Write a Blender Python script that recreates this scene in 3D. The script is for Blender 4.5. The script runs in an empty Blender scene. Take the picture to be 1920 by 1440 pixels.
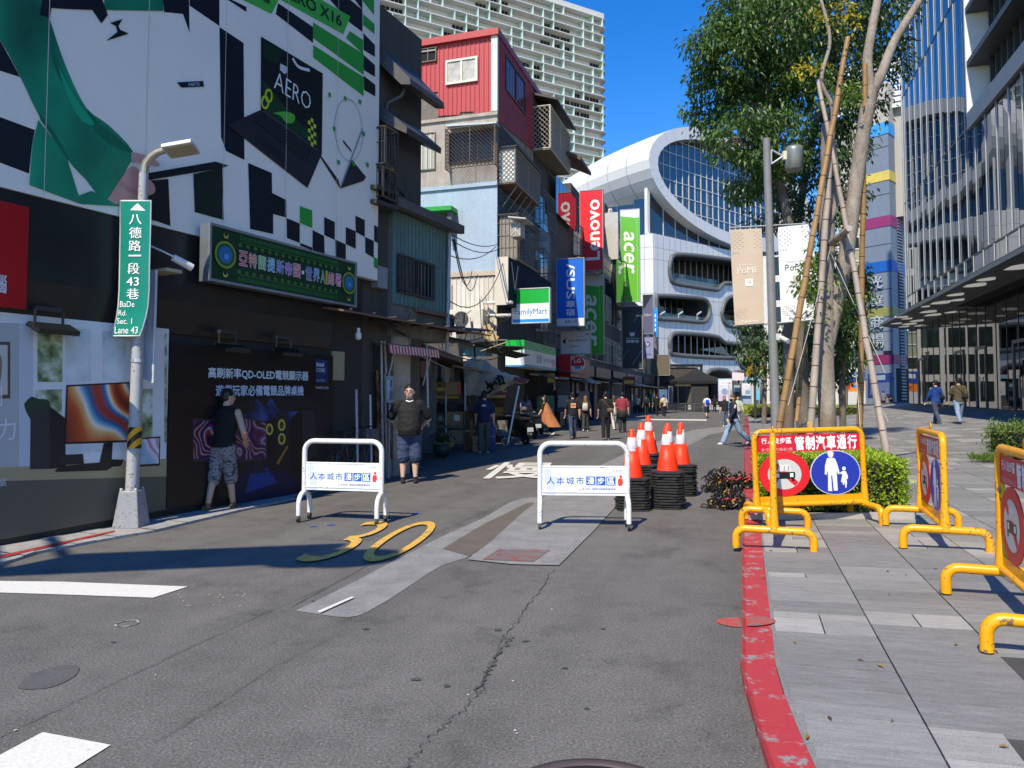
import bpy, bmesh, math, random
from math import sin, cos, tan, pi, radians as R, atan2, hypot
from mathutils import Vector as V, Matrix
random.seed(7)
sc = bpy.context.scene
COL = sc.collection
# ------------------------------------------------------------------ camera
HC, FPX, PITCH = 1.55, 1350.0, R(2.6)
PPY = 744 - FPX * tan(PITCH)          # principal point row (photo pixels, 1920 wide)
CAM = V((0, 0, HC))
cam = bpy.data.cameras.new('camera')
cam.sensor_width = 36.0
cam.lens = FPX / 1920 * 36.0
cam.shift_y = -(720 - PPY) / 1920
cam.clip_start = 0.05
cam.clip_end = 3000
cam_ob = bpy.data.objects.new('camera', cam)
cam_ob.location = CAM
cam_ob.rotation_euler = (pi / 2 + PITCH, 0, 0)
COL.objects.link(cam_ob)
sc.camera = cam_ob
# ------------------------------------------------------------------ light
SUN_EL, SUN_AZ = R(50), R(205.9)      # azimuth clockwise from +Y
world = bpy.data.worlds.new('World')
sc.world = world
world.use_nodes = True
wn = world.node_tree
sky = wn.nodes.new('ShaderNodeTexSky')
sky.sky_type = 'NISHITA'
sky.sun_disc = False
sky.sun_elevation = SUN_EL
sky.sun_rotation = SUN_AZ
sky.altitude = 50
sky.air_density = 1.0
sky.dust_density = 0.0
sky.ozone_density = 3.0
hs = wn.nodes.new('ShaderNodeHueSaturation')      # the deep clear autumn blue of the day
hs.inputs['Hue'].default_value = 0.511; hs.inputs['Saturation'].default_value = 1.40; hs.inputs['Value'].default_value = 1.12
wn.links.new(sky.outputs[0], hs.inputs['Color'])
wn.links.new(hs.outputs[0], wn.nodes['Background'].inputs[0])
wn.nodes['Background'].inputs[1].default_value = 0.15
sl = bpy.data.lights.new('sun', 'SUN')
sl.energy = 4.3
sl.angle = R(0.5)
sl.color = (1.0, 0.885, 0.68)
sun = bpy.data.objects.new('sun', sl)
sd = V((sin(SUN_AZ) * cos(SUN_EL), cos(SUN_AZ) * cos(SUN_EL), sin(SUN_EL)))
sun.rotation_euler = sd.to_track_quat('Z', 'Y').to_euler()
sun.location = (0, -10, 40)
COL.objects.link(sun)
sc.view_settings.view_transform = 'Standard'
sc.view_settings.look = 'None'
sc.view_settings.exposure = 0.50
sc.view_settings.gamma = 1.0
sc.view_settings.use_curve_mapping = False
try:
    sc.cycles.use_denoising = True
    sc.cycles.max_bounces = 8
    sc.cycles.diffuse_bounces = 4
    sc.cycles.glossy_bounces = 4
    sc.cycles.transmission_bounces = 4
    sc.cycles.transparent_max_bounces = 6
    sc.cycles.caustics_reflective = False
    sc.cycles.caustics_refractive = False
except Exception:
    pass

# ------------------------------------------------------------------ geometry of the survey
def ray(px, py):
    x, z = (px - 960) / FPX, -(py - PPY) / FPX
    return V((x, cos(PITCH) - z * sin(PITCH), sin(PITCH) + z * cos(PITCH)))
def gd(px, py, z=0.0):
    d = ray(px, py)
    return CAM + d * ((z - HC) / d.z)
def at(px, py, Y):
    d = ray(px, py)
    return CAM + d * (Y / d.y)
class Fr:
    """vertical plane: origin o, direction u (degrees clockwise from +Y), normal n to the right of u"""
    def __init__(s, o, ang):
        a = R(ang); s.o = V(o); s.ang = ang
        s.u = V((sin(a), cos(a), 0)); s.n = V((cos(a), -sin(a), 0))
    def P(s, a, z, d=0.0):
        p = s.o + s.u * a + s.n * d
        return V((p.x, p.y, z))
    def ix(s, px, py, d=0.0):
        r = ray(px, py); o = s.o + s.n * d
        t = (o - CAM).dot(s.n) / r.dot(s.n)
        p = CAM + r * t
        return (p - o).dot(s.u), p.z
    def pp(s, px, py, d=0.0):
        a, z = s.ix(px, py, d)
        return s.P(a, z, d)
    def M(s):
        return Matrix((s.u, s.n, V((0, 0, 1)))).transposed()   # local x=u y=n z=up

KANG = 17.92
KD = V((sin(R(KANG)), cos(R(KANG)), 0)); KN = V((cos(R(KANG)), -sin(R(KANG)), 0))
KO = V((-0.045, 0, 0))
def kd(x, y): return (V((x, y, 0)) - KO).dot(KN)      # distance right of the kerb edge
KERB_H, SLOPE = 0.035, 0.03
def zf(a, d):                                          # plaza height: rises gently away from the kerb and up the street
    return KERB_H + SLOPE * min(5.0, max(0.0, d)) + .08 * min(8.0, max(0.0, d - 5)) + .008 * min(40.0, max(0.0, a - 10))
def pz(x, y): return zf((V((x, y, 0)) - KO).dot(KD), kd(x, y))
def kp(a, d, dz=0.0):                                  # along the kerb, right of it, on the plaza
    p = KO + KD * a + KN * d
    return V((p.x, p.y, zf(a, d) + dz))
def pgd(px, py):                                       # pixel to plaza surface
    p = gd(px, py, 0.2)
    for _ in range(12):
        p = gd(px, py, pz(p.x, p.y))
    return p

# ------------------------------------------------------------------ materials
def lin(c):
    if isinstance(c, str):
        c = c.lstrip('#'); c = ''.join(q * 2 for q in c) if len(c) == 3 else c; c = [int(c[i:i + 2], 16) / 255 for i in (0, 2, 4)]
        return tuple(x / 12.92 if x <= 0.04045 else ((x + 0.055) / 1.055) ** 2.4 for x in c)
    if isinstance(c, (int, float)): return (c, c, c)
    return tuple(c)
_mc = {}
def nt(name):
    m = bpy.data.materials.new(name); m.use_nodes = True
    t = m.node_tree
    return m, t, t.nodes['Principled BSDF']
def N(t, typ, **kw):
    n = t.nodes.new(typ)
    for k, v in kw.items():
        if k.startswith('i_'):
            n.inputs[int(k[2:]) if k[2:].isdigit() else k[2:].replace('_', ' ')].default_value = v
        else: setattr(n, k, v)
    return n
def pos(t, obj=False):
    if obj:
        return N(t, 'ShaderNodeTexCoord').outputs['Object']
    return N(t, 'ShaderNodeNewGeometry').outputs['Position']
def noise(t, scale, detail=4, rough=0.6, vec=None, stretch=None, obj=False):
    n = N(t, 'ShaderNodeTexNoise'); n.inputs['Scale'].default_value = scale
    n.inputs['Detail'].default_value = detail; n.inputs['Roughness'].default_value = rough
    v = vec or pos(t, obj)
    if stretch:
        mp = N(t, 'ShaderNodeMapping'); mp.inputs['Scale'].default_value = stretch
        t.links.new(v, mp.inputs[0]); v = mp.outputs[0]
    t.links.new(v, n.inputs['Vector'])
    return n.outputs['Fac']
def ramp(t, fac, stops):
    r = N(t, 'ShaderNodeValToRGB'); e = r.color_ramp.elements
    while len(e) < len(stops): e.new(0.5)
    for el, (p, c) in zip(e, stops):
        el.position = p; el.color = (*lin(c), 1) if not (isinstance(c, tuple) and len(c) == 4) else c
    t.links.new(fac, r.inputs[0])
    return r.outputs[0]
def mixc(t, fac, a, b, mode='MIX'):
    m = N(t, 'ShaderNodeMix', data_type='RGBA', blend_type=mode)
    for s, v in ((0, fac), (6, a), (7, b)):
        if hasattr(v, 'is_linked'): t.links.new(v, m.inputs[s])
        else: m.inputs[s].default_value = v if s == 0 else (*lin(v), 1)
    return m.outputs[2]
def bump(t, b, h, dist=0.01, st=0.5):
    n = N(t, 'ShaderNodeBump'); n.inputs['Strength'].default_value = st; n.inputs['Distance'].default_value = dist
    t.links.new(h, n.inputs['Height']); t.links.new(n.outputs[0], b.inputs['Normal'])
def M(col, rough=0.6, metal=0.0, var=0.10, scale=3.0, spec=0.5, bmp=0.0, name=None, emit=0.0, coat=0.0):
    """a plain surface: colour with soft mottling and slightly uneven gloss"""
    key = (str(col), rough, metal, var, scale, spec, bmp, emit, coat)
    if key in _mc: return _mc[key]
    m, t, b = nt(name or 'surface')
    c = lin(col)
    f = noise(t, scale, 5, 0.65)
    lo = tuple(x * (1 - var) for x in c); hi = tuple(min(1, x * (1 + var)) for x in c)
    t.links.new(ramp(t, f, [(0.3, lo), (0.7, hi)]), b.inputs['Base Color'])
    rr = N(t, 'ShaderNodeMapRange'); rr.inputs[3].default_value = max(0.02, rough - 0.1); rr.inputs[4].default_value = min(1, rough + 0.1)
    t.links.new(f, rr.inputs[0]); t.links.new(rr.outputs[0], b.inputs['Roughness'])
    b.inputs['Metallic'].default_value = metal
    b.inputs['Specular IOR Level'].default_value = spec
    if coat: b.inputs['Coat Weight'].default_value = coat; b.inputs['Coat Roughness'].default_value = 0.1
    if bmp: bump(t, b, noise(t, scale * 12, 3), 0.01, bmp)
    if emit:
        b.inputs['Emission Color'].default_value = (*c, 1); b.inputs['Emission Strength'].default_value = emit
    _mc[key] = m
    return m
def PR(col): return M(col, rough=0.45, var=0.03, scale=2.0, name='print')       # printed vinyl
def grime(col, dirt, streak=0.6, rough=0.85, scale=1.2, amount=0.5, name='weathered_wall'):
    """wall with blotches and vertical run-off streaks"""
    key = ('g', str(col), str(dirt), streak, rough, scale, amount)
    if key in _mc: return _mc[key]
    m, t, b = nt(name)
    blot = noise(t, scale, 6, 0.7)
    st = noise(t, 2.2, 4, 0.6, stretch=(1.6, 1.6, 0.16))
    fine = noise(t, 14, 4, 0.7)
    a = ramp(t, blot, [(0.38, 0.0), (0.66, 1.0)]); s = ramp(t, st, [(0.45, 0.0), (0.72, 1.0)])
    mm = mixc(t, streak, a, s)
    mu = N(t, 'ShaderNodeMath', operation='MULTIPLY'); t.links.new(mm, mu.inputs[0]); mu.inputs[1].default_value = amount
    cc = mixc(t, mu.outputs[0], col, dirt)
    fr_ = ramp(t, fine, [(0.3, 0.8), (0.7, 1.0)])
    t.links.new(mixc(t, 1.0, cc, fr_, 'MULTIPLY'), b.inputs['Base Color'])
    b.inputs['Roughness'].default_value = rough
    bump(t, b, fine, 0.01, 0.3)
    _mc[key] = m
    return m
def metal_paint(col, rough=0.35, chip=None, chipamt=0.66, name='painted_metal'):
    """painted metal with grime and a few chips down to CHIP"""
    key = ('mp', str(col), rough, str(chip), chipamt)
    if key in _mc: return _mc[key]
    m, t, b = nt(name)
    c = lin(col)
    n1 = noise(t, 6, 5, 0.7); n2 = noise(t, 38, 3, 0.6)
    base = ramp(t, n1, [(0.3, tuple(x * 0.82 for x in c)), (0.6, c)])
    if chip is not None:
        k = mixc(t, 1.0, n1, n2, 'MULTIPLY')
        base = mixc(t, ramp(t, k, [(chipamt * 0.5, 0.0), (chipamt * 0.5 + 0.03, 1.0)]), base, chip)
    t.links.new(base, b.inputs['Base Color'])
    b.inputs['Roughness'].default_value = rough
    bump(t, b, n2, 0.002, 0.15)
    _mc[key] = m
    return m
def glass_mat(tint, ior=2.0, rough=0.02, wob=0.0, name='glass'):
    key = ('gl', str(tint), ior, rough, wob)
    if key in _mc: return _mc[key]
    m, t, b = nt(name)
    b.inputs['Base Color'].default_value = (*lin(tint), 1)
    b.inputs['IOR'].default_value = ior
    b.inputs['Roughness'].default_value = rough
    if wob: bump(t, b, noise(t, 0.5, 2, 0.4), 0.05, wob)
    _mc[key] = m
    return m
def corrug(col, pitch, axis, rough=0.5, dirt=None, amt=0.35, name='corrugated_sheet'):
    return grime(col, dirt if dirt is not None else tuple(x * 0.5 for x in lin(col)), 0.5, rough, 0.9, amt, name)

# ------------------------------------------------------------------ meshes
def off(o):
    p = V((0, 0, 0))
    while o: p += o.location; o = o.parent
    return p
def tag(o, label=None, cat=None, group=None, kind=None):
    for k, v in (('label', label), ('category', cat), ('group', group), ('kind', kind)):
        if v: o[k] = v
    return o
def thing(name, label, cat, loc=(0, 0, 0), group=None, rz=0.0):
    o = bpy.data.objects.new(name, None); o.empty_display_size = 0.2
    o.location = loc; o.rotation_euler = (0, 0, rz); COL.objects.link(o)
    return tag(o, label, cat, group)
def dup(o, parent=None, loc=None, rz=None, label=None):
    c = o.copy(); COL.objects.link(c); c.parent = parent
    if loc is not None: c.location = loc
    if rz is not None: c.rotation_euler = (0, 0, rz)
    if label: c['label'] = label
    for ch in list(o.children): dup(ch, c)
    return c
def obj(name, me, parent=None):
    o = bpy.data.objects.new(name, me); COL.objects.link(o)
    if parent: o.parent = parent
    return o
class MB:
    def __init__(s): s.v = []; s.f = []; s.m = []; s.sm = []
    def add(s, vs, fs, m=0, sm=False):
        b = len(s.v); s.v.extend(tuple(x) for x in vs)
        for f in fs: s.f.append(tuple(b + i for i in f)); s.m.append(m); s.sm.append(sm)
        return s
    def hexa(s, p, m=0):     # 8 corners: bottom 4 ccw, top 4 ccw
        return s.add(p, [(3, 2, 1, 0), (4, 5, 6, 7), (0, 1, 5, 4), (1, 2, 6, 5), (2, 3, 7, 6), (3, 0, 4, 7)], m)
    def box(s, c, d, Rm=None, m=0):
        c = V(c); h = V(d) * 0.5; ps = []
        for z in (-1, 1):
            for x, y in ((-1, -1), (1, -1), (1, 1), (-1, 1)):
                q = V((x * h.x, y * h.y, z * h.z)); ps.append(c + (Rm @ q if Rm else q))
        return s.hexa(ps, m)
    def fb(s, fr, a0, a1, z0, z1, d0, d1, m=0):
        ps = [fr.P(a, z, d) for z in (z0, z1) for a, d in ((a0, d1), (a0, d0), (a1, d0), (a1, d1))]
        return s.hexa(ps, m)
    def poly(s, pts, m=0): return s.add(pts, [tuple(range(len(pts)))], m)
    def prism(s, pts, vec, m=0, mside=None):
        n = len(pts); vec = V(vec)
        s.add(list(pts) + [V(p) + vec for p in pts], [tuple(range(n - 1, -1, -1)), tuple(range(n, 2 * n))], m)
        s.add(list(pts) + [V(p) + vec for p in pts], [(i, (i + 1) % n, n + (i + 1) % n, n + i) for i in range(n)], m if mside is None else mside)
        return s
    def tube(s, path, r, n=8, m=0, closed=False, caps=True, sm=True, ry=None, up=None):
        path = [V(p) for p in path]; k = len(path); vs = []; fs = []
        rs = r if isinstance(r, (list, tuple)) else [r] * k
        prev = None
        for i, p in enumerate(path):
            if closed: d = path[(i + 1) % k] - path[i - 1]
            else: d = path[min(i + 1, k - 1)] - path[max(i - 1, 0)]
            if d.length < 1e-9: d = V((0, 0, 1))
            d.normalize()
            if prev is None:
                a = up if up else (V((0, 0, 1)) if abs(d.z) < 0.9 else V((0, 1, 0)))
                x = d.cross(a).normalized()
            else:
                x = prev - d * prev.dot(d)
                if x.length < 1e-6: x = d.orthogonal()
                x.normalize()
            prev = x; y = d.cross(x)
            for j in range(n):
                t = 2 * pi * j / n
                vs.append(p + x * (cos(t) * rs[i]) + y * (sin(t) * (rs[i] if ry is None else ry)))
        for i in range(k if closed else k - 1):
            a, b = i * n, ((i + 1) % k) * n
            for j in range(n): fs.append((a + j, a + (j + 1) % n, b + (j + 1) % n, b + j))
        s.add(vs, fs, m, sm)
        if caps and not closed:
            s.add(vs[:n], [tuple(range(n - 1, -1, -1))], m); s.add(vs[-n:], [tuple(range(n))], m)
        return s
    def lathe(s, prof, n=16, c=(0, 0, 0), m=0, sm=True, ph=0.0):
        vs = []; fs = []; c = V(c)
        for r, z in prof:
            for j in range(n):
                t = 2 * pi * j / n + ph; vs.append(c + V((cos(t) * r, sin(t) * r, z)))
        for i in range(len(prof) - 1):
            for j in range(n): fs.append((i * n + j, i * n + (j + 1) % n, (i + 1) * n + (j + 1) % n, (i + 1) * n + j))
        return s.add(vs, fs, m, sm)
    def ball(s, c, r, n=10, m=0):
        rx = r if isinstance(r, (tuple, list, V)) else (r, r, r); c = V(c); vs = []; fs = []; k = n // 2
        for i in range(k + 1):
            a = pi * i / k
            for j in range(n):
                t = 2 * pi * j / n; vs.append(c + V((sin(a) * cos(t) * rx[0], sin(a) * sin(t) * rx[1], cos(a) * rx[2])))
        for i in range(k):
            for j in range(n): fs.append((i * n + j, (i + 1) * n + j, (i + 1) * n + (j + 1) % n, i * n + (j + 1) % n))
        return s.add(vs, fs, m, True)
    def mesh(s, name, mats, o=V((0, 0, 0))):
        me = bpy.data.meshes.new(name)
        me.from_pydata([(a - o.x, b - o.y, c - o.z) for a, b, c in s.v], [], s.f)
        for mt in (mats if isinstance(mats, (list, tuple)) else [mats]): me.materials.append(mt)
        me.polygons.foreach_set('material_index', s.m); me.polygons.foreach_set('use_smooth', s.sm)
        me.update()
        return me
    def build(s, name, mats, parent=None, label=None, cat=None, group=None, kind=None, bevel=0.0):
        o = obj(name, s.mesh(name, mats, off(parent)), parent)
        if bevel:
            md = o.modifiers.new('edge', 'BEVEL'); md.width = bevel; md.segments = 2; md.limit_method = 'ANGLE'; md.angle_limit = R(40)
        return tag(o, label, cat, group, kind)
def top(mb, name, mats, label, cat, group=None, bevel=0.0):
    return mb.build(name, mats, None, label, cat, group, bevel=bevel)
def rod(path, r, name, mats, parent=None, n=8, **kw):
    return MB().tube(path, r, n).build(name, mats, parent, **kw)
def arc(c, a, b, r, t0, t1, n=8):      # points c + r(cos t a + sin t b)
    return [V(c) + V(a) * (r * cos(t0 + (t1 - t0) * i / n)) + V(b) * (r * sin(t0 + (t1 - t0) * i / n)) for i in range(n + 1)]
_tc = {}
def textmesh(s, bold=0.0, shear=0.0, res=2, extr=0.0):
    k = (s, bold, shear, res, extr)
    if k in _tc: return _tc[k]
    c = bpy.data.curves.new('t', 'FONT'); c.body = s; c.offset = bold; c.resolution_u = res; c.shear = shear; c.extrude = extr
    c.space_line = 1.05; c.align_x = 'CENTER' if '\n' in s else 'LEFT'
    o = bpy.data.objects.new('t', c); me = o.to_mesh()
    vs = [v.co.copy() for v in me.vertices]; fs = [tuple(p.vertices) for p in me.polygons]
    o.to_mesh_clear(); bpy.data.objects.remove(o); bpy.data.curves.remove(c)
    x0 = min(v.x for v in vs); x1 = max(v.x for v in vs); y0 = min(v.y for v in vs); y1 = max(v.y for v in vs)
    _tc[k] = ([((v.x - x0) / (x1 - x0), (v.y - y0) / (y1 - y0), v.z) for v in vs], fs)
    return _tc[k]
def text(mb, s, o, ux, uy, m=0, bold=0.0, shear=0.0, extr=0.0, rot=0, res=2, nrm=None):
    """text fitted to the parallelogram o, o+ux, o+uy; rot=1 reads bottom to top, -1 top to bottom"""
    o, ux, uy = V(o), V(ux), V(uy)
    vs, fs = textmesh(s, min(bold, 0.0), shear, res, 1.0 if extr else 0.0)
    n1 = nrm if nrm is not None else ux.cross(uy).normalized()
    nv = n1 * extr
    if rot == 1: o, ux, uy = o + ux, uy, -ux
    elif rot == -1: o, ux, uy = o + uy, -uy, ux
    offs = [(0, 0)]
    if bold > 0:                                       # heavier stroke: the glyph printed again, shifted by a hair
        cnt = max(1.0, sum(1.0 if ord(c) > 0x2000 else .6 for c in s)); bu, bv = bold * .8 / cnt, bold * .8
        ux, uy, o = ux * (1 - 2 * bu), uy * (1 - 2 * bv), o + ux * bu + uy * bv
        offs = [(-bu, 0), (bu, 0), (0, bv), (0, -bv)]
    for k, (du, dv) in enumerate(offs): mb.add([o + ux * (x + du) + uy * (y + dv) + nv * z + n1 * (.00004 * k) for x, y, z in vs], fs, m)
    return mb
def ftext(mb, s, fr, a0, a1, z0, z1, d, m=0, **kw):
    o = fr.P(a0, z0, d)
    return text(mb, s, o, fr.P(a1, z0, d) - o, fr.P(a0, z1, d) - o, m, nrm=fr.n, **kw)
class Art:
    """flat print on plane fr at distance d: coloured shapes, each a millimetre above the last"""
    def __init__(s, fr, d): s.fr = fr; s.d = d; s.k = 0; s.mb = MB(); s.mats = []; s.ix = {}
    def mi(s, col):
        mt = col if isinstance(col, bpy.types.Material) else PR(col)
        if mt.name not in s.ix: s.ix[mt.name] = len(s.mats); s.mats.append(mt)
        return s.ix[mt.name]
    def up(s): s.k += 1; return s.d + 0.0002 * s.k
    def px(s, col, pts, keep=False):
        d = s.d + 0.0002 * s.k if keep else s.up()
        s.mb.poly([s.fr.P(*s.fr.ix(x, y, s.d), d) for x, y in pts], s.mi(col)); return s
    def az(s, col, pts):
        d = s.up(); s.mb.poly([s.fr.P(a, z, d) for a, z in pts], s.mi(col)); return s
    def rect(s, col, a0, a1, z0, z1): return s.az(col, [(a0, z0), (a1, z0), (a1, z1), (a0, z1)])
    def disc(s, col, a, z, r, rz=None, n=28): return s.az(col, [(a + r * cos(2 * pi * i / n), z + (rz or r) * sin(2 * pi * i / n)) for i in range(n)])
    def txt(s, col, st, a0, a1, z0, z1, **kw): ftext(s.mb, st, s.fr, a0, a1, z0, z1, s.up(), s.mi(col), **kw); return s
    def txtpx(s, col, st, pA, pB, pC, **kw):
        """pA lower-left, pB lower-right, pC upper-left in photo pixels"""
        d = s.up(); A, B, C = (s.fr.P(*s.fr.ix(*p, s.d), d) for p in (pA, pB, pC))
        text(s.mb, st, A, B - A, C - A, s.mi(col), nrm=s.fr.n, **kw); return s
    def line(s, col, pts, w):
        d = s.up(); q = [s.fr.ix(x, y, s.d) for x, y in pts]
        L = []; Rr = []
        for i, p in enumerate(q):
            a, b = q[max(0, i - 1)], q[min(len(q) - 1, i + 1)]
            dx, dz = b[0] - a[0], b[1] - a[1]; l = hypot(dx, dz) or 1
            L.append((p[0] - dz / l * w / 2, p[1] + dx / l * w / 2)); Rr.append((p[0] + dz / l * w / 2, p[1] - dx / l * w / 2))
        vs = [s.fr.P(*p, d) for p in L] + [s.fr.P(*p, d) for p in Rr]; n = len(q)
        s.mb.add(vs, [(i, i + 1, n + i + 1, n + i) for i in range(n - 1)], s.mi(col)); return s
    def build(s, name, parent): return s.mb.build(name, s.mats, parent)
def spline(pts, k=6):
    """smooth curve through 2-D or 3-D points"""
    pts = [V((*p, 0)) if len(p) == 2 else V(p) for p in pts]; out = []
    for i in range(len(pts) - 1):
        p0, p1, p2, p3 = pts[max(0, i - 1)], pts[i], pts[i + 1], pts[min(len(pts) - 1, i + 2)]
        for j in range(k):
            t = j / k
            out.append(0.5 * ((2 * p1) + (p2 - p0) * t + (2 * p0 - 5 * p1 + 4 * p2 - p3) * t * t + (3 * p1 - p0 - 3 * p2 + p3) * t ** 3))
    out.append(pts[-1]); return out
def sp2(pts, k=6): return [(p.x, p.y) for p in spline(pts, k)]
# ------------------------------------------------------------------ sky-side terrain, road, kerb, pavement
def asphalt():
    m, t, b = nt('asphalt')
    big = noise(t, 0.35, 5, 0.6); mid = noise(t, 2.5, 5, 0.7); fine = noise(t, 70, 3, 0.75)
    base = ramp(t, fine, [(0.28, 0.05), (0.45, 0.114), (0.60, 0.162), (0.74, 0.29)])
    tint = ramp(t, big, [(0.3, (0.95, 0.915, 0.875)), (0.7, (1.1, 1.06, 1.01))])
    tin2 = ramp(t, mid, [(0.30, 0.82), (0.48, 0.98), (0.66, 1.08)])
    c = mixc(t, 1.0, mixc(t, 1.0, base, tint, 'MULTIPLY'), tin2, 'MULTIPLY')
    mp = N(t, 'ShaderNodeMapping'); mp.inputs['Rotation'].default_value = (0, 0, R(KANG)); t.links.new(pos(t), mp.inputs[0])
    tyre = noise(t, 1.0, 4, .6, vec=mp.outputs[0], stretch=(1.3, .07, 1)); stain = noise(t, .9, 7, .72)
    c = mixc(t, 1.0, c, ramp(t, tyre, [(.38, .88), (.6, 1.05)]), 'MULTIPLY'); c = mixc(t, 1.0, c, ramp(t, stain, [(.36, .74), (.45, 1.0), (.62, 1.0), (.72, 1.14)]), 'MULTIPLY')
    sp = N(t, 'ShaderNodeTexVoronoi'); sp.inputs['Scale'].default_value = 34; t.links.new(pos(t), sp.inputs['Vector'])
    k = ramp(t, sp.outputs['Distance'], [(0.07, 1.0), (0.10, 0.0)])
    rnd = ramp(t, sp.outputs['Color'], [(0.72, 0.0), (0.75, 1.0)])
    mu = mixc(t, 1.0, k, rnd, 'MULTIPLY')
    c = mixc(t, mu, c, 0.42)
    t.links.new(c, b.inputs['Base Color']); b.inputs['Roughness'].default_value = 0.85
    b.inputs['Specular IOR Level'].default_value = 0.3
    bump(t, b, fine, 0.012, 0.55)
    return m
def patch_mat(lo, hi, name='concrete_patch'):
    m, t, b = nt(name)
    a = noise(t, 3.0, 6, 0.7, stretch=(1, 1, 1)); f = noise(t, 60, 3, 0.7)
    c = mixc(t, 1.0, ramp(t, a, [(0.3, lo), (0.7, hi)]), ramp(t, f, [(0.3, 0.75), (0.65, 1.1)]), 'MULTIPLY')
    t.links.new(c, b.inputs['Base Color']); b.inputs['Roughness'].default_value = 0.9
    bump(t, b, f, 0.006, 0.4)
    return m
def worn_paint(col, under, lo=0.42, hi=0.5, sc_=9, rough=0.6, name='worn_paint'):
    m, t, b = nt(name)
    a = noise(t, sc_, 7, 0.72); f = noise(t, 60, 3, 0.7)
    k = ramp(t, a, [(lo, 0.0), (hi, 1.0)])
    cc = mixc(t, k, under, col)
    t.links.new(mixc(t, 1.0, cc, ramp(t, f, [(0.3, 0.82), (0.65, 1.0)]), 'MULTIPLY'), b.inputs['Base Color'])
    b.inputs['Roughness'].default_value = rough
    bump(t, b, f, 0.006, 0.4)
    return m
ASPH = asphalt()
def sheet(pts, z, name, mat, parent=None, kind='structure', label=None):
    o = MB().poly([(p[0], p[1], z) for p in pts]).build(name, mat, parent, label=label, kind=None if parent else kind)
    return o
def gpx(pts): return [tuple(gd(x, y))[:2] for x, y in pts]
road = sheet([(-700, -60), (700, -60), (700, 1200), (-700, 1200)], 0.0, 'road', ASPH)
CONC_L = patch_mat(0.17, 0.27); CONC_D = patch_mat(0.10, 0.15, 'asphalt_patch')
TAR = patch_mat(0.05, 0.085, 'tar'); DAMP = patch_mat(0.075, 0.105, 'damp_asphalt')
sheet(gpx(sp2([(555, 1146), (655, 1158), (712, 1135), (770, 1098), (825, 1063), (874, 1046), (990, 1000), (1050, 940), (975, 936), (905, 972), (830, 1006), (740, 1052), (640, 1104), (556, 1145)], 4)), 0.004, 'road_patch', CONC_L, road)
sheet(gpx([(830, 1030), (880, 1044), (962, 990), (1010, 945), (990, 943), (905, 985)]), 0.008, 'road_patch', patch_mat((0.10, 0.085, 0.07), (0.14, 0.12, 0.10), 'brown_patch'), road)
sheet(gpx([(876, 1051), (960, 1060), (1048, 1062), (1110, 1000), (1168, 936), (1190, 905), (1062, 903), (985, 958), (920, 1018)]), 0.012, 'road_patch', CONC_L, road)
sheet(gpx([(905, 1052), (1000, 1056), (1032, 1034), (935, 1032)]), 0.016, 'road_patch', worn_paint('#8a4a3a', 0.16, 0.45, 0.6, 14), road)
sheet(gpx([(1150, 912), (1240, 862), (1330, 815), (1392, 804), (1394, 796), (1300, 806), (1190, 842), (1090, 890)]), 0.004, 'road_patch', CONC_L, road)
sheet(gpx(sp2([(32, 1290), (60, 1265), (110, 1250), (147, 1250), (138, 1270), (95, 1290), (45, 1294)], 4)), 0.004, 'road_patch', DAMP, road)
def crack(pts, w, jit, mat=TAR, z=0.008, k=10):
    q = [gd(*p) for p in pts]; L = []; Rr = []
    P = []
    for i in range(len(q) - 1):
        for j in range(k): P.append(q[i].lerp(q[i + 1], j / k))
    P.append(q[-1])
    for i, p in enumerate(P):
        d = (P[min(i + 1, len(P) - 1)] - P[max(i - 1, 0)]).normalized(); n = V((-d.y, d.x, 0))
        p = p + n * random.uniform(-jit, jit)
        L.append(p + n * w * random.uniform(.2, 1)); Rr.append(p - n * w * random.uniform(.2, 1))
    n_ = len(P); mb = MB()
    mb.add([(p.x, p.y, z) for p in L + Rr], [(i, i + 1, n_ + i + 1, n_ + i) for i in range(n_ - 1)])
    mb.build('road_crack', mat, road)
crack([(-20, 1392), (150, 1312), (330, 1228), (475, 1160), (620, 1098), (760, 1040)], .004, .006)
crack([(290, 1396), (400, 1328), (520, 1248), (640, 1190)], .003, .006)
crack([(1038, 1068), (1000, 1125), (950, 1190), (925, 1235), (905, 1290), (870, 1330), (800, 1390), (750, 1450)], .005, .02, k=16)
crack([(960, 1195), (940, 1220), (915, 1262), (893, 1300)], .012, .02)
crack([(545, 1140), (700, 1055), (830, 995), (960, 938)], .006, .004)
mb = MB()
for x, y in [(1058, 1254), (838, 1288), (985, 1203), (687, 1180), (935, 1182), (1130, 1180), (588, 1128), (240, 1061), (212, 1205), (1100, 1330), (780, 1275)]:
    c = gd(x, y); r = random.uniform(.012, .028)
    mb.poly([(c.x + r * random.uniform(.6, 1.3) * cos(k) * 1.2, c.y + r * random.uniform(.6, 1.3) * sin(k), .006) for k in [i * pi / 5 for i in range(10)]])
mb.build('gum_spot', TAR, road)['kind'] = 'stuff'
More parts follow.
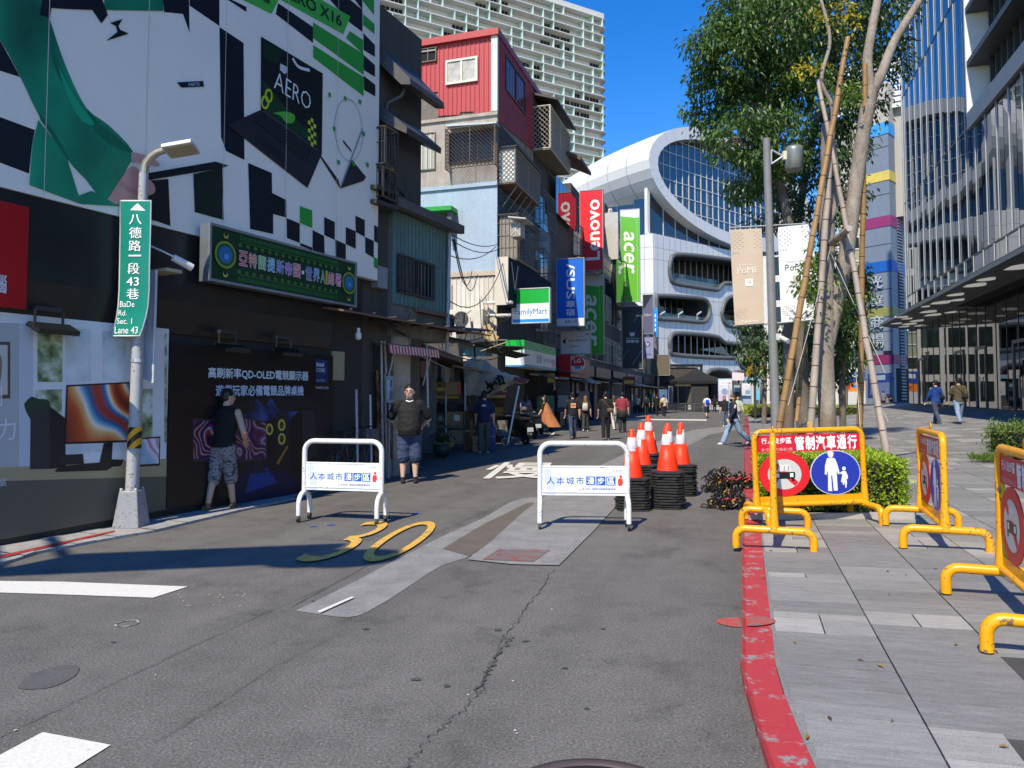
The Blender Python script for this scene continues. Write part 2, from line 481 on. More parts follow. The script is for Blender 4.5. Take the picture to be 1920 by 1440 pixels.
# painted markings
WHITE = worn_paint((0.72, 0.71, 0.66), 0.16, 0.27, 0.36, 12, name='white_marking')
YEL = worn_paint((0.72, 0.43, 0.075), 0.14, 0.36, 0.46, 14, name='yellow_marking')
def mark(pts, z=0.006, mat=None, label=None): return sheet(gpx(pts), z, 'road_marking', mat or WHITE, road, label=label)
mark([(-40, 1090), (120, 1092), (352, 1101), (287, 1122), (120, 1116), (-40, 1111)])
mark([(80, 1375), (208, 1399), (70, 1485), (-70, 1455)])
mark([(1140, 785), (1325, 786.5), (1325, 789), (1140, 787)])
mark([(595, 1150), (660, 1122), (664, 1124), (600, 1153)], 0.016)
def roadtext(s, pa, pb, pc, mat, bold=0.0):
    a, b, c = gd(*pa), gd(*pb), gd(*pc); mb = MB()
    for p in (a, b, c): p.z = 0.018
    text(mb, s, a, b - a, c - a, 0, bold=bold, res=8)
    mb.build('road_marking', mat, road)
roadtext('30', (545, 1056), (744, 1056), (686, 980), YEL, -.012)
roadtext('慢', (885, 899), (1030, 899), (930, 868), WHITE, 0.02)
mb = MB(); c = gd(238, 1170)
mb.add([(c.x + r * cos(i * pi / 16), c.y + r * sin(i * pi / 16), .006) for r in (.075, .062) for i in range(32)], [(i, (i + 1) % 32, 32 + (i + 1) % 32, 32 + i) for i in range(32)])
mb.build('road_marking', worn_paint(0.5, 0.12, 0.45, 0.55, 20), road)
mb = MB()
for k in range(40):
    px, py = random.uniform(330, 470), random.uniform(1112, 1138)
    if k > 24: px, py = random.uniform(20, 1380), random.uniform(1000, 1440)
    c = gd(px, py); r = random.uniform(.004, .011); a = random.uniform(0, 6)
    mb.poly([(c.x + r * cos(a + i * 2.1), c.y + 1.6 * r * sin(a + i * 2.1), .007) for i in range(3)])
mb.build('paint_flake', PR('#c9bda0'), road)['kind'] = 'stuff'
# manhole at the bottom edge
mh = thing('manhole_cover', 'round iron manhole cover with a raised rim in the asphalt', 'manhole cover', (0.315, 2.74, 0))
IRON = metal_paint((0.075, 0.055, 0.055), 0.55, name='cast_iron')
MB().lathe([(.40, 0.0), (.40, .012), (.36, .016), (.352, .008), (.345, .002)], 48, mh.location).build('rim', IRON, mh)
cv = MB().lathe([(0.001, .010), (.345, .010), (.345, 0)], 48, mh.location)
for i in range(-4, 5):
    for j in range(-4, 5):
        if hypot(i, j) < 4.4: cv.box(mh.location + V((i * .07, j * .07, .012)), (.045, .02, .008), Matrix.Rotation((i + j) % 2 * pi / 2, 3, 'Z'))
cv.build('cover', IRON, mh)
# kerb: one stone a metre long after another
kerb = obj('kerb', None) if False else thing('kerb', None, None, (0, 0, 0)); kerb['kind'] = 'structure'
RED_W = worn_paint((0.44, 0.04, 0.05), 0.27, 0.40, 0.455, 6, name='worn_red_paint')
RED_F = worn_paint((0.40, 0.045, 0.05), 0.22, 0.30, 0.42, 5, name='faded_red_paint')
prof = [(0, -0.05), (0, .05), (.022, KERB_H - .004), (.19, KERB_H + .002), (.19, -0.05)]
def kbend(a): return .115 * max(0.0, (4.4 - a) / 1.2) ** 1.4
KA = [1.6 + .4 * i for i in range(9)] + [5.2 + i for i in range(53)]
for i in range(len(KA) - 1):
    a0, a1 = KA[i] + .003, KA[i + 1] - .003
    j = random.uniform(-.004, .004); mb = MB()
    A = [KO + KD * a0 + KN * (d + j + kbend(a0)) + V((0, 0, z)) for d, z in prof]
    mb.prism(A, KD * (a1 - a0) + KN * (kbend(a1) - kbend(a0))).build('kerb_stone', RED_W if i < 18 else RED_F, kerb, bevel=.006)
# plaza base, granite planks
_g = MB(); _a = [-8, 10, 20, 30, 40, 50, 190]; _d = [.19, 5, 9, 13, 60]
for i in range(6):
    for j in range(4): _g.poly([kp(_a[i], _d[j], -.022), kp(_a[i], _d[j + 1], -.022), kp(_a[i + 1], _d[j + 1], -.022), kp(_a[i + 1], _d[j], -.022)])
plaza = _g.build('pavement', patch_mat(0.045, 0.07, 'joint_mortar'), None, kind='structure')
def granite(lo, hi):
    m, t, b = nt('granite')
    v = pos(t); mp = N(t, 'ShaderNodeMapping'); mp.inputs['Rotation'].default_value = (0, 0, R(KANG)); t.links.new(v, mp.inputs[0])
    st = noise(t, 5, 6, 0.7, vec=mp.outputs[0], stretch=(1.0, 7.0, 1)); f = noise(t, 120, 3, .8); bl = noise(t, 1.7, 5, .6)
    oi = N(t, 'ShaderNodeObjectInfo').outputs['Random']
    c = ramp(t, st, [(0.33, lo), (0.66, hi)])
    c = mixc(t, 1.0, c, ramp(t, f, [(0.3, 0.72), (0.68, 1.16)]), 'MULTIPLY')
    c = mixc(t, 1.0, c, ramp(t, oi, [(0, 0.88), (1, 1.08)]), 'MULTIPLY')
    c = mixc(t, ramp(t, bl, [(0.58, 0.0), (0.75, 0.25)]), c, (0.22, 0.19, 0.15))
    t.links.new(c, b.inputs['Base Color']); b.inputs['Roughness'].default_value = 0.7
    bump(t, b, f, 0.004, 0.3)
    return m
GR = [granite((.17, .172, .17), (.25, .25, .247)), granite((.29, .285, .275), (.39, .385, .37)), granite((.205, .207, .205), (.29, .29, .286))]
unit = []
for g in GR:
    u = MB(); u.box((0, 0, -.5), (1, 1, 1)); unit.append(u.mesh('plank', g))
SN = V((-KN.x * SLOPE, -KN.y * SLOPE, 1)).normalized(); ST = (KN + V((0, 0, SLOPE))).normalized()
cells = []
d = 0.205
col = 0
while d < 22:
    w = .60; a = -1.0 + random.uniform(0, .3); run = 0
    while a < 62:
        l = random.choice([.15, .15, .30, .20]) if a < 14 else .30
        if run <= 0: g = random.choices([0, 1, 2], [.56, .16, .28])[0]; run = random.choice([1, 1, 2, 3, 4]) if a < 14 else random.choice([1, 1, 2])
        run -= 1
        parts = [(d, w, g)]
        if g == 1 and random.random() < .55: parts = [(d, w / 2, 1), (d + w / 2, w / 2, random.choice([0, 2, 1]))]
        for dd, ww, gg in parts:
            cut_ = .205 + kbend(a) - dd
            if cut_ > 0: dd, ww = dd + cut_, ww - cut_
            if ww > .05: cells.append((a, l, dd, ww, gg))
        a += l
    d += w; col += 1
def seen(p, mx=60):
    q = p - CAM
    yy = q.y * cos(PITCH) + q.z * sin(PITCH); zz = -q.y * sin(PITCH) + q.z * cos(PITCH)
    if yy < .3: return False
    x, y = 960 + FPX * q.x / yy, PPY - FPX * zz / yy
    return -mx < x < 1920 + mx and -mx < y < 1440 + mx
near = []; far = []
for c_ in cells:
    p = kp(c_[0] + c_[1] / 2, c_[2] + c_[3] / 2)
    if seen(p): (near if p.y < 40 else far).append((p.length, p, c_))
near.sort(key=lambda q: q[0])
for k, (l_, p, (a, l, dd, ww, gg)) in enumerate(near[:300]):
    o = obj('plank', unit[gg], plaza)
    o.matrix_local = Matrix(((ST.x * (ww - .009), KD.x * (l - .008), SN.x * .06, p.x), (ST.y * (ww - .009), KD.y * (l - .008), SN.y * .06, p.y), (ST.z * (ww - .009), 0, SN.z * .06, p.z + random.uniform(-.0012, .0012)), (0, 0, 0, 1)))
mb = MB()
for l_, p, (a, l, dd, ww, gg) in near[300:] + far:
    e = .0045; z = random.uniform(-.001, .001); q = [kp(a + e, dd + e, z), kp(a + e, dd + ww - e, z), kp(a + l - e, dd + ww - e, z), kp(a + l - e, dd + e, z)]
    s_ = [v - V((0, 0, .02)) for v in q]
    mb.add(q + s_, [(0, 1, 2, 3), (4, 5, 1, 0), (5, 6, 2, 1), (7, 4, 0, 3)], gg)
mb.build('plank_field', GR, plaza)['kind'] = 'stuff'
es = MB()
for i in range(len(KA) - 1):
    a0, a1 = KA[i], KA[i + 1]; es.poly([kp(a0, .188 + kbend(a0), -.004), kp(a0, .27 + kbend(a0), -.004), kp(a1, .27 + kbend(a1), -.004), kp(a1, .188 + kbend(a1), -.004)])
es.build('kerb_bedding', patch_mat(.16, .24, 'bedding_mortar'), plaza)
# red sprayed circle across the kerb
mb = MB(); c0 = gd(1397, 1168)
q = [(cos(i * pi / 20) * .195, sin(i * pi / 20) * .115) for i in range(40)]
vs = []
for x, y in q:
    X, Y = c0.x + x, c0.y + y; dk = kd(X, Y)
    vs.append((X, Y, .006 if dk < 0 else (KERB_H + .006 if dk < .2 else pz(X, Y) + .005)))
L_ = [v for v in vs if v[2] == .006]; R_ = [v for v in vs if v[2] != .006]
SPRAY = worn_paint((0.55, 0.05, 0.03), 0.16, 0.36, 0.56, 16, name='sprayed_paint')
c1 = sum((V(v) for v in R_), V()) / len(R_)
mb.poly(L_)
mb.poly([(x - .02, y - .085, pz(x - .02, y - .085) + .006) for x, y, z in R_])
mb.build('paint_mark', SPRAY, None, label=None, kind='structure')
# fallen leaves on the plaza
mb = MB()
for k in range(30):
    px, py = random.uniform(1440, 1900), random.uniform(960, 1430)
    if k > 20: px, py = random.uniform(1380, 1500), random.uniform(930, 1100)
    p = pgd(px, py); a = random.uniform(0, 6.3); r = random.uniform(.012, .028)
    mb.add([(p.x + r * cos(a), p.y + r * sin(a), p.z + .006), (p.x + .4 * r * cos(a + 1.6), p.y + .4 * r * sin(a + 1.6), p.z + .016), (p.x - r * cos(a), p.y - r * sin(a), p.z + .008), (p.x + .4 * r * cos(a - 1.6), p.y + .4 * r * sin(a - 1.6), p.z + .012)], [(0, 1, 2, 3)], k % 3)
mb.build('fallen_leaves', [M('#7a5a24'), M('#8a6a20'), M('#5d4a2a')], None, 'scattered dry leaves lying on the granite pavement', None, kind='stuff')
# ------------------------------------------------------------------ facade A: the billboard building
_o = gd(0, 1025); _e = gd(620, 915)
FA = Fr((_o.x, _o.y, 0), math.degrees(atan2(_e.x - _o.x, _e.y - _o.y)))
# gutter strip along the wall
gut = MB(); EDGE = [gd(*p) for p in [(-120, 1094), (0, 1062), (67, 1040), (180, 1018), (292, 998), (450, 960), (560, 935), (640, 905), (716, 874)]]
for i in range(len(EDGE) - 1):
    a, b = EDGE[i], EDGE[i + 1]; sa, sb = (a - FA.o).dot(FA.u), (b - FA.o).dot(FA.u)
    for k in range(3):
        p, q = a.lerp(b, k / 3 + .004), a.lerp(b, (k + 1) / 3 - .004); ta, tb = sa + (sb - sa) * (k / 3), sa + (sb - sa) * ((k + 1) / 3)
        za = .03 + random.uniform(-.004, .004)
        A, B = FA.P(ta, za, -.3), FA.P(tb, za, -.3)
        gut.add([(p.x, p.y, za), (q.x, q.y, za), B, A, (p.x, p.y, 0), (q.x, q.y, 0)], [(0, 1, 2, 3), (4, 5, 1, 0)])
gut.build('pavement_gutter', patch_mat(0.24, 0.40, 'rough_concrete'), None, kind='structure')
sheet(gpx([(0, 1048), (215, 1000), (215, 1003), (0, 1054)]), .036, 'road_marking', worn_paint((.35, .03, .03), .25, .3, .45), road)
A0 = FA.ix(-260, 900)[0]; A1 = FA.ix(706, 500, .3)[0]
hA = thing('shop_building', 'dark shop building carrying the huge green and white laptop billboard', 'building', FA.P(A0, 0))
BLACK = M(0.012, 0.5, var=.2, name='black_cladding'); BLK2 = M(0.02, 0.35, var=.3, scale=1.0, name='black_vinyl')
MB().fb(FA, A0, A1, 0, 12.6, -7, 0).build('wall', M(0.03, .8), hA)
MB().fb(FA, A0, A1, .0, .13, 0.0, .09).build('skirting', BLACK, hA)
zt = FA.ix(0, 596)[1]; zb = 3.72
aw = MB()
pr = [(0.02, zt), (.06, zt), (.13, zt + .42), (.13, zb), (0.02, zb)]
aw.prism([FA.P(A0, z, d_) for d_, z in pr], FA.u * (FA.ix(640, 600, .3)[0] - A0)).build('fascia', BLK2, hA)
rd = Art(FA, .185); x0 = FA.ix(-90, 500, .185)[0]; x1 = FA.ix(52, 500, .185)[0]; z0 = FA.ix(52, 580, .185)[1]; z1 = FA.ix(52, 388, .185)[1]
red = thing('shop_sign', 'plain red shop sign at the edge of the frame above the pale poster', 'sign', FA.P(x1, z0, .46))
MB().fb(FA, x0, x1, z0, z1, .135, .18).build('board', PR('#b00012'), red)
rd.d = .182; rd.txt('#d8dde6', '電腦', FA.ix(-44, 530, .18)[0], FA.ix(13, 530, .18)[0], FA.ix(13, 551, .18)[1], FA.ix(13, 516, .18)[1], bold=.03); rd.build('lettering', red)
# the billboard
bd = .16; b0 = FA.ix(-170, 300, bd)[0]; b1 = FA.ix(708, 500, bd)[0]
bz0 = FA.ix(362, 440, bd)[1]; bz1 = 10.6
bb = thing('billboard', 'giant white billboard printed with a green sleeve, laptop and checkered squares', 'billboard', FA.P(b1, bz0, .5))
MB().fb(FA, b0, b1, bz0, bz1, .02, bd).build('panel', PR('#f2efe9'), bb)
art = Art(FA, bd + .002)
z1_ = lambda L: [(x * .375, y * .375) for x, y in L]
NAV = '#0b1120'; GRN = '#2f9e3c'; SLV = None
def cloth_print():
    m, t, b = nt('sleeve_print')
    f = noise(t, 1.1, 3, .5, stretch=(1, 1, .6))
    t.links.new(ramp(t, f, [(.3, '#085a46'), (.5, '#0f8a68'), (.7, '#18a47c')]), b.inputs['Base Color']); b.inputs['Roughness'].default_value = .5
    return m
SLV = cloth_print()
bot = lambda px: FA.P  # noqa
for col, L in [
    (NAV, [(-300, 30), (0, 205), (55, 300), (100, 385), (-300, 260)]), (NAV, [(-300, 470), (0, 585), (175, 650), (160, 720), (145, 868), (-300, 700)]),
    (NAV, [(815, 0), (820, -300), (945, -300), (945, 0), (948, 165), (915, 70), (820, 60)]), (NAV, [(950, -300), (1097, -300), (1097, 130), (948, 28)]),
    (NAV, [(1097, 135), (1218, 215), (1222, 800), (1130, 755), (1105, 685)]), (NAV, [(1080, -40), (1232, 35), (1232, 60)]),
    (NAV, [(1390, 15), (1565, 135), (1565, 215), (1378, 70)]), ('#47b54c', [(1215, 0), (1235, -60), (1400, -20), (1390, 5), (1357, 70)]),
    (NAV, [(1600, -60), (1740, -10), (1812, 50), (1812, 160), (1745, 110)]), (NAV, [(1745, -40), (1810, -20), (1812, 50)]),
    ('#47b54c', [(1380, -110), (1450, -90), (1752, 82), (1716, 172), (1350, -30)]),
    (GRN, [(1565, 112), (1818, 270), (1818, 375), (1565, 190)]), (GRN, [(1565, 225), (1818, 385), (1818, 482), (1565, 287)]),
    (GRN, [(1748, 155), (1815, 200), (1815, 270), (1730, 190)]), (GRN, [(1813, -80), (1870, -40), (1870, 75), (1813, 5)]), (GRN, [(1815, 70), (1872, 120), (1872, 170), (1815, 125)]),
    (NAV, [(1816, 165), (1874, 225), (1874, 285), (1818, 250)]), (NAV, [(1818, 275), (1874, 325), (1874, 385), (1818, 350)]), (NAV, [(1818, 378), (1876, 425), (1876, 482), (1820, 450)]),
    (NAV, [(1240, 815), (1358, 865), (1360, 965), (1430, 1000), (1432, 1088), (1365, 1070), (1365, 1170), (1250, 1145)]),
    (NAV, [(1432, 1090), (1498, 1118), (1498, 1215), (1434, 1190)]), (NAV, [(1562, 1150), (1620, 1180), (1622, 1275), (1562, 1250)]),
    (NAV, [(1620, 1085), (1673, 1110), (1673, 1200), (1620, 1175)]), (NAV, [(1675, 1197), (1728, 1222), (1728, 1310), (1677, 1285)]),
    (NAV, [(1728, 1135), (1778, 1157), (1778, 1245), (1728, 1220)]), (NAV, [(1776, 1078), (1823, 1100), (1823, 1185), (1778, 1160)]),
    (NAV, [(1825, 1185), (1868, 1205), (1868, 1290), (1826, 1265)]), (NAV, [(1870, 1125), (1888, 1135), (1888, 1215), (1870, 1205)]),
    (NAV, [(1500, 1215), (1560, 1238), (1560, 1252), (1500, 1228)]),
    (GRN, [(1498, 1030), (1560, 1053), (1560, 1140), (1498, 1115)]), (GRN, [(1868, 1285), (1888, 1295), (1888, 1345), (1868, 1335)]),
    (SLV, [(520, 0), (520, -200), (812, -200), (815, 55), (520, 50)]),
    (SLV, [(190, 600), (330, 780), (392, 978), (455, 955), (640, 1035), (400, 1020), (145, 925), (160, 720)]),
    (SLV, sp2([(-200, -300), (220, -300), (235, 20), (258, 130), (335, 350), (430, 540), (540, 625), (662, 755), (640, 830), (530, 1000), (430, 900), (330, 790), (195, 580), (100, 385), (0, 205), (-200, -60)], 3)),
    (NAV, [(195, 75), (210, 0), (220, -60), (510, -60), (510, 0), (538, 75), (505, 117), (460, 50), (320, 45), (255, 40), (248, 92)]),
    ('#0b0d10', [(548, 115), (612, 95), (590, 130), (600, 150), (643, 168), (528, 205), (585, 160), (578, 130)]),
    ('#15171c', [(720, 905), (840, 895), (850, 1130), (780, 1105), (600, 1060), (700, 985)]),
    ('#14261f', [(965, 870), (1110, 838), (1117, 1100), (972, 1060)]), ('#14161c', [(685, 875), (1075, 808), (1140, 828), (1110, 840), (720, 905)]),
    ('#c99a96', sp2([(535, 1000), (600, 900), (660, 830), (720, 880), (770, 925), (765, 970), (700, 985), (600, 1025), (540, 1000)], 3)),
    ('#d1a49e', sp2([(655, 760), (720, 775), (790, 812), (785, 832), (720, 820), (655, 812)], 3)),
    ('#b98a86', [(600, 905), (690, 960), (700, 985), (640, 960), (590, 925)]), ('#c99a96', sp2([(690, 900), (745, 930), (770, 955), (750, 975), (700, 950), (690, 905)], 3)),
    ('#0a6b52', sp2([(250, 130), (262, 220), (300, 330), (360, 470), (300, 400), (262, 300), (250, 135)], 3)), ('#0a6b52', sp2([(430, 545), (520, 640), (600, 700), (655, 760), (560, 730), (470, 650), (430, 548)], 3)), ('#096349', sp2([(90, 130), (140, 110), (230, 118), (160, 135), (120, 160), (92, 135)], 3)), ('#0a6b52', sp2([(190, 560), (260, 650), (330, 770), (340, 800), (270, 700), (200, 600)], 3)), ('#1aa87e', sp2([(290, 330), (380, 500), (470, 620), (400, 600), (330, 470), (290, 335)], 3)),
    ('#101828', [(882, 412), (1013, 405), (1018, 433), (905, 438)]),
    ('#0a0c10', [(1303, 183), (1612, 368), (1607, 772), (1302, 548)]), ('#0d2a1a', [(1313, 200), (1420, 262), (1380, 320), (1313, 290)]),
    ('#0d3a22', [(1313, 400), (1370, 470), (1480, 600), (1590, 690), (1590, 740), (1313, 545)]), ('#57b53c', sp2([(1365, 565), (1420, 558), (1470, 575), (1465, 612), (1430, 615), (1400, 580), (1365, 567)], 3)),
    ('#24242e', [(1133, 625), (1305, 548), (1607, 770), (1535, 940)]), ('#0e0e13', [(1255, 600), (1325, 565), (1560, 738), (1525, 810)]),
    ('#3b3b48', [(1318, 551), (1590, 748), (1585, 756), (1312, 560)]), ('#1b1b22', [(1290, 672), (1420, 770), (1410, 815), (1270, 705)]),
    ('#20202a', [(1592, 775), (1605, 782), (1690, 900), (1700, 945), (1665, 890)]), ('#2a2a34', [(1757, 800), (1828, 885), (1815, 905), (1700, 943)]),
    ('#8a90a0', [(1808, 640), (1812, 650), (1704, 935), (1698, 935)]),
    ('#101828', [(1712, 698), (1754, 750), (1756, 762), (1714, 712)]),
]:
    art.px(col, z1_(L))
for k_ in range(1, 6): art.rect('#d3d2cf', b0 + (b1 - b0) * k_ / 6 - .004, b0 + (b1 - b0) * k_ / 6 + .004, bz0 + .02, bz1)
art.px('#c8d2da', z1_([(1398, 318), (1432, 335), (1432, 362), (1420, 372), (1396, 350)]))
art.line('#d8e0ea', [(x * .375, y * .375) for x, y in sp2([(1460, 292), (1490, 335), (1545, 352)], 5)], .05)
for k in range(16):       # keyboard keys
    for r in range(5):
        u0 = (k + .1) / 16; v0 = (r + .15) / 5; P_ = []
        for du, dv in ((0, 0), (.8 / 16, 0), (.8 / 16, .7 / 5), (0, .7 / 5)):
            u_, v_ = u0 + du, v0 + dv
            a = (1262 + 66 * v_, 598 - 28 * v_); b = (1522 + 34 * v_, 800 - 58 * v_)
            P_.append(((a[0] + (b[0] - a[0]) * u_) * .375, (a[1] + (b[1] - a[1]) * u_) * .375))
        art.px('#2b2b36', P_, keep=(k + r > 0))
art.txtpx('#e6ecf2', 'AERO', (1366 * .375, 440 * .375), (1548 * .375, 556 * .375), (1372 * .375, 352 * .375), bold=-.01)
art.txtpx('#0f2413', 'AERO X16', (1395 * .375, -32 * .375), (1705 * .375, 136 * .375), (1395 * .375, -96 * .375), bold=.02)
art.txtpx('#0f2413', '器', (1312 * .375, 5 * .375), (1345 * .375, 22 * .375), (1318 * .375, -30 * .375), bold=.02)
art.txtpx('#8fc3ee', 'GABYTE', (938 * .375, 431 * .375), (994 * .375, 430 * .375), (938 * .375, 414 * .375), bold=.02)
for x, y in [(1340, 480), (1322, 512)]:
    art.line('#b8c832', [((x + 16 * cos(i * pi / 8)) * .375, (y + 30 * sin(i * pi / 8)) * .375) for i in range(17)], .035)
for i in range(7):
    for j in range(3):
        if (i + j) % 2: art.px('#c3d84a', z1_([(1536 + 14 * j, 580 + i * 20 + j * 9), (1549 + 14 * j, 588 + i * 20 + j * 9), (1549 + 14 * j, 607 + i * 20 + j * 9), (1536 + 14 * j, 599 + i * 20 + j * 9)]))
art.line('#8d98b4', [((1740 + 70 * cos(i * pi / 16)) * .375, (650 + 155 * sin(i * pi / 16) + 0.25 * 70 * cos(i * pi / 16)) * .375) for i in range(33)], .012)
for x, y in [(1645, 475), (1723, 493), (1797, 510), (1668, 645), (1815, 670), (1690, 812), (1834, 825), (1765, 820)]:
    art.px(GRN, z1_([(x - 7, y - 14), (x + 6, y - 8), (x + 6, y + 13), (x - 7, y + 7)]))
art.build('artwork', bb)
for k in range(6):
    a = b0 + (b1 - b0) * (k + .5) / 6
    MB().fb(FA, a - .04, a + .04, bz0 + .3, bz0 + .38, .0, .02).build('bracket', BLACK, bb)
# green festival board under it
gdp = .42
q = [FA.pp(x, y, gdp) for x, y in [(390, 523), (668, 579), (668, 497), (390, 410)]]
ga0, gz0 = FA.ix(390, 523, gdp); ga1, gz1 = FA.ix(668, 497, gdp)
gz0 = (gz0 + FA.ix(668, 579, gdp)[1]) / 2; gz1 = (gz1 + FA.ix(390, 410, gdp)[1]) / 2
gs = thing('shop_sign', 'long dark green ornamental sign with rainbow characters below the billboard', 'sign', FA.P(ga0, gz0, .7))
MB().fb(FA, ga0, ga1, gz0, gz1, gdp - .16, gdp - .006).build('box', M('#8d949c', .4, .6), gs)
fm = MB(); t_ = .035
for a_, b_, c_, d_ in [(ga0, ga1, gz0, gz0 + t_), (ga0, ga1, gz1 - t_, gz1), (ga0, ga0 + t_, gz0 + t_, gz1 - t_), (ga1 - t_, ga1, gz0 + t_, gz1 - t_)]: fm.fb(FA, a_, b_, c_, d_, gdp - .005, gdp + .02)
fm.build('frame', M('#9aa2aa', .4, .5), gs)
g = Art(FA, gdp - .003); W_ = ga1 - ga0; H_ = gz1 - gz0
g.rect('#0b3a24', ga0 + t_, ga1 - t_, gz0 + t_, gz1 - t_)
for e in (0, 1):
    for k in range(46):
        a = ga0 + W_ * (.17 + .66 * k / 45); zz = gz0 + H_ * (.13 if not e else .87)
        g.disc('#2c6b3a', a, zz, .018, .035, 8)
        if k % 3 == 0: g.disc('#3f7a34', a, gz0 + H_ * (.26 if not e else .74), .035, .028, 8)
    g.rect('#4d8a3c', ga0 + W_ * .17, ga0 + W_ * .83, gz0 + H_ * (.2 if not e else .79), gz0 + H_ * (.21 if not e else .8))
for u_, r in ((.085, .13), (.93, .12)):
    g.disc('#8a9440', ga0 + W_ * u_, gz0 + H_ * .5, H_ * .24); g.disc('#1d5a34', ga0 + W_ * u_, gz0 + H_ * .5, H_ * .2); g.disc('#2b6fa8', ga0 + W_ * u_, gz0 + H_ * .5, H_ * .15); g.disc('#5a9bd0', ga0 + W_ * (u_ + .005), gz0 + H_ * .47, H_ * .05)
    for v_ in (.16, .84): g.disc('#b6b25a', ga0 + W_ * u_, gz0 + H_ * v_, H_ * .055); g.disc('#0b3a24', ga0 + W_ * u_, gz0 + H_ * (v_ + .025), H_ * .042)
chars = '亞特蘭提斯帝國‧世界AI總署'; cols = ['#d8283c', '#e07a28', '#5cb848', '#2fb0d8', '#3858c8', '#8a3cc0', '#d82848', '#e8e8f0', '#3a48c0', '#2a9ad8', '#48b848', '#e0a828', '#d83048', '#d02880']
wd = [1, 1, 1, 1, 1, 1, 1, .5, 1, 1, .7, .3, 1, 1]; tot = sum(wd); a = ga0 + W_ * .155
for ch, c_, w_ in zip(chars, cols, wd):
    e = W_ * .71 / tot * w_
    if ch == '‧': g.disc('#e8e8f0', a + e / 2, gz0 + H_ * .5, .03)
    else:
        g.txt('#e8ebf0', ch, a + e * .04, a + e * .96, gz0 + H_ * .365, gz0 + H_ * .645, bold=.045); g.txt(c_, ch, a + e * .07, a + e * .93, gz0 + H_ * .375, gz0 + H_ * .635, bold=.004)
    a += e
g.build('face', gs)
# two poster walls
def swirl(stops, scale, dist, name, detail=2.0):
    m, t, b = nt(name)
    nz = N(t, 'ShaderNodeTexNoise'); nz.inputs['Scale'].default_value = 1.6 * scale; nz.inputs['Detail'].default_value = 1.0; t.links.new(pos(t), nz.inputs['Vector'])
    sb_ = N(t, 'ShaderNodeVectorMath', operation='SUBTRACT'); t.links.new(nz.outputs['Color'], sb_.inputs[0]); sb_.inputs[1].default_value = (.5, .5, .5)
    sc_ = N(t, 'ShaderNodeVectorMath', operation='SCALE'); t.links.new(sb_.outputs[0], sc_.inputs[0]); sc_.inputs['Scale'].default_value = dist * .22
    av = N(t, 'ShaderNodeVectorMath', operation='ADD'); t.links.new(pos(t), av.inputs[0]); t.links.new(sc_.outputs[0], av.inputs[1])
    w = N(t, 'ShaderNodeTexWave', wave_type='BANDS', bands_direction='DIAGONAL'); w.inputs['Scale'].default_value = scale * .8; w.inputs['Distortion'].default_value = 1.5; w.inputs['Detail'].default_value = 1.0; w.inputs['Detail Scale'].default_value = 1.5
    t.links.new(av.outputs[0], w.inputs['Vector']); t.links.new(ramp(t, w.outputs['Fac'], stops), b.inputs['Base Color']); b.inputs['Roughness'].default_value = .4
    return m
def blotch(stops, scale, name, det=4):
    m, t, b = nt(name)
    t.links.new(ramp(t, noise(t, scale, det, .6), stops), b.inputs['Base Color']); b.inputs['Roughness'].default_value = .45
    return m
pd = .10
pa0 = FA.ix(-230, 800, pd)[0]; pa1 = FA.ix(313.5, 800, pd)[0]; pb1 = FA.ix(621, 800, pd)[0]; pz0 = .13
pl = thing('poster_wall', 'pale poster of a desk with monitor, computer tower and window behind', 'poster', FA.P(pa1, pz0, .1))
MB().fb(FA, pa0, pa1 - .004, pz0, zt + .05, .02, pd).build('board', PR('#dfe3e8'), pl)
p = Art(FA, pd + .001)
LEAFP = blotch([(.35, '#4d5c38'), (.5, '#9aaa84'), (.65, '#dfe6e0')], 5, 'blurred_garden_print'); PALEP = blotch([(.3, '#b4c0b8'), (.5, '#ccd6de'), (.7, '#dde5ec')], 3, 'blurred_sky_print')
p.px('#b3b7ba', [(-200, 600), (36, 606), (36, 905), (-200, 905)]).px('#c3cad6', [(36, 606), (62, 610), (62, 905), (36, 905)])
for mt, L in [(LEAFP, [(70, 611), (117, 614), (117, 716), (70, 716)]), (PALEP, [(122, 614), (171, 618), (171, 715), (122, 716)]), (PALEP, [(192, 620), (236, 622), (236, 713), (192, 714)]), (LEAFP, [(66, 731), (116, 730), (116, 850), (66, 852)]), (LEAFP, [(262, 729), (286, 729), (286, 830), (262, 832)]), (PALEP, [(122, 730), (236, 727), (236, 845), (122, 850)]), (LEAFP, [(308, 625), (313, 625), (313, 830), (308, 830)])]: p.px(mt, L)
p.px('#5d4d40', [(-60, 640), (19, 641), (19, 747), (-60, 750)]).px('#c4c5c0', [(-60, 646), (14, 647), (14, 740), (-60, 743)]).px('#8a7a6a', sp2([(-10, 660), (2, 668), (3, 700), (-4, 725), (-14, 720)], 3))
p.px('#a89a78', [(-200, 885), (0, 877), (313, 860), (313, 893), (0, 902), (-200, 908)]).px('#5e5c4f', [(-200, 908), (0, 902), (313, 893), (313, 955), (0, 1012), (-200, 1052)])
p.px('#23402c', sp2([(45, 757), (58, 744), (72, 748), (80, 748), (92, 752), (92, 768), (75, 770), (62, 790), (56, 785), (48, 770), (45, 757)], 3))
p.px('#2a2d30', [(57, 770), (93, 762), (93, 879), (56, 880)]).px('#191b1e', [(93, 762), (122, 784), (123, 877), (93, 879)])
for k in range(7): p.px('#3b3f43', [(59 + k * 4.6, 770 - k), (60.5 + k * 4.6, 770 - k), (60.5 + k * 4.6, 878), (59 + k * 4.6, 878)])
p.px('#15161a', [(124, 722), (243, 716), (243, 829), (119, 833)])
def swirlscreen(stops, name): return swirl(stops, .55, 6.5, name)
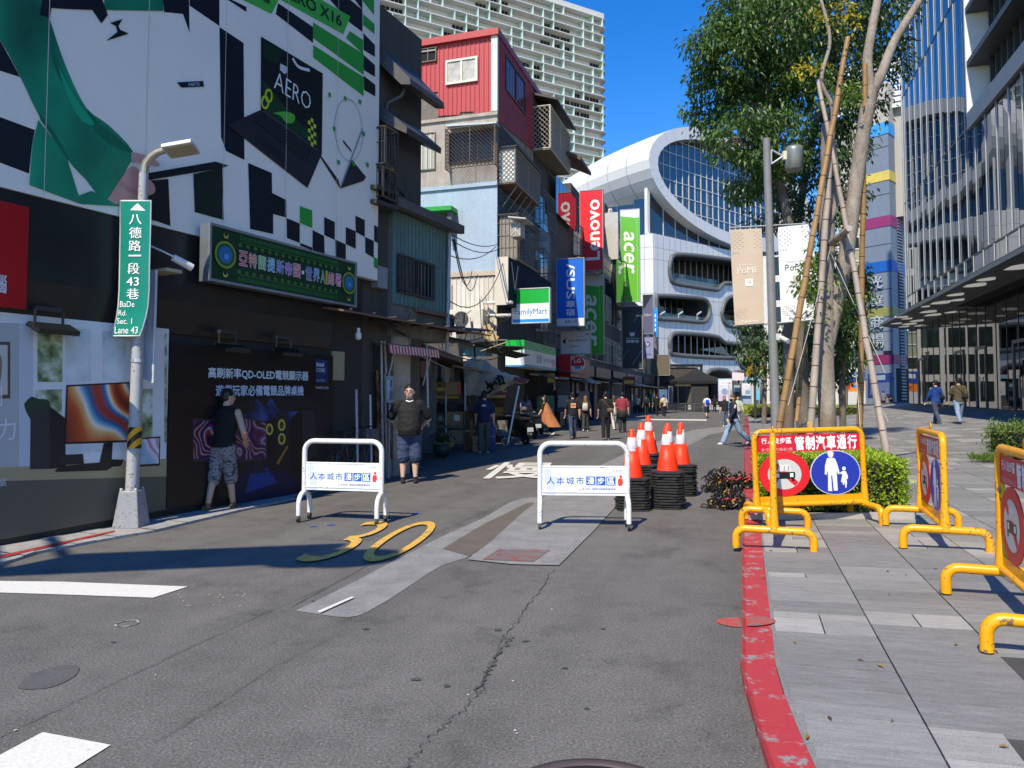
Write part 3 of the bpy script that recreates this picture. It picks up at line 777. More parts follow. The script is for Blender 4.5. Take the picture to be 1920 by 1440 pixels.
p.px(swirlscreen([(0, '#7a2a1c'), (.22, '#c8562a'), (.42, '#e8b070'), (.55, '#efe6d2'), (.7, '#6aa8c8'), (.85, '#1f5f94'), (1, '#a83a24')], 'swirl_print'), [(127, 725), (241, 719), (241, 825), (123, 829)])
p.px('#17181b', [(194, 831), (211, 830), (209, 861), (232, 862), (226, 874), (184, 877)]).px('#202226', [(112, 853), (155, 851), (157, 870), (111, 872)]).px('#15171a', [(103, 882), (112, 874), (190, 867), (217, 871), (200, 882), (104, 885)])
p.px('#1b1c20', [(261, 822), (300, 818), (299, 873), (260, 875)]).px(swirl([(0, '#8fb8d8'), (.5, '#e6e2ea'), (.8, '#b86a8a'), (1, '#dfe6ee')], 1.2, 5, 'pale_swirl_print'), [(263, 824), (298, 821), (297, 869), (262, 871)])
p.txtpx('#dfe4ec', '力', (-6, 828), (29, 824), (-6, 786), bold=.0).txtpx('#dfe4ec', '創', (-30, 764), (3, 762), (-30, 724)).txtpx('#c9ced6', '案', (-4, 914), (12, 911), (-4, 898)); p.build('print', pl)
pb0 = pa1 + .004
pk = thing('poster_wall', 'black gaming poster with glowing white characters and colourful monitors', 'poster', FA.P(pb0, pz0, .1))
MB().fb(FA, pb0, pb1, pz0, FA.ix(470, 655, pd)[1], .02, pd + .02).build('board', M('#131417', .35, var=.1, name='black_print'), pk)
p = Art(FA, pd + .022)
GALAXY = blotch([(.3, '#0d1020'), (.45, '#16254e'), (.6, '#33508c'), (.72, '#6a5aa0')], 3.2, 'galaxy_print', 7)
COLOR = swirl([(0, '#1a1030'), (.2, '#7a2a5a'), (.4, '#2a3a9a'), (.55, '#d8a060'), (.65, '#5aa0a0'), (.8, '#a03a2a'), (1, '#1a1438')], 1.3, 9, 'colour_burst_print')
p.px('#191b20', sp2([(430, 760), (520, 745), (610, 765), (612, 880), (560, 930), (440, 950), (410, 860)], 4)).px(GALAXY, sp2([(440, 780), (472, 772), (480, 748), (495, 760), (510, 748), (525, 770), (575, 772), (590, 785), (560, 800), (510, 795), (490, 800), (448, 796)], 4))
p.px('#0e1a3c', [(455, 880), (505, 868), (560, 905), (545, 930), (440, 955), (430, 930)]).px('#1c3f86', [(470, 885), (500, 876), (520, 905), (460, 925)])
p.px('#2e3138', [(361, 784), (402, 786), (402, 864), (361, 866)]).px(COLOR, [(363, 788), (402, 790), (402, 858), (363, 860)]).px('#2e3138', [(440, 778), (500, 791), (500, 863), (440, 868)]).px(COLOR, [(442, 782), (498, 794), (498, 858), (442, 863)])
p.px('#101216', [(498, 789), (541, 775), (543, 880), (505, 884)]).px('#1c2024', [(517, 776), (541, 775), (543, 880), (520, 880)])
for x, y in [(528, 797), (528, 823), (505, 805)]:
    p.px('#b8b850', [(x + 7 * cos(i * pi / 10), y + 11 * sin(i * pi / 10)) for i in range(20)]).px('#5a2a20', [(x + 4 * cos(i * pi / 10), y + 7 * sin(i * pi / 10)) for i in range(20)])
p.px('#0d0e12', [(545, 785), (566, 765), (590, 770), (596, 880), (548, 884)]).px('#262a30', [(566, 768), (590, 772), (596, 850), (570, 868)]).px('#b06a34', [(518, 868), (538, 835), (540, 838), (521, 872)])
p.px('#20242c', [(475, 870), (492, 868), (494, 880), (508, 884), (462, 890), (474, 882)])
p.txtpx('#cfe0ea', '高刷新率QD-OLED電競顯示器', (390, 710), (578, 715), (390, 688), bold=.03).txtpx('#c4d4ea', '遊戲玩家必備電競品牌桌機', (404, 743), (569, 742), (404, 721), bold=.03)
p.px('#142a62', [(591, 673), (614.5, 675), (614.5, 719), (591, 718)]).txtpx('#dfe6f2', 'intel', (593, 687), (607, 688), (593, 678), bold=.02).txtpx('#dfe6f2', 'CORE', (593, 697), (609, 698), (593, 690)).txtpx('#aab8d8', 'ULTRA', (593, 715), (608, 715.5), (593, 711))
p.txtpx('#c8ccd4', 'TN.MSI.COM', (591, 729), (615, 730), (591, 724)); p.build('print', pk)
# floodlights above the posters
def flood(px, py, dd, label, tilt=.0):
    a, z = FA.ix(px, py, dd); L = FA.P(a, z, dd)
    f = thing('floodlight', label, 'lamp', L, 'floodlights over the poster walls')
    q = MB(); w = .22
    q.prism([FA.P(a - w, z + .03, dd - .08), FA.P(a - w, z + .07, dd - .02), FA.P(a - w, z - .02, dd + .17), FA.P(a - w, z - .07, dd + .15)], FA.u * (2 * w)).build('housing', M(.01, .4, name='black_plastic'), f, bevel=.008)
    MB().add([FA.P(a - w + .02, z + .02, dd - .07), FA.P(a + w - .02, z + .02, dd - .07), FA.P(a + w - .02, z - .066, dd + .14), FA.P(a - w + .02, z - .066, dd + .14)], [(0, 1, 2, 3)]).build('lens', glass_mat('#3a4250', 1.5), f)
    for s in (-1, 1): MB().box(FA.P(a + s * .15, z + .12, dd - .03), (.02, .02, .16)).build('bracket', M(.012, .4), f)
    MB().fb(FA, a - .14, a + .14, z + .19, z + .24, dd - .12, dd - .02).build('driver_box', M(.04, .5), f)
flood(95, 617, .22, 'black floodlight tilted over the pale desk poster')
flood(430, 652, .30, 'black floodlight over the left of the gaming poster characters')
flood(535, 660, .30, 'black floodlight nearest the right end of the gaming poster')
# security camera under the billboard
a, z = FA.ix(342, 492, .5); cc = thing('security_camera', 'white bullet security camera on an arm under the billboard', 'camera', FA.P(a, z, .5))
WP = M(.72, .35, name='white_plastic')
MB().tube([FA.P(a - .1, z + .05, .45), FA.P(a + .12, z - .05, .53)], [.045, .05], 12).build('body', WP, cc)
MB().tube([FA.P(a + .115, z - .048, .53), FA.P(a + .125, z - .052, .534)], .042, 12).build('lens', M(.01, .1), cc)
rod([FA.P(a - .32, z + .24, .12), FA.P(a - .18, z + .12, .36), FA.P(a - .02, z + .04, .46)], .012, 'arm', WP, cc)
MB().fb(FA, a - .22, a, z - .14, z - .1, .12, .5).build('mount_plate', M('#b8ad90', .5), cc)
# ------------------------------------------------------------------ street pole with the green lane sign
PB = gd(246, 991); PB.z = .03
GALV = metal_paint((0.42, 0.43, 0.45), 0.38, (0.20, 0.17, 0.15), 0.62, 'galvanised_steel')
sp = thing('street_lamp', 'grey street lamp on a tapered concrete foot carrying the green lane sign', 'street lamp', PB)
bs = MB(); w0, w1, hb = .155, .105, .42
bs.add([PB + V((x * w, y * w * .9, z)) for w, z in ((w0, 0), (w1, hb)) for x, y in ((-1, -1), (1, -1), (1, 1), (-1, 1))], [(0, 1, 5, 4), (1, 2, 6, 5), (2, 3, 7, 6), (3, 0, 4, 7), (4, 5, 6, 7)])
bs.build('base', metal_paint((0.30, 0.31, 0.34), .5, (.18, .16, .15), .6, 'cast_base'), sp, bevel=.012)
for x in (-1, 1):
    for y in (-1, 1): MB().lathe([(.018, hb), (.018, hb + .03), (.001, hb + .03)], 6, PB + V((x * .085, y * .08, 0))).build('bolt', GALV, sp)
ptop = at(262, 330, PB.y); hb2 = ptop.z
d_ = V((.02, 0, 1))
pole_pts = [PB + V((0, 0, hb - .02)), PB + V((.02, 0, 1.4)), PB + V((.035, 0, 2.6)), PB + V((.05, 0, hb2))]
# the arm bends over towards the road
bend = [PB + V((.05, 0, hb2)) + v for v in (V((.005, 0, .06)), V((.03, -.005, .13)), V((.09, -.01, .20)), V((.17, -.02, .25)), V((.30, -.03, .29)))]
MB().tube([(p.x, p.y, p.z) for p in pole_pts], [.075, .07, .062, .052], 16).build('pole', GALV, sp)
MB().tube([pole_pts[-1]] + bend, [.05, .05, .048, .045, .042, .04], 12).build('arm', M('#b9b1a4', .35, .7, name='arm_metal'), sp)
hd = bend[-1]
h_ = MB(); Rm = Matrix.Rotation(R(-10), 3, 'Y') @ Matrix.Rotation(R(-16), 3, 'X')
h_.box(hd + V((.15, 0, .0)), (.36, .24, .05), Rm).box(hd + V((.17, 0, .035)), (.30, .18, .03), Rm).build('lamp_head', M('#d4cfc4', .4, name='lamp_shell'), sp, bevel=.008)
MB().box(hd + V((.17, 0, -.028)), (.34, .20, .006), Rm).build('lens', M('#b3a88e', .3, name='lamp_lens'), sp)
def cap_ring(z, r): MB().tube([PB + V((.03, 0, z - .02)), PB + V((.03, 0, z + .02))], r, 16).build('clamp_band', M('#c6c8cc', .3, .6), sp)
cap_ring(1.95, .075); cap_ring(2.35, .072)
st = MB(); z0 = 0.98; hz = .42                                     # hazard wrap
HZ, t_, b_ = nt('hazard_wrap')
sx = N(t_, 'ShaderNodeSeparateXYZ'); t_.links.new(pos(t_), sx.inputs[0])
ad = N(t_, 'ShaderNodeMath', operation='MULTIPLY_ADD'); t_.links.new(sx.outputs[0], ad.inputs[0]); ad.inputs[1].default_value = -1.0; t_.links.new(sx.outputs[2], ad.inputs[2])
fr_ = N(t_, 'ShaderNodeMath', operation='FRACT'); ml = N(t_, 'ShaderNodeMath', operation='MULTIPLY'); ml.inputs[1].default_value = 6.5
t_.links.new(ad.outputs[0], ml.inputs[0]); t_.links.new(ml.outputs[0], fr_.inputs[0])
t_.links.new(ramp(t_, fr_.outputs[0], [(.5, '#e0a010'), (.52, '#15130f')]), b_.inputs['Base Color']); b_.inputs['Roughness'].default_value = .4
zz0 = at(250, 845, PB.y).z; zz1 = at(250, 805, PB.y).z
MB().tube([PB + V((.012, 0, zz0)), PB + V((.018, 0, zz1))], .078, 16).build('hazard_band', HZ, sp)
# the bent green plate, standing a hand in front of the pole
Ys = PB.y - .10
L = [(224, 375), (284, 377), (283, 430), (281, 500), (280, 560), (276, 592), (266, 632), (213, 628), (219, 590), (222, 545), (223, 480), (224, 420)]
sgn = thing('street_name_sign', 'bent green street name sign with white characters on the lamp pole', 'sign', at(250, 500, Ys))
def bendY(y): return -.045 * max(0, (y - 560) / 70) ** 1.5
def sp_(x, y, k=0.0): 
    p = at(x, y, Ys); return V((p.x, p.y + bendY(y) - k, p.z))
rows = [(375, 224, 284), (430, 224, 283), (500, 223, 281), (545, 222, 280.5), (575, 220.5, 278.5), (595, 218.5, 275.5), (615, 215.5, 271), (631, 213, 266)]
pm = MB(); n_ = len(rows)
vs = [sp_(x, y) for y, l, r in rows for x in (l, (l + r) / 2, r)] + [sp_(x, y, -.004) for y, l, r in rows for x in (l, (l + r) / 2, r)]
fs = []
for i in range(n_ - 1):
    for j in range(2):
        a = i * 3 + j; fs += [(a, a + 3, a + 4, a + 1), (3 * n_ + a, 3 * n_ + a + 1, 3 * n_ + a + 4, 3 * n_ + a + 3)]
    a = i * 3; fs += [(a, 3 * n_ + a, 3 * n_ + a + 3, a + 3), (a + 2, a + 5, 3 * n_ + a + 5, 3 * n_ + a + 2)]
pm.add(vs, fs, 0, True).build('plate', M('#e8ece8', .4, name='white_border'), sgn)
gm = MB(); vs = []
for i, (y, l, r) in enumerate(rows):
    y_ = y + (2.2 if i == 0 else (-2.2 if i == n_ - 1 else 0)); vs += [sp_(x, y_, .0015) for x in (l + 2.2, (l + r) / 2, r - 2.2)]
gm.add(vs, [(i * 3 + j, i * 3 + j + 3, i * 3 + j + 4, i * 3 + j + 1) for i in range(n_ - 1) for j in range(2)], 0, True).build('face', M('#00806a', .3, var=.05, spec=.6, name='green_reflective'), sgn)
lt = MB(); WT = PR('#f2f5f2')
lt.poly([sp_(258, 381, .003), sp_(244, 394, .003), sp_(273, 395, .003)])
def chpx(s, x0, x1, y0, y1, bold=.015, sk=0.0):
    vs, fs = textmesh(s, 0, 0, 3)
    for e in ((-.3, .3) if bold > .01 else (0,)): lt.add([sp_(x0 + (x1 - x0) * u + e, y1 + (y0 - y1) * v, .009 + e * .0004) for u, v, _ in vs], fs)
for s, y0, y1, x0, x1 in [('八', 402, 421, 243, 266), ('德', 426, 447, 243, 266), ('路', 451, 471, 242, 265), ('一', 478, 481, 242, 265), ('段', 493, 514, 240, 262), ('43', 520, 536, 238, 261), ('巷', 541, 561, 238, 261)]: chpx(s, x0, x1, y0, y1)
for s, y0, y1, x0, x1 in [('BaDe', 565, 576, 226, 253), ('Rd.', 582, 592, 224, 239), ('Sec. 1', 597, 608, 222, 250), ('Lane 43', 613, 626, 219, 262)]: chpx(s, x0, x1, y0, y1, .008)
lt.build('lettering', WT, sgn)
for y in (392, 560): MB().box(at(255, y, Ys + .05), (.10, .10, .03)).build('clamp', GALV, sgn)
Yb = PB.y + .12                                     # back of the second plate behind the pole
sb = thing('sign_panel', 'plain white back of a tall sign panel behind the street lamp pole', 'sign', at(268, 600, Yb))
q = [at(x, y, Yb) for x, y in [(246, 698), (284, 717), (291, 508), (250, 500)]]
MB().prism(q, (0, .03, 0)).build('panel', M('#a9aeb8', .5), sb)
rod([at(287, 718, Yb - .01), at(293, 506, Yb - .01)], .018, 'edge_rail', M('#c2c6cc', .4), sb)
# ------------------------------------------------------------------ white barriers on castors
WPAINT = metal_paint((0.78, 0.78, 0.765), 0.3, (.42, .38, .33), .64, name='white_powder_coat')
RUB = M(0.015, .5, name='black_rubber'); STEEL = M((.5, .5, .52), .25, 1.0, name='bare_steel')
def fork(mb, x, dy, r, h, hh):
    """an inverted U foot across the barrier"""
    mb.tube([(x, -dy, hh)] + [(x, p.y, p.z) for p in arc((0, 0, h - dy), V((0, -1, 0)), V((0, 0, 1)), dy, 0, pi, 10)] + [(x, dy, hh)], r, 10)
wb = thing('barrier', 'white wheeled barrier left of the yellow 30 road marking', 'barrier', (0, 0, 0), 'white wheeled barriers across the lane')
W2, HB = .515, 1.03
f = MB(); rr = .032
pth = [(-W2, 0, .33)] + [tuple(V((-W2 + .13, 0, HB - .13 - rr)) + V((-cos(t) * .13, 0, sin(t) * .13))) for t in [i * pi / 12 for i in range(7)]] + [tuple(V((W2 - .13, 0, HB - .13 - rr)) + V((sin(t) * .13, 0, cos(t) * .13))) for t in [i * pi / 12 for i in range(7)]] + [(W2, 0, .33)]
f.tube(pth, rr, 12); f.build('hoop', WPAINT, wb)
MB().tube([(-W2, 0, .72), (W2, 0, .72)], .016, 8).tube([(-W2, 0, .426), (W2, 0, .426)], .02, 8).build('crossbar', WPAINT, wb)
MB().box((0, 0, .55), (2 * W2 - .05, .022, .325)).build('sign_panel', PR('#dfe3f0'), wb)
for s in (-1, 1):
    q = MB(); fork(q, s * W2, .14, .03, .36, .085); q.build('foot', WPAINT, wb)
    for y in (-.14, .14):
        cst = MB(); cst.tube([(s * W2 - .015, y, .04), (s * W2 + .015, y, .04)], .038, 14).build('caster', RUB, wb)
        MB().tube([(s * W2, y, .05), (s * W2, y, .1)], .018, 8).box((s * W2 + .02, y, .05), (.004, .03, .05)).box((s * W2 - .02, y, .05), (.004, .03, .05)).build('fork', STEEL, wb)
FW = Fr((0, -.012, 0), 90)
FW.u = V((1, 0, 0)); FW.n = V((0, -1, 0))
A_ = Art(FW, .0); pw = W2 - .03
A_.rect('#eaedf6', -pw, pw, .39, .71)
A_.px  # (shapes below are laid out in metres)
GHO = '#c9d2e6'
A_.disc(GHO, -.426, .655, .05).az(GHO, [(-.47, .60), (-.43, .615), (-.34, .615), (-.30, .60), (-.27, .49), (-.31, .49), (-.33, .53), (-.33, .395), (-.44, .395), (-.44, .53), (-.46, .53)])
for i, ch in enumerate('人本城市'): A_.txt('#1b57a8', ch, -.435 + i * .115, -.34 + i * .115, .515, .605, bold=.012)
for i, ch in enumerate('漫步區'):
    a = .03 + i * .118
    A_.rect('#1f58b4', a, a + .108, .508, .612); A_.txt('#f4f6fb', ch, a + .011, a + .097, .518, .602, bold=.02)
A_.disc('#d8402e', .435, .612, .017).az('#d8402e', [(.41, .59), (.455, .59), (.462, .53), (.45, .53), (.45, .505), (.405, .505), (.398, .56)])
A_.txt('#3a4668', '台北市八德資訊商圈發展協會', -.02, .375, .452, .478); A_.az('#c8a23a', [(-.06, .452), (-.03, .452), (-.045, .474)])
A_.txt('#5a6272', '臺北市政府', .38, .455, .672, .688); A_.az('#c8a23a', [(.345, .672), (.37, .672), (.357, .69)])
A_.build('lettering', wb)
wl = [gd(566, 976), gd(719, 982)]
wr = [gd(1010, 990), gd(1180, 992)]
for k, (p, q) in enumerate((wl, wr)):
    c = (p + q) / 2; o = wb if k == 0 else dup(wb, label='white wheeled barrier beside the stacked orange traffic cones')
    o.location = (c.x, c.y, 0); o.rotation_euler = (0, 0, atan2(q.y - p.y, q.x - p.x) + (0.0 if k == 0 else .01))
# ------------------------------------------------------------------ traffic cones in stacks
ORANGE = M('#ff3a0c', .5, var=.05, scale=5, name='orange_plastic'); REFL = worn_paint('#e0d8dc', '#d8a090', .25, .4, 30, .35, 'reflective_sleeve')
CB = M(0.022, .75, var=.5, scale=12, bmp=.3, name='recycled_rubber')
cone = thing('traffic_cone', 'orange traffic cone', 'traffic cone', (0, 0, 0), 'traffic cones stacked beside the barrier')
q = MB(); oct_ = lambda w, z: [(x * w, y * w, z) for x, y in ((-1, -.62), (-.62, -1), (.62, -1), (1, -.62), (1, .62), (.62, 1), (-.62, 1), (-1, .62))]
q.prism(oct_(.225, 0), (0, 0, .022)); q.add(oct_(.215, .022) + oct_(.165, .036), [(i, (i + 1) % 8, 8 + (i + 1) % 8, 8 + i) for i in range(8)] + [(8, 9, 10, 11, 12, 13, 14, 15)])
q.build('base', CB, cone, bevel=.004)
hc = .68
def rc(z): return .15 - (.15 - .032) * (z - .03) / (hc - .03)
MB().lathe([(rc(z), z) for z in (.03, .2, .426)] + [(rc(.426) + .0, .426)], 28).build('body', ORANGE, cone)
MB().lathe([(rc(.426) + .003, .426), (rc(.426) + .004, .429), (rc(.573) + .004, .570), (rc(.573), .573)], 28).build('reflective_sleeve', REFL, cone)
MB().lathe([(rc(.573), .573), (rc(hc), hc), (rc(hc) - .008, hc + .006), (.012, hc + .004)], 28).build('tip', ORANGE, cone)
basel = CB
first = True
ORD = 'lowest second third fourth fifth sixth seventh eighth ninth tenth eleventh twelfth thirteenth fourteenth'.split()
def stack(px, py, n, lab, nm, jit=.010, tilt=0.0):
    """n cones one inside another; only the top one and the rubber feet of the others show"""
    global first
    p = gd(px, py); z = 0.0; ph = random.uniform(-.2, .2)
    for k in range(n):
        o = cone if first else dup(cone)
        first = False
        o.location = (p.x + random.uniform(-jit, jit), p.y + random.uniform(-jit, jit), z); o.rotation_euler = (tilt * k / n + random.uniform(-.012, .012), random.uniform(-.012, .012), ph + random.uniform(-.12, .12))
        if k == n - 1: o['label'] = lab; o['group'] = 'top cones of the stacks'
        else: o['label'] = 'nested traffic cone, %s rubber foot from the ground, %s' % (ORD[k], nm); o['group'] = 'nested traffic cones showing their feet'
        z += .0365 + random.uniform(0, .003)
stack(1252, 952, 14, 'orange cone on top of the nearest wide stack with a lone top', 'nearest wide stack')
stack(1186, 955, 12, 'front left orange cone topping the stack against the white barrier', 'stack touching the white barrier', tilt=.03)
stack(1277, 928, 13, 'orange cone leaning right on the stack behind the nearest stack', 'stack just behind the nearest one')
stack(1203, 928, 13, 'middle orange cone of the left row with a torn white sleeve', 'middle stack of the left row')
stack(1217, 910, 15, 'tallest rear orange cone of the left row', 'tall rear stack')
stack(1222, 905, 10, 'low orange cone half hidden behind the tall rear cone', 'low stack hidden at the rear')
# ------------------------------------------------------------------ yellow barriers
YP = metal_paint('#f2a80c', 0.32, (.22, .13, .06), .63, 'yellow_paint')
YW = 0.66; YH = 1.12
yb = thing('barrier', 'yellow barrier facing the road in front of the clipped hedge', 'barrier', (0, 0, 0), 'yellow traffic barriers on the pavement')
r = .032; f = MB()
pth = [(-YW, 0, .20)] + [tuple(V((-YW + .10, 0, YH - .10 - r)) + V((-cos(t) * .10, 0, sin(t) * .10))) for t in [i * pi / 12 for i in range(7)]] + [tuple(V((YW - .10, 0, YH - .10 - r)) + V((sin(t) * .10, 0, cos(t) * .10))) for t in [i * pi / 12 for i in range(7)]] + [(YW, 0, .20)]
f.tube(pth, r, 12); f.build('hoop', YP, yb)
MB().box((0, .0, .275), (2 * YW - .05, .012, .08)).build('rail_plate', YP, yb)
MB().tube([(-YW, 0, .215), (YW, 0, .215)], .03, 10).build('rail', YP, yb)
MB().tube([(p.x, p.y, p.z) for p in arc((.03, 0, YH + .035), V((1, 0, 0)), V((0, 0, 1)), .026, -pi / 2, 3 * pi / 2 - .1, 12)], .008, 6).tube([(.03, 0, YH - .02), (.03, 0, YH + .012)], .009, 6).build('ring', YP, yb)
for s in (-1, 1):
    q = MB(); y_ = .36
    q.tube([(s * YW, -y_, 0)] + [tuple(V((s * YW, -y_ + .09, .10)) + V((0, -cos(t) * .09, sin(t) * .09))) for t in [i * pi / 10 for i in range(6)]] + [tuple(V((s * YW, y_ - .09, .10)) + V((0, sin(t) * .09, cos(t) * .09))) for t in [i * pi / 10 for i in range(6)]] + [(s * YW, y_, 0)], .038, 12)
    q.build('foot', YP, yb)
    MB().tube([(s * YW, 0, .18), (s * YW, 0, .45)], [.05, .034], 10).build('sleeve', YP, yb)
iw = YW - r
pn = MB().box((0, 0, .94), (2 * iw, .008, .2)).build('banner_panel', PR('#d01a30'), yb)
FY = Fr((0, 0, 0), 90); FY.u = V((1, 0, 0)); FY.n = V((0, -1, 0))
A_ = Art(FY, .005)
wt = '#eef0ee'
for i, ch in enumerate('行人徒步區'): A_.txt(wt, ch, -.575 + i * .075, -.507 + i * .075, .94, 1.01, bold=.03)
A_.txt('#e6a8a8', '週一至週五 中午12點-晚上12點', -.575, -.20, .853, .89, bold=.02)
for i, ch in enumerate('管制汽車通行'): A_.txt(wt, ch, -.17 + i * .129, -.052 + i * .129, .85, 1.025, bold=.05)
A_.build('lettering', yb)
def disc_plate(cx, rim, col, nm):
    MB().lathe([(.001, -.004), (.305, -.004), (.305, .004), (.001, .004)], 40, sm=False).mesh(nm, col)
for cx, col in ((-.31, '#d81f28'), (.31, '#2238a8')):
    q = MB(); n = 40
    q.prism([(cx + .308 * cos(2 * pi * i / n), -.010, .575 + .265 * sin(2 * pi * i / n)) for i in range(n)], (0, .008, 0))
    o = q.build('sign_disc', PR(col if cx < 0 else '#c8d0e0'), yb)
    A_ = Art(FY, .0115)
    if cx < 0:
        A_.disc('#c9cbc8', cx, .575, .205, .18)
        A_.az('#d81f28', [(cx - .165, .585 + .11), (cx - .12, .585 + .155), (cx + .165, .585 - .11), (cx + .12, .585 - .155)])
        k = '#15161a'
        A_.az('#d9dbd8', [(cx - .09, .61), (cx + .09, .61), (cx + .06, .69), (cx - .06, .69)])
        A_.az(k, [(cx - .125, .60), (cx + .125, .60), (cx + .13, .555), (cx + .12, .52), (cx + .12, .49), (cx + .085, .49), (cx + .085, .52), (cx - .085, .52), (cx - .085, .49), (cx - .12, .49), (cx - .12, .52), (cx - .13, .555)])
        A_.az('#f0f0ee', [(cx - .105, .585), (cx - .065, .585), (cx - .065, .54), (cx - .105, .54)]).az('#f0f0ee', [(cx + .065, .585), (cx + .105, .585), (cx + .105, .54), (cx + .065, .54)])
        A_.line(k, [], .01) if False else None
        for x0, x1 in ((-.06, -.055), (.0, .006), (.05, .056)): A_.az(k, [(cx + x0 - .01, .61), (cx + x1 - .01, .61), (cx + x1, .67), (cx + x0, .67)])
    else:
        A_.disc('#2238a8', cx, .575, .298, .256); w = '#e4e8ee'
        A_.disc(w, cx - .05, .79, .033, .036).az(w, [(cx - .10, .80), (cx, .80), (cx - .02, .815), (cx - .025, .835), (cx - .075, .835), (cx - .08, .815)])
        A_.az(w, [(cx - .095, .75), (cx - .005, .75), (cx + .02, .70), (cx + .045, .60), (cx + .05, .555), (cx + .03, .555), (cx + .005, .62), (cx + .015, .59), (cx + .018, .36), (cx - .03, .36), (cx - .042, .54), (cx - .055, .54), (cx - .05, .355), (cx - .10, .36), (cx - .092, .60), (cx - .112, .55), (cx - .132, .56), (cx - .125, .66)])
        A_.disc(w, cx + .105, .62, .022, .024).az(w, [(cx + .085, .59), (cx + .125, .59), (cx + .15, .53), (cx + .145, .49), (cx + .13, .50), (cx + .135, .455), (cx + .125, .39), (cx + .112, .39), (cx + .108, .45), (cx + .10, .45), (cx + .10, .426), (cx + .085, .426), (cx + .075, .46), (cx + .06, .46), (cx + .082, .55), (cx + .045, .58), (cx + .04, .565)])
    A_.build('sign_face', o)
def yplace(o, L_, R_):
    c = (L_ + R_) / 2; o.location = (c.x, c.y, pz(c.x, c.y) + .002)
    o.rotation_euler = (0, -atan2((pz(R_.x, R_.y) - pz(L_.x, L_.y)), (R_ - L_).length), atan2(R_.y - L_.y, R_.x - L_.x))
yplace(yb, pgd(1427, 982), pgd(1617, 975))
k2 = dup(yb, label='yellow barrier seen end on, standing over the red kerb'); yplace(k2, pgd(1452, 1031), pgd(1452, 1031) + V((.45, 1.24, 0)))
k3 = dup(yb, label='yellow barrier turned edgewise between the hedge and the nearest barrier'); yplace(k3, pgd(1722, 982) + V((0, 0, 0)), pgd(1782, 1040))
k4 = dup(yb, label='nearest yellow barrier cut off by the right edge of the photo'); yplace(k4, pgd(1872, 1112), pgd(2010, 1255))
# ------------------------------------------------------------------ planting
def leafmat(name, a, b_, trans=0.25):
    m, t, b = nt(name)
    g = N(t, 'ShaderNodeNewGeometry')
    c = ramp(t, g.outputs['Random Per Island'], [(0.0, a), (0.55, b_), (1.0, tuple(x * 1.35 for x in lin(b_)))])
    t.links.new(c, b.inputs['Base Color']); b.inputs['Roughness'].default_value = .42
    b.inputs['Specular IOR Level'].default_value = .45
    tr = N(t, 'ShaderNodeBsdfTranslucent'); mx = N(t, 'ShaderNodeMixShader'); mx.inputs[0].default_value = trans
    c2 = mixc(t, 1.0, c, (1.5, 1.6, .6), 'MULTIPLY'); t.links.new(c2, tr.inputs[0])
    t.links.new(b.outputs[0], mx.inputs[1]); t.links.new(tr.outputs[0], mx.inputs[2])
    t.links.new(mx.outputs[0], t.nodes['Material Output'].inputs[0])
    return m
LEAF = leafmat('tree_leaf', (.03, .066, .017), (.085, .16, .038), .3); LEAFY = leafmat('yellow_leaf', (.30, .26, .02), (.50, .40, .04), .35); LEAFD = leafmat('dark_leaf', (.02, .045, .014), (.055, .108, .03), .22)
HLEAF = leafmat('hedge_leaf', (.12, .20, .016), (.38, .48, .05), .4); LEAFL = leafmat('young_leaf', (.06, .11, .02), (.14, .22, .04), .3)
def rv():
    while True:
        v = V((random.uniform(-1, 1), random.uniform(-1, 1), random.uniform(-1, 1)))
        if .05 < v.length < 1: return v
def leaf(mb, p, d, l, w, m=0):
    """one folded leaf blade at p along d"""
    d = d.normalized(); s = d.cross(V((random.gauss(0, .5), random.gauss(0, .5), 1))).normalized(); up = s.cross(d)
    b = len(mb.v)
    mb.v += [tuple(p), tuple(p + d * l * .45 + s * w + up * w * .25), tuple(p + d * l - V((0, 0, l * .12))), tuple(p + d * l * .45 - s * w + up * w * .25)]
    mb.f += [(b, b + 1, b + 2), (b, b + 2, b + 3)]; mb.m += [m, m]; mb.sm += [False, False]
def spray(mb, p, n, r, l, w, m=0, droop=.5, flat=.75):
    """a twig's bunch of leaves"""
    for _ in range(n):
        o = rv(); o.z *= flat; q = p + o * r
        d = o.normalized() * .6 + rv() * .7 - V((0, 0, droop))
        leaf(mb, q, d, l * random.uniform(.7, 1.25), w * random.uniform(.8, 1.2), m)
BARK = None
def bark(lo, hi, name='bark'):
    m, t, b = nt(name)
    a = noise(t, 5, 6, .7, stretch=(1, 1, .3)); f = noise(t, 40, 4, .7, stretch=(1, 1, .4)); pt = noise(t, 2.2, 3, .6)
    c = mixc(t, 1.0, ramp(t, a, [(.3, lo), (.68, hi)]), ramp(t, f, [(.3, .7), (.65, 1.1)]), 'MULTIPLY')
    c = mixc(t, ramp(t, pt, [(.55, 0.0), (.68, .5)]), c, (.20, .12, .07))
    t.links.new(c, b.inputs['Base Color']); b.inputs['Roughness'].default_value = .9; bump(t, b, f, .02, .8)
    return m
BARK = bark((.19, .155, .125), (.40, .35, .30)); BARKD = bark((.10, .085, .07), (.22, .19, .16), 'dark_bark')
def limb(mb, pts, r0, r1, n=10, k=5, jit=.0):
    P = spline(pts, k); n_ = len(P)
    rs = [(r0 + (r1 - r0) * i / (n_ - 1)) * random.uniform(1 - jit, 1 + jit) for i in range(n_)]
    mb.tube(P, rs, n); return P
def apx(L, Y): return [at(x, y, Y if not isinstance(Y, (list, tuple)) else Y[i]) for i, (x, y) in enumerate(L)]
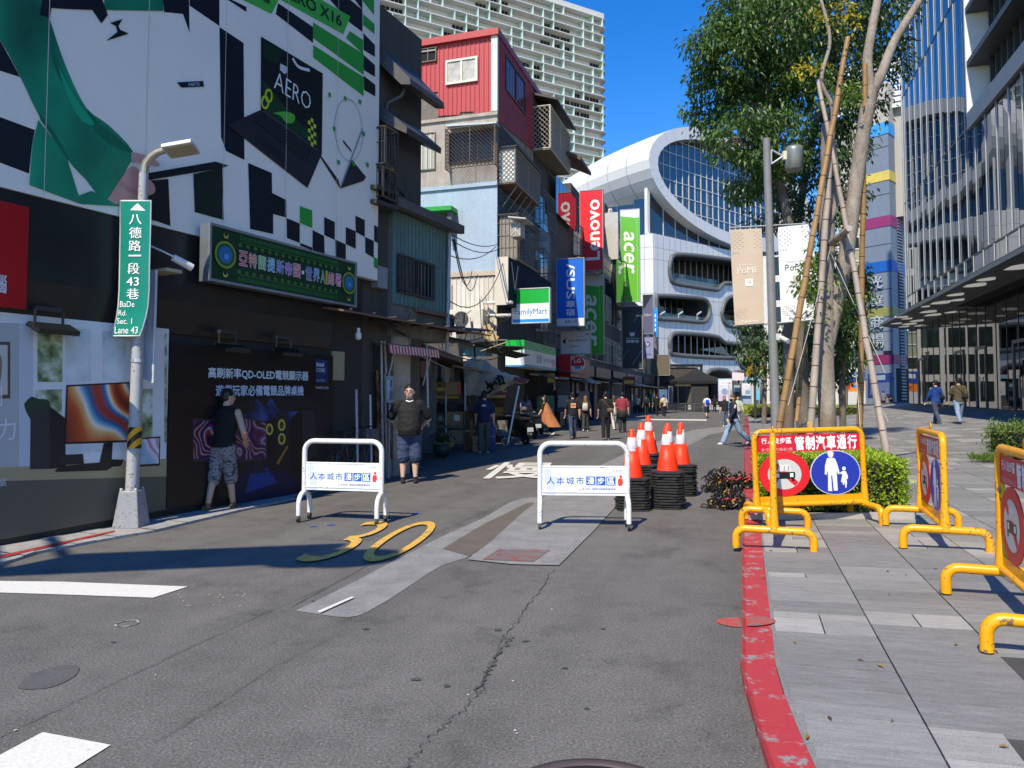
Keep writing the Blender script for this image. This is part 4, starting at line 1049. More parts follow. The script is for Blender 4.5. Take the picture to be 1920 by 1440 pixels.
# hedge behind the barrier, box of leaves over twigs
def hedge(name, corners, zt_, label, n, seed, l=.055, mat=HLEAF, group=None, wob=.09):
    random.seed(seed)
    c = sum((V((p[0], p[1], 0)) for p in corners), V()) / len(corners); base = pz(c.x, c.y)
    h = thing(name, label, 'hedge', (c.x, c.y, base), group)
    mb = MB(); A, B, C_, D = [V((p[0], p[1], 0)) for p in corners]
    def pt(u, v, w): q = A.lerp(B, u).lerp(D.lerp(C_, u), v); q.z = base + .03 + w * (zt_ - base); return q
    core = [pt(u, v, w) for w in (0, .86) for u, v in ((.04, .04), (.96, .04), (.96, .96), (.04, .96))]
    MB().hexa(core).build('twigs', M((.018, .02, .01), .95, var=.5, scale=14), h)
    lu, lv = (B - A).length, (D - A).length; lw = zt_ - base
    faces = [('t', lu * lv), ('f', lu * lw), ('k', lu * lw), ('l', lv * lw), ('r', lv * lw)]; tot = sum(a for _, a in faces)
    for nm, ar in faces:
        for _ in range(int(n * ar / tot)):
            u, v, w = random.random(), random.random(), random.random(); dn = random.random() ** 2 * .12
            if nm == 't': q = pt(u, v, 1 - dn * .3); o = V((0, 0, 1))
            elif nm == 'f': q = pt(u, dn * .5, w); o = (A - D).normalized()
            elif nm == 'k': q = pt(u, 1 - dn * .5, w); o = (D - A).normalized()
            elif nm == 'l': q = pt(dn * .5, v, w); o = (A - B).normalized()
            else: q = pt(1 - dn * .5, v, w); o = (B - A).normalized()
            bmpv = sin(q.x * 9 + 1.3 * sin(q.y * 7)) * cos(q.y * 8 + q.z * 6) * wob * .55 + random.gauss(0, wob * .3)
            q = q + o * bmpv
            leaf(mb, q, o * .7 + rv() * .9 + V((0, 0, .35)), l * random.uniform(.7, 1.3), l * .26, 0)
    mb.build('foliage', mat, h)
    return h
gA = pgd(1416, 968); gB = pgd(1712, 966)
hedge('hedge', [(gA.x + .12, gA.y + .1), (gB.x - .05, gB.y), (gB.x + .55, gB.y + 2.6), (gA.x + 1.0, gA.y + 2.9)], .72, 'clipped bright green hedge behind the yellow barrier at the tree feet', 21000, 3, wob=.05)
er = MB(); q = [pgd(x, y) for x, y in [(1405, 975), (1718, 972)]]
er.prism([q[0], q[1], q[1] + V((0, .07, 0)), q[0] + V((0, .07, 0))], (0, 0, .07)).build('planter_edging', M('#a8a49c', .8), None, 'pale low edging strip along the front of the clipped hedge', 'edging')
p = pgd(1890, 862); hedge('shrub', [(p.x - .12, p.y - .3), (p.x + 1.6, p.y - .4), (p.x + 1.7, p.y + .7), (p.x + .1, p.y + .8)], p.z + .60, 'round dark green clipped shrub at the right edge of the photo', 5500, 4, .06, LEAFL, wob=.2)
tf = MB(); random.seed(12)
for k in range(700):
    c = V((p.x - .55 + random.gauss(0, .16), p.y - .25 + random.gauss(0, .16), p.z)); leaf(tf, c, V((random.gauss(0, .5), random.gauss(0, .5), 1)), random.uniform(.1, .26), .006)
tf.build('grass_tuft', LEAFL, None, 'dark grassy tuft at the left foot of the round shrub', 'plant')
p = pgd(1405, 783); hedge('hedge', [(p.x, p.y), (p.x + 5, p.y - .5), (p.x + 6.2, p.y + 4), (p.x + 1.2, p.y + 5)], p.z + .62, 'low far hedge bed under the yellow lamp banners', 4500, 6, .10, HLEAF)
p = pgd(1548, 780); hedge('hedge', [(p.x, p.y), (p.x + 1.9, p.y - .2), (p.x + 2.3, p.y + 2), (p.x + .4, p.y + 2)], p.z + .5, 'small far hedge block behind the thickest tree trunk', 1800, 8, .08, HLEAF)
# the leaning tree with the cut stump: trunk, fork of two pale limbs
random.seed(21)
Y1 = 11.4; b = at(1556, 850, Y1); bz = pz(b.x, b.y)
t1 = thing('tree', 'pale forked tree with a sawn stump propped by bamboo poles', 'tree', (b.x, b.y, bz))
tm = MB()
limb(tm, apx([(1553, 870), (1551, 780), (1548, 640), (1550, 480), (1552, 330), (1553, 232)], Y1), .135, .105, 14, 6, .04)
tm.build('trunk', BARK, t1)
l2 = MB(); limb(l2, apx([(1552, 640), (1570, 560), (1588, 470), (1604, 350), (1620, 240), (1634, 165)], [Y1 + .05, Y1, Y1 - .1, Y1 - .15, Y1 - .2, Y1 - .2]), .12, .105, 12, 6, .04); l2.build('limb', BARK, t1)
l3 = MB(); limb(l3, apx([(1634, 175), (1626, 120), (1634, 60), (1652, -40), (1660, -160)], Y1 - .2), .085, .05, 10); l3.build('limb', BARK, t1)
l4 = MB(); limb(l4, apx([(1632, 180), (1652, 140), (1676, 80), (1706, 30), (1742, -30), (1790, -140)], Y1 - .2), .085, .045, 10); l4.build('limb', BARK, t1)
l5 = MB(); limb(l5, apx([(1552, 420), (1564, 395), (1568, 360), (1566, 300), (1561, 260), (1560, 200), (1540, 150), (1556, 80), (1545, 20), (1520, -60)], Y1 - .1), .05, .022, 8); l5.build('limb', BARK, t1)
yc = MB()
for _ in range(40):
    x, y = random.choice([(1525, 30), (1560, 12), (1590, 25), (1500, 132), (1570, 40), (1530, 125), (1490, 140), (1545, 25), (1590, 15)]); q = at(x + random.gauss(0, 13), y + random.gauss(0, 9), Y1 + random.gauss(-.1, .35)); spray(yc, q, 7, .12, .07, .018, 0, .35)
yc.build('yellow_foliage', LEAFY, t1)
gc = MB()
for _ in range(190):
    x, y = random.choice([(1540, 500), (1525, 520), (1550, 480), (1600, 165), (1585, 185), (1535, 590), (1515, 530), (1575, 560), (1560, 560), (1580, 180), (1530, 545)]); q = at(x + random.gauss(0, 17), y + random.gauss(0, 17), Y1 + .5 + random.gauss(0, .4)); spray(gc, q, 11, .14, .09, .021, 0, .4)
gc.build('crown', LEAFL, t1)
# the big leafy trees behind: crowns made of sprays on a skeleton of branches
def leafy(name, label, foot, Y, trunk, r0, blobs, nspray, per, lsz, mat=LEAF, seed=1, group=None, dep=1.0, barkm=None):
    random.seed(seed)
    b = at(foot[0], foot[1], Y); z = pz(b.x, b.y)
    t = thing(name, label, 'tree', (b.x, b.y, z), group)
    mb = MB(); pts = apx(trunk, Y); pts[0].z = z - .05
    P = limb(mb, pts, r0, r0 * .45, 12, 6, .04); mb.build('trunk', barkm or BARKD, t)
    br = MB(); cr = MB(); tot = sum(rx * ry for _, _, rx, ry in blobs)
    for x, y, rx, ry in blobs:
        c = at(x, y, Y + random.uniform(-.6, .9) * dep); RX, RZ = rx / FPX * Y, ry / FPX * Y
        s = min(P, key=lambda q: (q - c).length + (0 if q.z < c.z else .8))
        mid = s.lerp(c, .5) + V((random.uniform(-.2, .2), random.uniform(-.2, .2), .25))
        limb(br, [s, mid, c], r0 * .32, r0 * .09, 6, 4)
        m = max(3, int(nspray * rx * ry / tot))
        for _ in range(m):
            o = rv(); o = o * (o.length ** -.45); q = c + V((o.x * RX, o.y * RX * .9 * dep, o.z * RZ))
            if random.random() < .22: limb(br, [c.lerp(q, .15), c.lerp(q, .6) + V((0, 0, .06)), q], r0 * .08, .006, 4, 2)
            spray(cr, q, per, random.uniform(.2, .36) * lsz / .13, lsz, lsz * .22, 0, .75)
    br.build('limb', barkm or BARKD, t); cr.build('crown', mat, t)
    return t
leafy('tree', 'tall dark leafy tree rising left of the banner lamp post', (1506, 790), 16.2, [(1506, 800), (1504, 700), (1500, 620), (1492, 520), (1475, 400), (1455, 300), (1440, 180), (1445, 40)], .15,
      [(1385, 95, 60, 62), (1450, 50, 75, 70), (1345, 165, 48, 52), (1420, 180, 70, 60), (1330, 235, 32, 26), (1390, 260, 62, 48), (1455, 270, 60, 60), (1430, 330, 42, 36), (1395, 352, 34, 26), (1480, 150, 70, 70), (1312, 90, 20, 40), (1400, 20, 70, 50), (1490, -10, 80, 60), (1360, 60, 45, 40), (1318, 140, 26, 22), (1305, 205, 20, 14)], 1080, 22, .125, LEAF, 31, dep=1.1)
leafy('tree', 'dense dark tree whose crown fills the gap behind the bamboo poles', (1480, 790), 18.6, [(1478, 790), (1478, 640), (1483, 500), (1500, 390), (1525, 250), (1560, 120), (1575, 0)], .14,
      [(1520, 90, 62, 80), (1560, 190, 52, 62), (1600, 90, 60, 70), (1650, 40, 58, 55), (1530, 290, 46, 58), (1590, 260, 40, 50), (1650, 120, 52, 42), (1480, 330, 40, 52), (1500, 390, 36, 34), (1590, 360, 34, 36), (1560, 10, 80, 50), (1640, 200, 24, 20), (1440, 415, 34, 16), (1570, 420, 30, 24)], 660, 20, .145, LEAFD, 37, dep=1.2)
leafy('tree', 'mid green tree behind the bamboo, below the white banner', (1528, 770), 21, [(1580, 780), (1580, 690), (1590, 600), (1596, 540)], .10,
      [(1590, 520, 28, 40), (1610, 560, 24, 36), (1570, 590, 30, 40), (1600, 640, 34, 40), (1545, 600, 30, 50), (1560, 690, 34, 32), (1530, 560, 26, 30), (1520, 660, 30, 40)], 300, 18, .16, LEAFD, 41)
for k, (x, Y, lab, bl) in enumerate([(1432, 34, 'small dark tree standing between the grey lamp post and the yellow banners', [(1405, 650, 26, 26), (1440, 640, 30, 30), (1460, 670, 26, 26), (1425, 690, 26, 20), (1475, 640, 26, 36), (1400, 610, 18, 18)]),
                                     (1490, 38, 'dark far tree showing between bamboo poles and trunk', [(1490, 690, 26, 26), (1500, 640, 28, 34), (1520, 700, 26, 30), (1475, 720, 20, 20)]),
                                     (1585, 42, 'dark far tree in front of the gridded glass corner', [(1590, 650, 22, 26), (1575, 610, 22, 24), (1600, 600, 16, 26), (1570, 680, 22, 26), (1555, 640, 20, 30)])]):
    leafy('tree', lab, (x, 775), Y, [(x, 775), (x + 2, 720), (x + 4, 660)], .13, bl, 120, 16, .24, LEAFD, 50 + k, 'smaller plaza trees in the distance')
# bamboo props, nodes and all
def bamboo_mat(c, d):
    m, t, b = nt('bamboo')
    n1 = noise(t, 6, 5, .7, stretch=(1, 1, .25)); f = noise(t, 60, 3, .6)
    cc = mixc(t, ramp(t, n1, [(.35, 0.0), (.7, 1.0)]), c, d)
    t.links.new(mixc(t, 1.0, cc, ramp(t, f, [(.3, .8), (.7, 1.05)]), 'MULTIPLY'), b.inputs['Base Color']); b.inputs['Roughness'].default_value = .55
    return m
BAM = bamboo_mat((.40, .24, .09), (.24, .13, .05)); BAG = bamboo_mat((.47, .39, .33), (.30, .24, .20)); NODE = M((.09, .055, .03), .8)
def pole_px(p0, y0, p1, y1, r, mat, label, n=14):
    a = at(*p0, y0); b = at(*p1, y1)
    t = thing('bamboo_pole', label, 'pole', (a.x, a.y, a.z), 'bamboo poles propping the pale tree')
    L = (b - a).length; k = max(3, int(L / .32)); mb = MB(); nd = MB()
    P = []; Rr = []
    for i in range(k + 1):
        q = a.lerp(b, i / k) + V((random.uniform(-1, 1) * .008, 0, 0)); P.append(q); Rr.append(r * (1 - .25 * i / k) * random.uniform(.96, 1.03))
        if 0 < i < k: d = (b - a).normalized(); nd.tube([q - d * .008, q, q + d * .008], [Rr[-1] * 1.02, Rr[-1] * 1.12, Rr[-1] * 1.02], 10)
    mb.tube(P, Rr, 10).build('culm', mat, t); nd.build('node_ring', NODE, t)
    return t
random.seed(77)
pole_px((1456, 830), 10.9, (1590, 70), 11.0, .052, BAM, 'brown bamboo pole crossing in front of the white banner')
pole_px((1516, 845), 11.0, (1560, 260), 11.1, .058, BAG, 'grey bamboo pole leaning against the stump left of the trunk')
pole_px((1662, 852), 10.2, (1588, 430), 10.75, .052, BAG, 'grey bamboo pole slanting down into the bright hedge')
pole_px((1612, 835), 11.6, (1622, 120), 11.1, .05, BAM, 'upright brown bamboo pole right of the trunk')
pole_px((1560, 455), 11.15, (1592, 428), 10.45, .062, BAG, 'short hollow bamboo crosspiece tied to the stump')
pole_px((1588, 432), 10.9, (1534, 150), 11.2, .04, BAG, 'thin grey bamboo pole rising over the crosspiece')
pole_px((1493, 790), 14.2, (1512, 610), 14.4, .045, BAM, 'dark bamboo stake tied to the further trunk')
tie = MB()
for x, y, r in [(1550, 335, .15), (1590, 372, .10), (1552, 460, .15)]: c = at(x, y, Y1 - .05); tie.tube(arc(c, V((1, 0, 0)), V((0, 1, .15)), r, 0, 2 * pi, 16), .016, 6)
tie.build('tie', M((.05, .04, .03), .9), t1)
for (x0, y0, a), (x1, y1, b_), lb in [((1556, 470, 11.2), (1478, 760, 10.4), 'thin guy rope running down left of the trunk'), ((1556, 470, 11.2), (1660, 700, 10.5), 'thin guy rope running down right of the trunk'), ((1600, 640, 12), (1613, 800, 11), 'thin guy rope beside the upright bamboo'), ((1640, 740, 10.6), (1665, 790, 10.4), 'short guy rope beside the slanting bamboo')]:
    o = rod([at(x0, y0, a), at(x1, y1, b_)], .006, 'guy_rope', M((.45, .43, .38), .8), None, 5); tag(o, lb, 'rope')
# ------------------------------------------------------------------ lamp post with banners
Yp = 13.2; pb_ = at(1456, 790, Yp); pb_.z = pz(pb_.x, pb_.y)
PG = metal_paint((.24, .24, .25), .3, name='grey_powder_coat')
lp = thing('lamp_post', 'tall leaning grey lamp post with two hanging cloth banners', 'lamp post', pb_)
tp_ = at(1437, 260, Yp)
MB().tube([pb_, tp_], [.088, .066], 16).build('pole', PG, lp)
MB().lathe([(.2, 0), (.2, .02), (.13, .05), (.12, .12)], 16, pb_).build('base', PG, lp)
def lpx(x, y, d=0.0): return at(x, y, Yp - d)
WB = M('#b9c0c4', .4, .3)
MB().tube([lpx(1446, 281), lpx(1468, 293)], .02, 6).tube([lpx(1446, 308), lpx(1468, 293)], .02, 6).tube([lpx(1446, 281), lpx(1446, 308)], .02, 6).build('bracket', WB, lp)
c = lpx(1489, 298); MB().lathe([(.001, .22), (.15, .22), (.16, .16), (.16, -.2), (.14, -.22), (.001, -.22)], 18, c).build('lantern', M('#8b918e', .35, .4), lp)
MB().box(lpx(1472, 292), (.09, .08, .16)).build('junction', M('#d8d4c4', .5), lp)
for y0, y1, x0, x1 in ((427, 419, 1368, 1516), (611, 601, 1376, 1528)): rod([lpx(x0, y0), lpx(x1, y1)], .014, 'banner_arm', WB, lp)
MB().box(lpx(1456, 632), (.12, .14, .12)).tube([lpx(1462, 632, .02), lpx(1478, 640, .25)], .045, 10).build('camera', M('#c9cdd0', .4), lp)
def banner(quad, base, label, dark, acc, pal):
    q = [lpx(*p, .03) for p in quad]          # ll, lr, ur, ul
    b = thing('banner', label, 'banner', q[0], 'cloth banners on the lamp post')
    mb = MB(); nu, nv = 6, 12; vs = []
    for k in (0, 1):
        for j in range(nv + 1):
            for i in range(nu + 1):
                u, v = i / nu, j / nv; p = q[0].lerp(q[1], u).lerp(q[3].lerp(q[2], u), v)
                vs.append(p + V((0, .02 * sin(u * 3 + v * 2.4) * sin(pi * v) + .004 * k, 0)))
    n1 = (nu + 1) * (nv + 1); fs = []
    for j in range(nv):
        for i in range(nu):
            a = j * (nu + 1) + i; fs += [(a, a + 1, a + nu + 2, a + nu + 1), (n1 + a, n1 + a + nu + 1, n1 + a + nu + 2, n1 + a + 1)]
    mb.add(vs, fs, 0, True).build('cloth', M(base, .8, var=.04), b)
    tx = MB(); mats = [M(dark, .7), M(acc, .7), M(pal, .8), M('#b09a88', .8)]
    def Pq(u, v): p = q[0].lerp(q[1], u).lerp(q[3].lerp(q[2], u), v); return p + V((0, .02 * sin(u * 3 + v * 2.4) * sin(pi * v) - .006, 0))
    def T(s, u0, u1, v0, v1, m, bold=0.0): text(tx, s, Pq(u0, v0), Pq(u1, v0) - Pq(u0, v0), Pq(u0, v1) - Pq(u0, v0), m, bold=bold)
    T('PoME', .18, .84, .535, .60, 0, -.008); T('Panasonic Homes', .25, .78, .62, .632, 0); T('Panasonic', .24, .84, .02, .045, 0, .015)
    tx.poly([Pq(.42, .40), Pq(.66, .40), Pq(.66, .475), Pq(.42, .475)], 1)
    for s, u0 in (('1F', .47),): text(tx, s, Pq(u0, .42) - V((0, .003, 0)), Pq(.61, .42) - Pq(u0, .42), Pq(u0, .457) - Pq(u0, .42), 3 if dark.startswith('#e') else 2, bold=.02)
    for i in range(12):
        for j in range(9):
            u, v = .02 + i * .08, .80 + j * .021
            if (i + j) % 2 and (i < 5 or i > 8): tx.poly([Pq(u, v), Pq(u + .05, v), Pq(u + .05, v + .014), Pq(u, v + .014)], 2)
    for i in range(7):
        for j in range(5):
            u, v = .04 + i * .06, .07 + j * .022
            if (i * 7 + j * 3) % 4: tx.poly([Pq(u, v), Pq(u + .04, v), Pq(u + .04, v + .014), Pq(u, v + .014)], 2)
    for i in range(3): T('×', .02 + i * .09, .08 + i * .09, .745, .77, 2, .02)
    tx.build('print', mats, b)
banner([(1378, 610), (1433, 606), (1428, 428), (1369, 431)], '#cbb9a6', 'beige banner hanging left of the grey lamp post', '#efe8de', '#f2f0ea', '#cbbcae')
banner([(1465, 605), (1527, 599), (1517, 420), (1459, 426)], '#e9ebee', 'white banner hanging right of the grey lamp post behind bamboo', '#5a5f66', '#c4b6a4', '#d3d4d6')
# ------------------------------------------------------------------ old row of houses on the left
random.seed(5)
Kp = at(932, 744, 30.0); Kp.z = 0
FB = Fr(Kp, 17.5); FH = Fr(Kp, 107.5)
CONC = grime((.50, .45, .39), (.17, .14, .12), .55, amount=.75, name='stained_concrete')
REDC = corrug((.50, .055, .06), .2, 0, .5, (.36, .05, .05), .35, 'red_corrugated'); WTRIM = grime((.72, .75, .70), (.4, .38, .33), .5, .6, amount=.4, name='white_trim')
BLUEW = grime((.42, .54, .66), (.30, .36, .42), .5, amount=.55, name='pale_blue_render'); TEAL = corrug((.16, .27, .27), .2, 0, .6, (.07, .10, .09), .6, 'teal_corrugated')
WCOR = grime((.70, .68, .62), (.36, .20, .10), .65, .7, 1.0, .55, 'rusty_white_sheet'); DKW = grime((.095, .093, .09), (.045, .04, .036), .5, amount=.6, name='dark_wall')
DKMET = metal_paint((.05, .05, .052), .5, (.12, .07, .05), .6, 'dark_steel'); RUST = metal_paint((.22, .13, .09), .7, (.10, .05, .03), .6, 'rusty_steel')
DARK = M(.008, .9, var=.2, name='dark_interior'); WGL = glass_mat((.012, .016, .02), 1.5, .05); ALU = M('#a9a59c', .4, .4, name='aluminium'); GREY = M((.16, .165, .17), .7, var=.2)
def ribs(fr, x0, x1, y0, y1, pitch, d, name, mat, parent, cut=None):
    """corrugated cladding: one folded sheet per pitch"""
    a0, _ = fr.ix(x0, (y0 + y1) / 2, d); a1, _ = fr.ix(x1, (y0 + y1) / 2, d)
    n = max(1, int(round((a1 - a0) / pitch))); w = (a1 - a0) / n
    for i in range(n):
        a = a0 + i * w; zt_ = fr.ix((x0 + x1) / 2, y0, d)[1]; zb_ = fr.ix((x0 + x1) / 2, y1, d)[1]
        if cut: zb_, zt_ = cut(a + w / 2, zb_, zt_)
        zb_ += random.uniform(-.015, .015)
        pr_ = [(0, 0), (.10, 0), (.16, .035), (.30, .035), (.36, 0), (1, 0)]
        P = [fr.P(a + u * w, zb_, d + v) for u, v in pr_] + [fr.P(a + w, zb_, d - .03), fr.P(a, zb_, d - .03)]
        MB().prism(P, (0, 0, zt_ - zb_)).build(name, mat, parent)
def window(fr, x0, x1, y0, y1, d, parent, label=None, frame=ALU, pane=WGL, bars=1, fw=.06, name='window', dep=.06):
    am, _ = fr.ix((x0 + x1) / 2, (y0 + y1) / 2, d)
    a0 = fr.ix(x0, (y0 + y1) / 2, d)[0]; a1 = fr.ix(x1, (y0 + y1) / 2, d)[0]; z0 = fr.ix((x0 + x1) / 2, y1, d)[1]; z1 = fr.ix((x0 + x1) / 2, y0, d)[1]
    mb = MB()
    for b_ in ((a0, a1, z0, z0 + fw), (a0, a1, z1 - fw, z1), (a0, a0 + fw, z0 + fw, z1 - fw), (a1 - fw, a1, z0 + fw, z1 - fw)): mb.fb(fr, *b_, d - .02, d + dep)
    for k in range(bars):
        c = a0 + (a1 - a0) * (k + 1) / (bars + 1); mb.fb(fr, c - fw * .45, c + fw * .45, z0 + fw, z1 - fw, d - .02, d + dep - .005)
    w = mb.build(name, frame, parent, label=label)
    for k in range(bars + 1):
        c0 = a0 + (a1 - a0) * k / (bars + 1) + fw * .5; c1 = a0 + (a1 - a0) * (k + 1) / (bars + 1) - fw * .5
        MB().fb(fr, c0, c1, z0 + fw, z1 - fw, d - .01, d + .012).build('pane', pane, w)
    return w
def cage(fr, x0, x1, y0, y1, d0, d1, parent, pitch=.16, bar=.012, frame=ALU, diamond=True, end=True, name='window_cage', label=None, fwd=.025):
    """projecting window cage: square frame with a mesh of bars on front and both ends"""
    a0 = fr.ix(x0, (y0 + y1) / 2, d1)[0]; a1 = fr.ix(x1, (y0 + y1) / 2, d1)[0]; z0 = fr.ix((x0 + x1) / 2, y1, d1)[1]; z1 = fr.ix((x0 + x1) / 2, y0, d1)[1]
    return cage_az(fr, a0, a1, z0, z1, d0, d1, parent, pitch, bar, frame, diamond, name, label, fwd)
def cage_az(fr, a0, a1, z0, z1, d0, d1, parent, pitch=.16, bar=.012, frame=ALU, diamond=True, name='window_cage', label=None, fwd=.025):
    mb = MB(); P = fr.P
    for a in (a0, a1):
        for z in (z0, z1): mb.tube([P(a, z, d0), P(a, z, d1)], fwd, 4, sm=False)
        mb.tube([P(a, z0, d1), P(a, z1, d1)], fwd, 4, sm=False)
    for z in (z0, z1): mb.tube([P(a0, z, d1), P(a1, z, d1)], fwd, 4, sm=False)
    mb.tube([P((a0 + a1) / 2, z0, d1), P((a0 + a1) / 2, z1, d1)], fwd * .8, 4, sm=False)
    c = mb.build(name, frame, parent, label=label)
    g = MB()
    def net(o, ex, W, H):
        if diamond:
            k = -H
            while k < W:
                s0, s1 = max(k, 0), min(k + H, W)
                if s1 > s0:
                    g.tube([o + ex * s0 + V((0, 0, s0 - k)), o + ex * s1 + V((0, 0, s1 - k))], bar, 3, caps=False, sm=False)
                    g.tube([o + ex * s0 + V((0, 0, H - (s0 - k))), o + ex * s1 + V((0, 0, H - (s1 - k)))], bar, 3, caps=False, sm=False)
                k += pitch
        else:
            k = pitch
            while k < W: g.tube([o + ex * k, o + ex * k + V((0, 0, H))], bar, 4, caps=False, sm=False); k += pitch
            k = pitch * 3
            while k < H: g.tube([o + V((0, 0, k)), o + ex * W + V((0, 0, k))], bar, 4, caps=False, sm=False); k += pitch * 3
    net(P(a0, z0, d1), fr.u, a1 - a0, z1 - z0)
    for a in (a0, a1): net(P(a, z0, d0), fr.n, d1 - d0, z1 - z0)
    g.build('grille', frame, c)['kind'] = 'stuff'
    return c
# ---- dark neighbour right after the billboard
ea0 = FA.ix(708, 300)[0] + .02; ea1 = FA.ix(738, 300)[0]
nb = thing('building', 'narrow dark house with sagging eaves right beside the billboard', 'building', FA.P(ea0, 0))
MB().fb(FA, A1 + .02, ea1 + 1.2, 0, 9.2, -6, -.12).build('wall', DKW, nb)
for L, th in (([(672, 45), (706, 82), (768, 146), (770, 158), (752, 158), (700, 108), (672, 80)], 1.3), ([(700, 188), (726, 206), (763, 238), (762, 250), (726, 234), (700, 215)], 1.3)):
    Yq = FA.P(ea0 + .1, 0).y
    MB().prism([at(x, y, Yq) for x, y in L], FA.u * th).build('eave', DKMET, nb)
rod([at(757, 157, 13.9), at(757, 172, 13.9), at(752, 180, 13.9), at(727, 193, 13.9), at(724, 205, 13.9), at(724, 330, 13.9)], .035, 'downpipe', metal_paint((.10, .12, .13), .5), nb)
cage(FA, 722, 745, 243, 312, .0, .35, nb, .14, .01, DKMET, False, name='flower_rack')
cage(FA, 718, 742, 318, 372, .0, .3, nb, .16, .01, DKMET, False, name='flower_rack')
for y in (345, 372): MB().prism([FA.pp(706, y, .3), FA.pp(748, y + 16, .3), FA.pp(748, y + 22, .3), FA.pp(706, y + 8, .3)], FA.n * -.5).build('canopy', DKMET, nb)
MB().fb(FA, *sorted((FA.ix(708, 520, .05)[0], FA.ix(726, 520, .05)[0])), FA.ix(716, 540, .05)[1], FA.ix(716, 500, .05)[1], -.1, .06).build('meter_box', M('#8e959c', .6), nb)
# ---- teal corrugated shack
ts = thing('building', 'teal corrugated upper storey with a barred window beside the billboard', 'building', FA.P(ea1, 0))
ta0, ta1 = FA.ix(737, 450)[0], FA.ix(842, 500)[0]
tz1 = FA.ix(737, 388)[1]; tz0 = FA.ix(790, 582)[1]
MB().fb(FA, ta0, ta1, tz0 - .6, tz1 - .1, -4.5, -.035).build('wall', grime((.22, .22, .21), (.08, .07, .06), .5, amount=.7), ts)
ribs(FA, 737, 842, 398, 580, .14, 0.0, 'cladding_panel', TEAL, ts, cut=lambda a, b, t: (tz0 + .02, tz1 - .05))
rs = MB(); rs.prism([FA.P(ta0 - .25, tz1 + .28, -1.6), FA.P(ta0 - .25, tz1 + .33, -1.6), FA.P(ta0 - .25, tz1 + .12, .28), FA.P(ta0 - .25, tz1 - .06, .28), FA.P(ta0 - .25, tz1 - .06, .2)], FA.u * (ta1 - ta0 + .45)).build('roof', grime((.15, .14, .14), (.05, .05, .05), .5, amount=.6), ts)
window(FA, 745, 812, 486, 556, .02, ts, frame=DKMET, bars=1, fw=.04)
wb_ = MB()
for k in range(12):
    a = FA.ix(747 + k * 2.6, 520, .1)[0]; z_0 = FA.ix(760, 545, .1)[1]; z_1 = FA.ix(760, 484, .1)[1]; wb_.tube([FA.P(a, z_0, .12), FA.P(a, z_1, .12)], .011, 5)
wb_.build('window_bar', DKMET, ts)['kind'] = 'stuff'
MB().fb(FA, FA.ix(782, 560, .05)[0], ta1, tz0 - .06, tz0 + .02, 0, .12).build('ledge', RUST, ts)
rod([FA.pp(843, 438, .1), FA.pp(838, 660, .1)], .04, 'downpipe', GALV, ts)
# ---- ground floor under it: shops, columns
lw = thing('building', 'dark ground floor shops with grey column and shutters under the teal storey', 'building', FA.P(ea0 - 1.2, 0))
s0 = pb1 + .02; sE = FA.ix(862, 700)[0]
MB().fb(FA, s0, sE, 0, 3.3, -3.6, -2.2).build('back_wall', DKW, lw)
MB().fb(FA, s0, sE, 3.05, 3.4, -3.5, -.14).build('lintel', grime((.18, .17, .15), (.05, .05, .05), .5, amount=.7), lw)
MB().fb(FA, FA.ix(742, 760)[0], FA.ix(773, 760)[0], 0, 3.05, -.7, -.05).build('column', grime((.48, .46, .42), (.2, .18, .16), .5, amount=.7), lw)
MB().fb(FA, s0 - .01, s0 + .2, 0, 3.05, -2.2, -.02).build('column', grime((.42, .43, .44), (.15, .15, .15), .5, amount=.7), lw)
MB().fb(FA, s0, FA.ix(725, 700)[0], 2.2, 3.05, -.9, -.2).build('shutter_box', grime((.34, .40, .43), (.14, .16, .16), .5, amount=.7), lw)
px_ = FA.ix(626, 700, .1); MB().fb(FA, *sorted((FA.ix(624, 680, .04)[0], FA.ix(645, 680, .04)[0])), FA.ix(634, 713, .04)[1], FA.ix(634, 659, .04)[1], -.04, .05).build('notice_board', M('#9b9779', .7), lw)
awn = MB()
awn.prism([FA.P(s0 - .3, 3.05, -.1), FA.P(s0 - .3, 3.09, -.1), FA.P(s0 - .3, 2.98, .55), FA.P(s0 - .3, 2.95, .55)], FA.u * (sE - s0 + .8)).build('canopy', RUST, lw)
for k in range(8):
    a = s0 + (sE - s0) * k / 7; rod([FA.P(a, 3.0, -.1), FA.P(a, 3.02, .5)], .02, 'canopy_rib', DKMET, lw, 5)
# temple style front with couplets
tf_ = thing('store', 'dark green shop front hung with red and green character plaques', 'shop', FA.P(FA.ix(650, 800)[0], 0))
fa0, fa1 = FA.ix(651, 800, -.3)[0], FA.ix(718, 800, -.3)[0]
MB().fb(FA, fa0, fa1, .0, 2.25, -.40, -.3).build('panel', M((.02, .09, .04), .5), tf_)
MB().fb(FA, fa0, fa1, 1.9, 2.05, -.3, -.26).build('lintel', M((.02, .11, .04), .5), tf_)
plq = ['#8a3038', '#2a7a62', '#b8b4a8', '#a03840']
for x, ys in ((668, (706, 742, 760, 784, 800)), (680, (722, 742, 760)), (693, (706, 742, 760, 784, 812))):
    for i, y in enumerate(ys):
        a, z = FA.ix(x, y, -.25); MB().fb(FA, a - .055, a + .055, z - .085, z + .075, -.3, -.25).build('plaque', PR(plq[(i + int(x)) % 4]), tf_)
q = MB(); a, z = FA.ix(680, 706, -.22); q.tube([FA.P(a, z - .16, -.22), FA.P(a, z - .05, -.22), FA.P(a, z + .1, -.22), FA.P(a, z + .2, -.22)], [.06, .075, .06, .01], 8).build('emblem', M('#5a6468', .5), tf_)
random.seed(9)
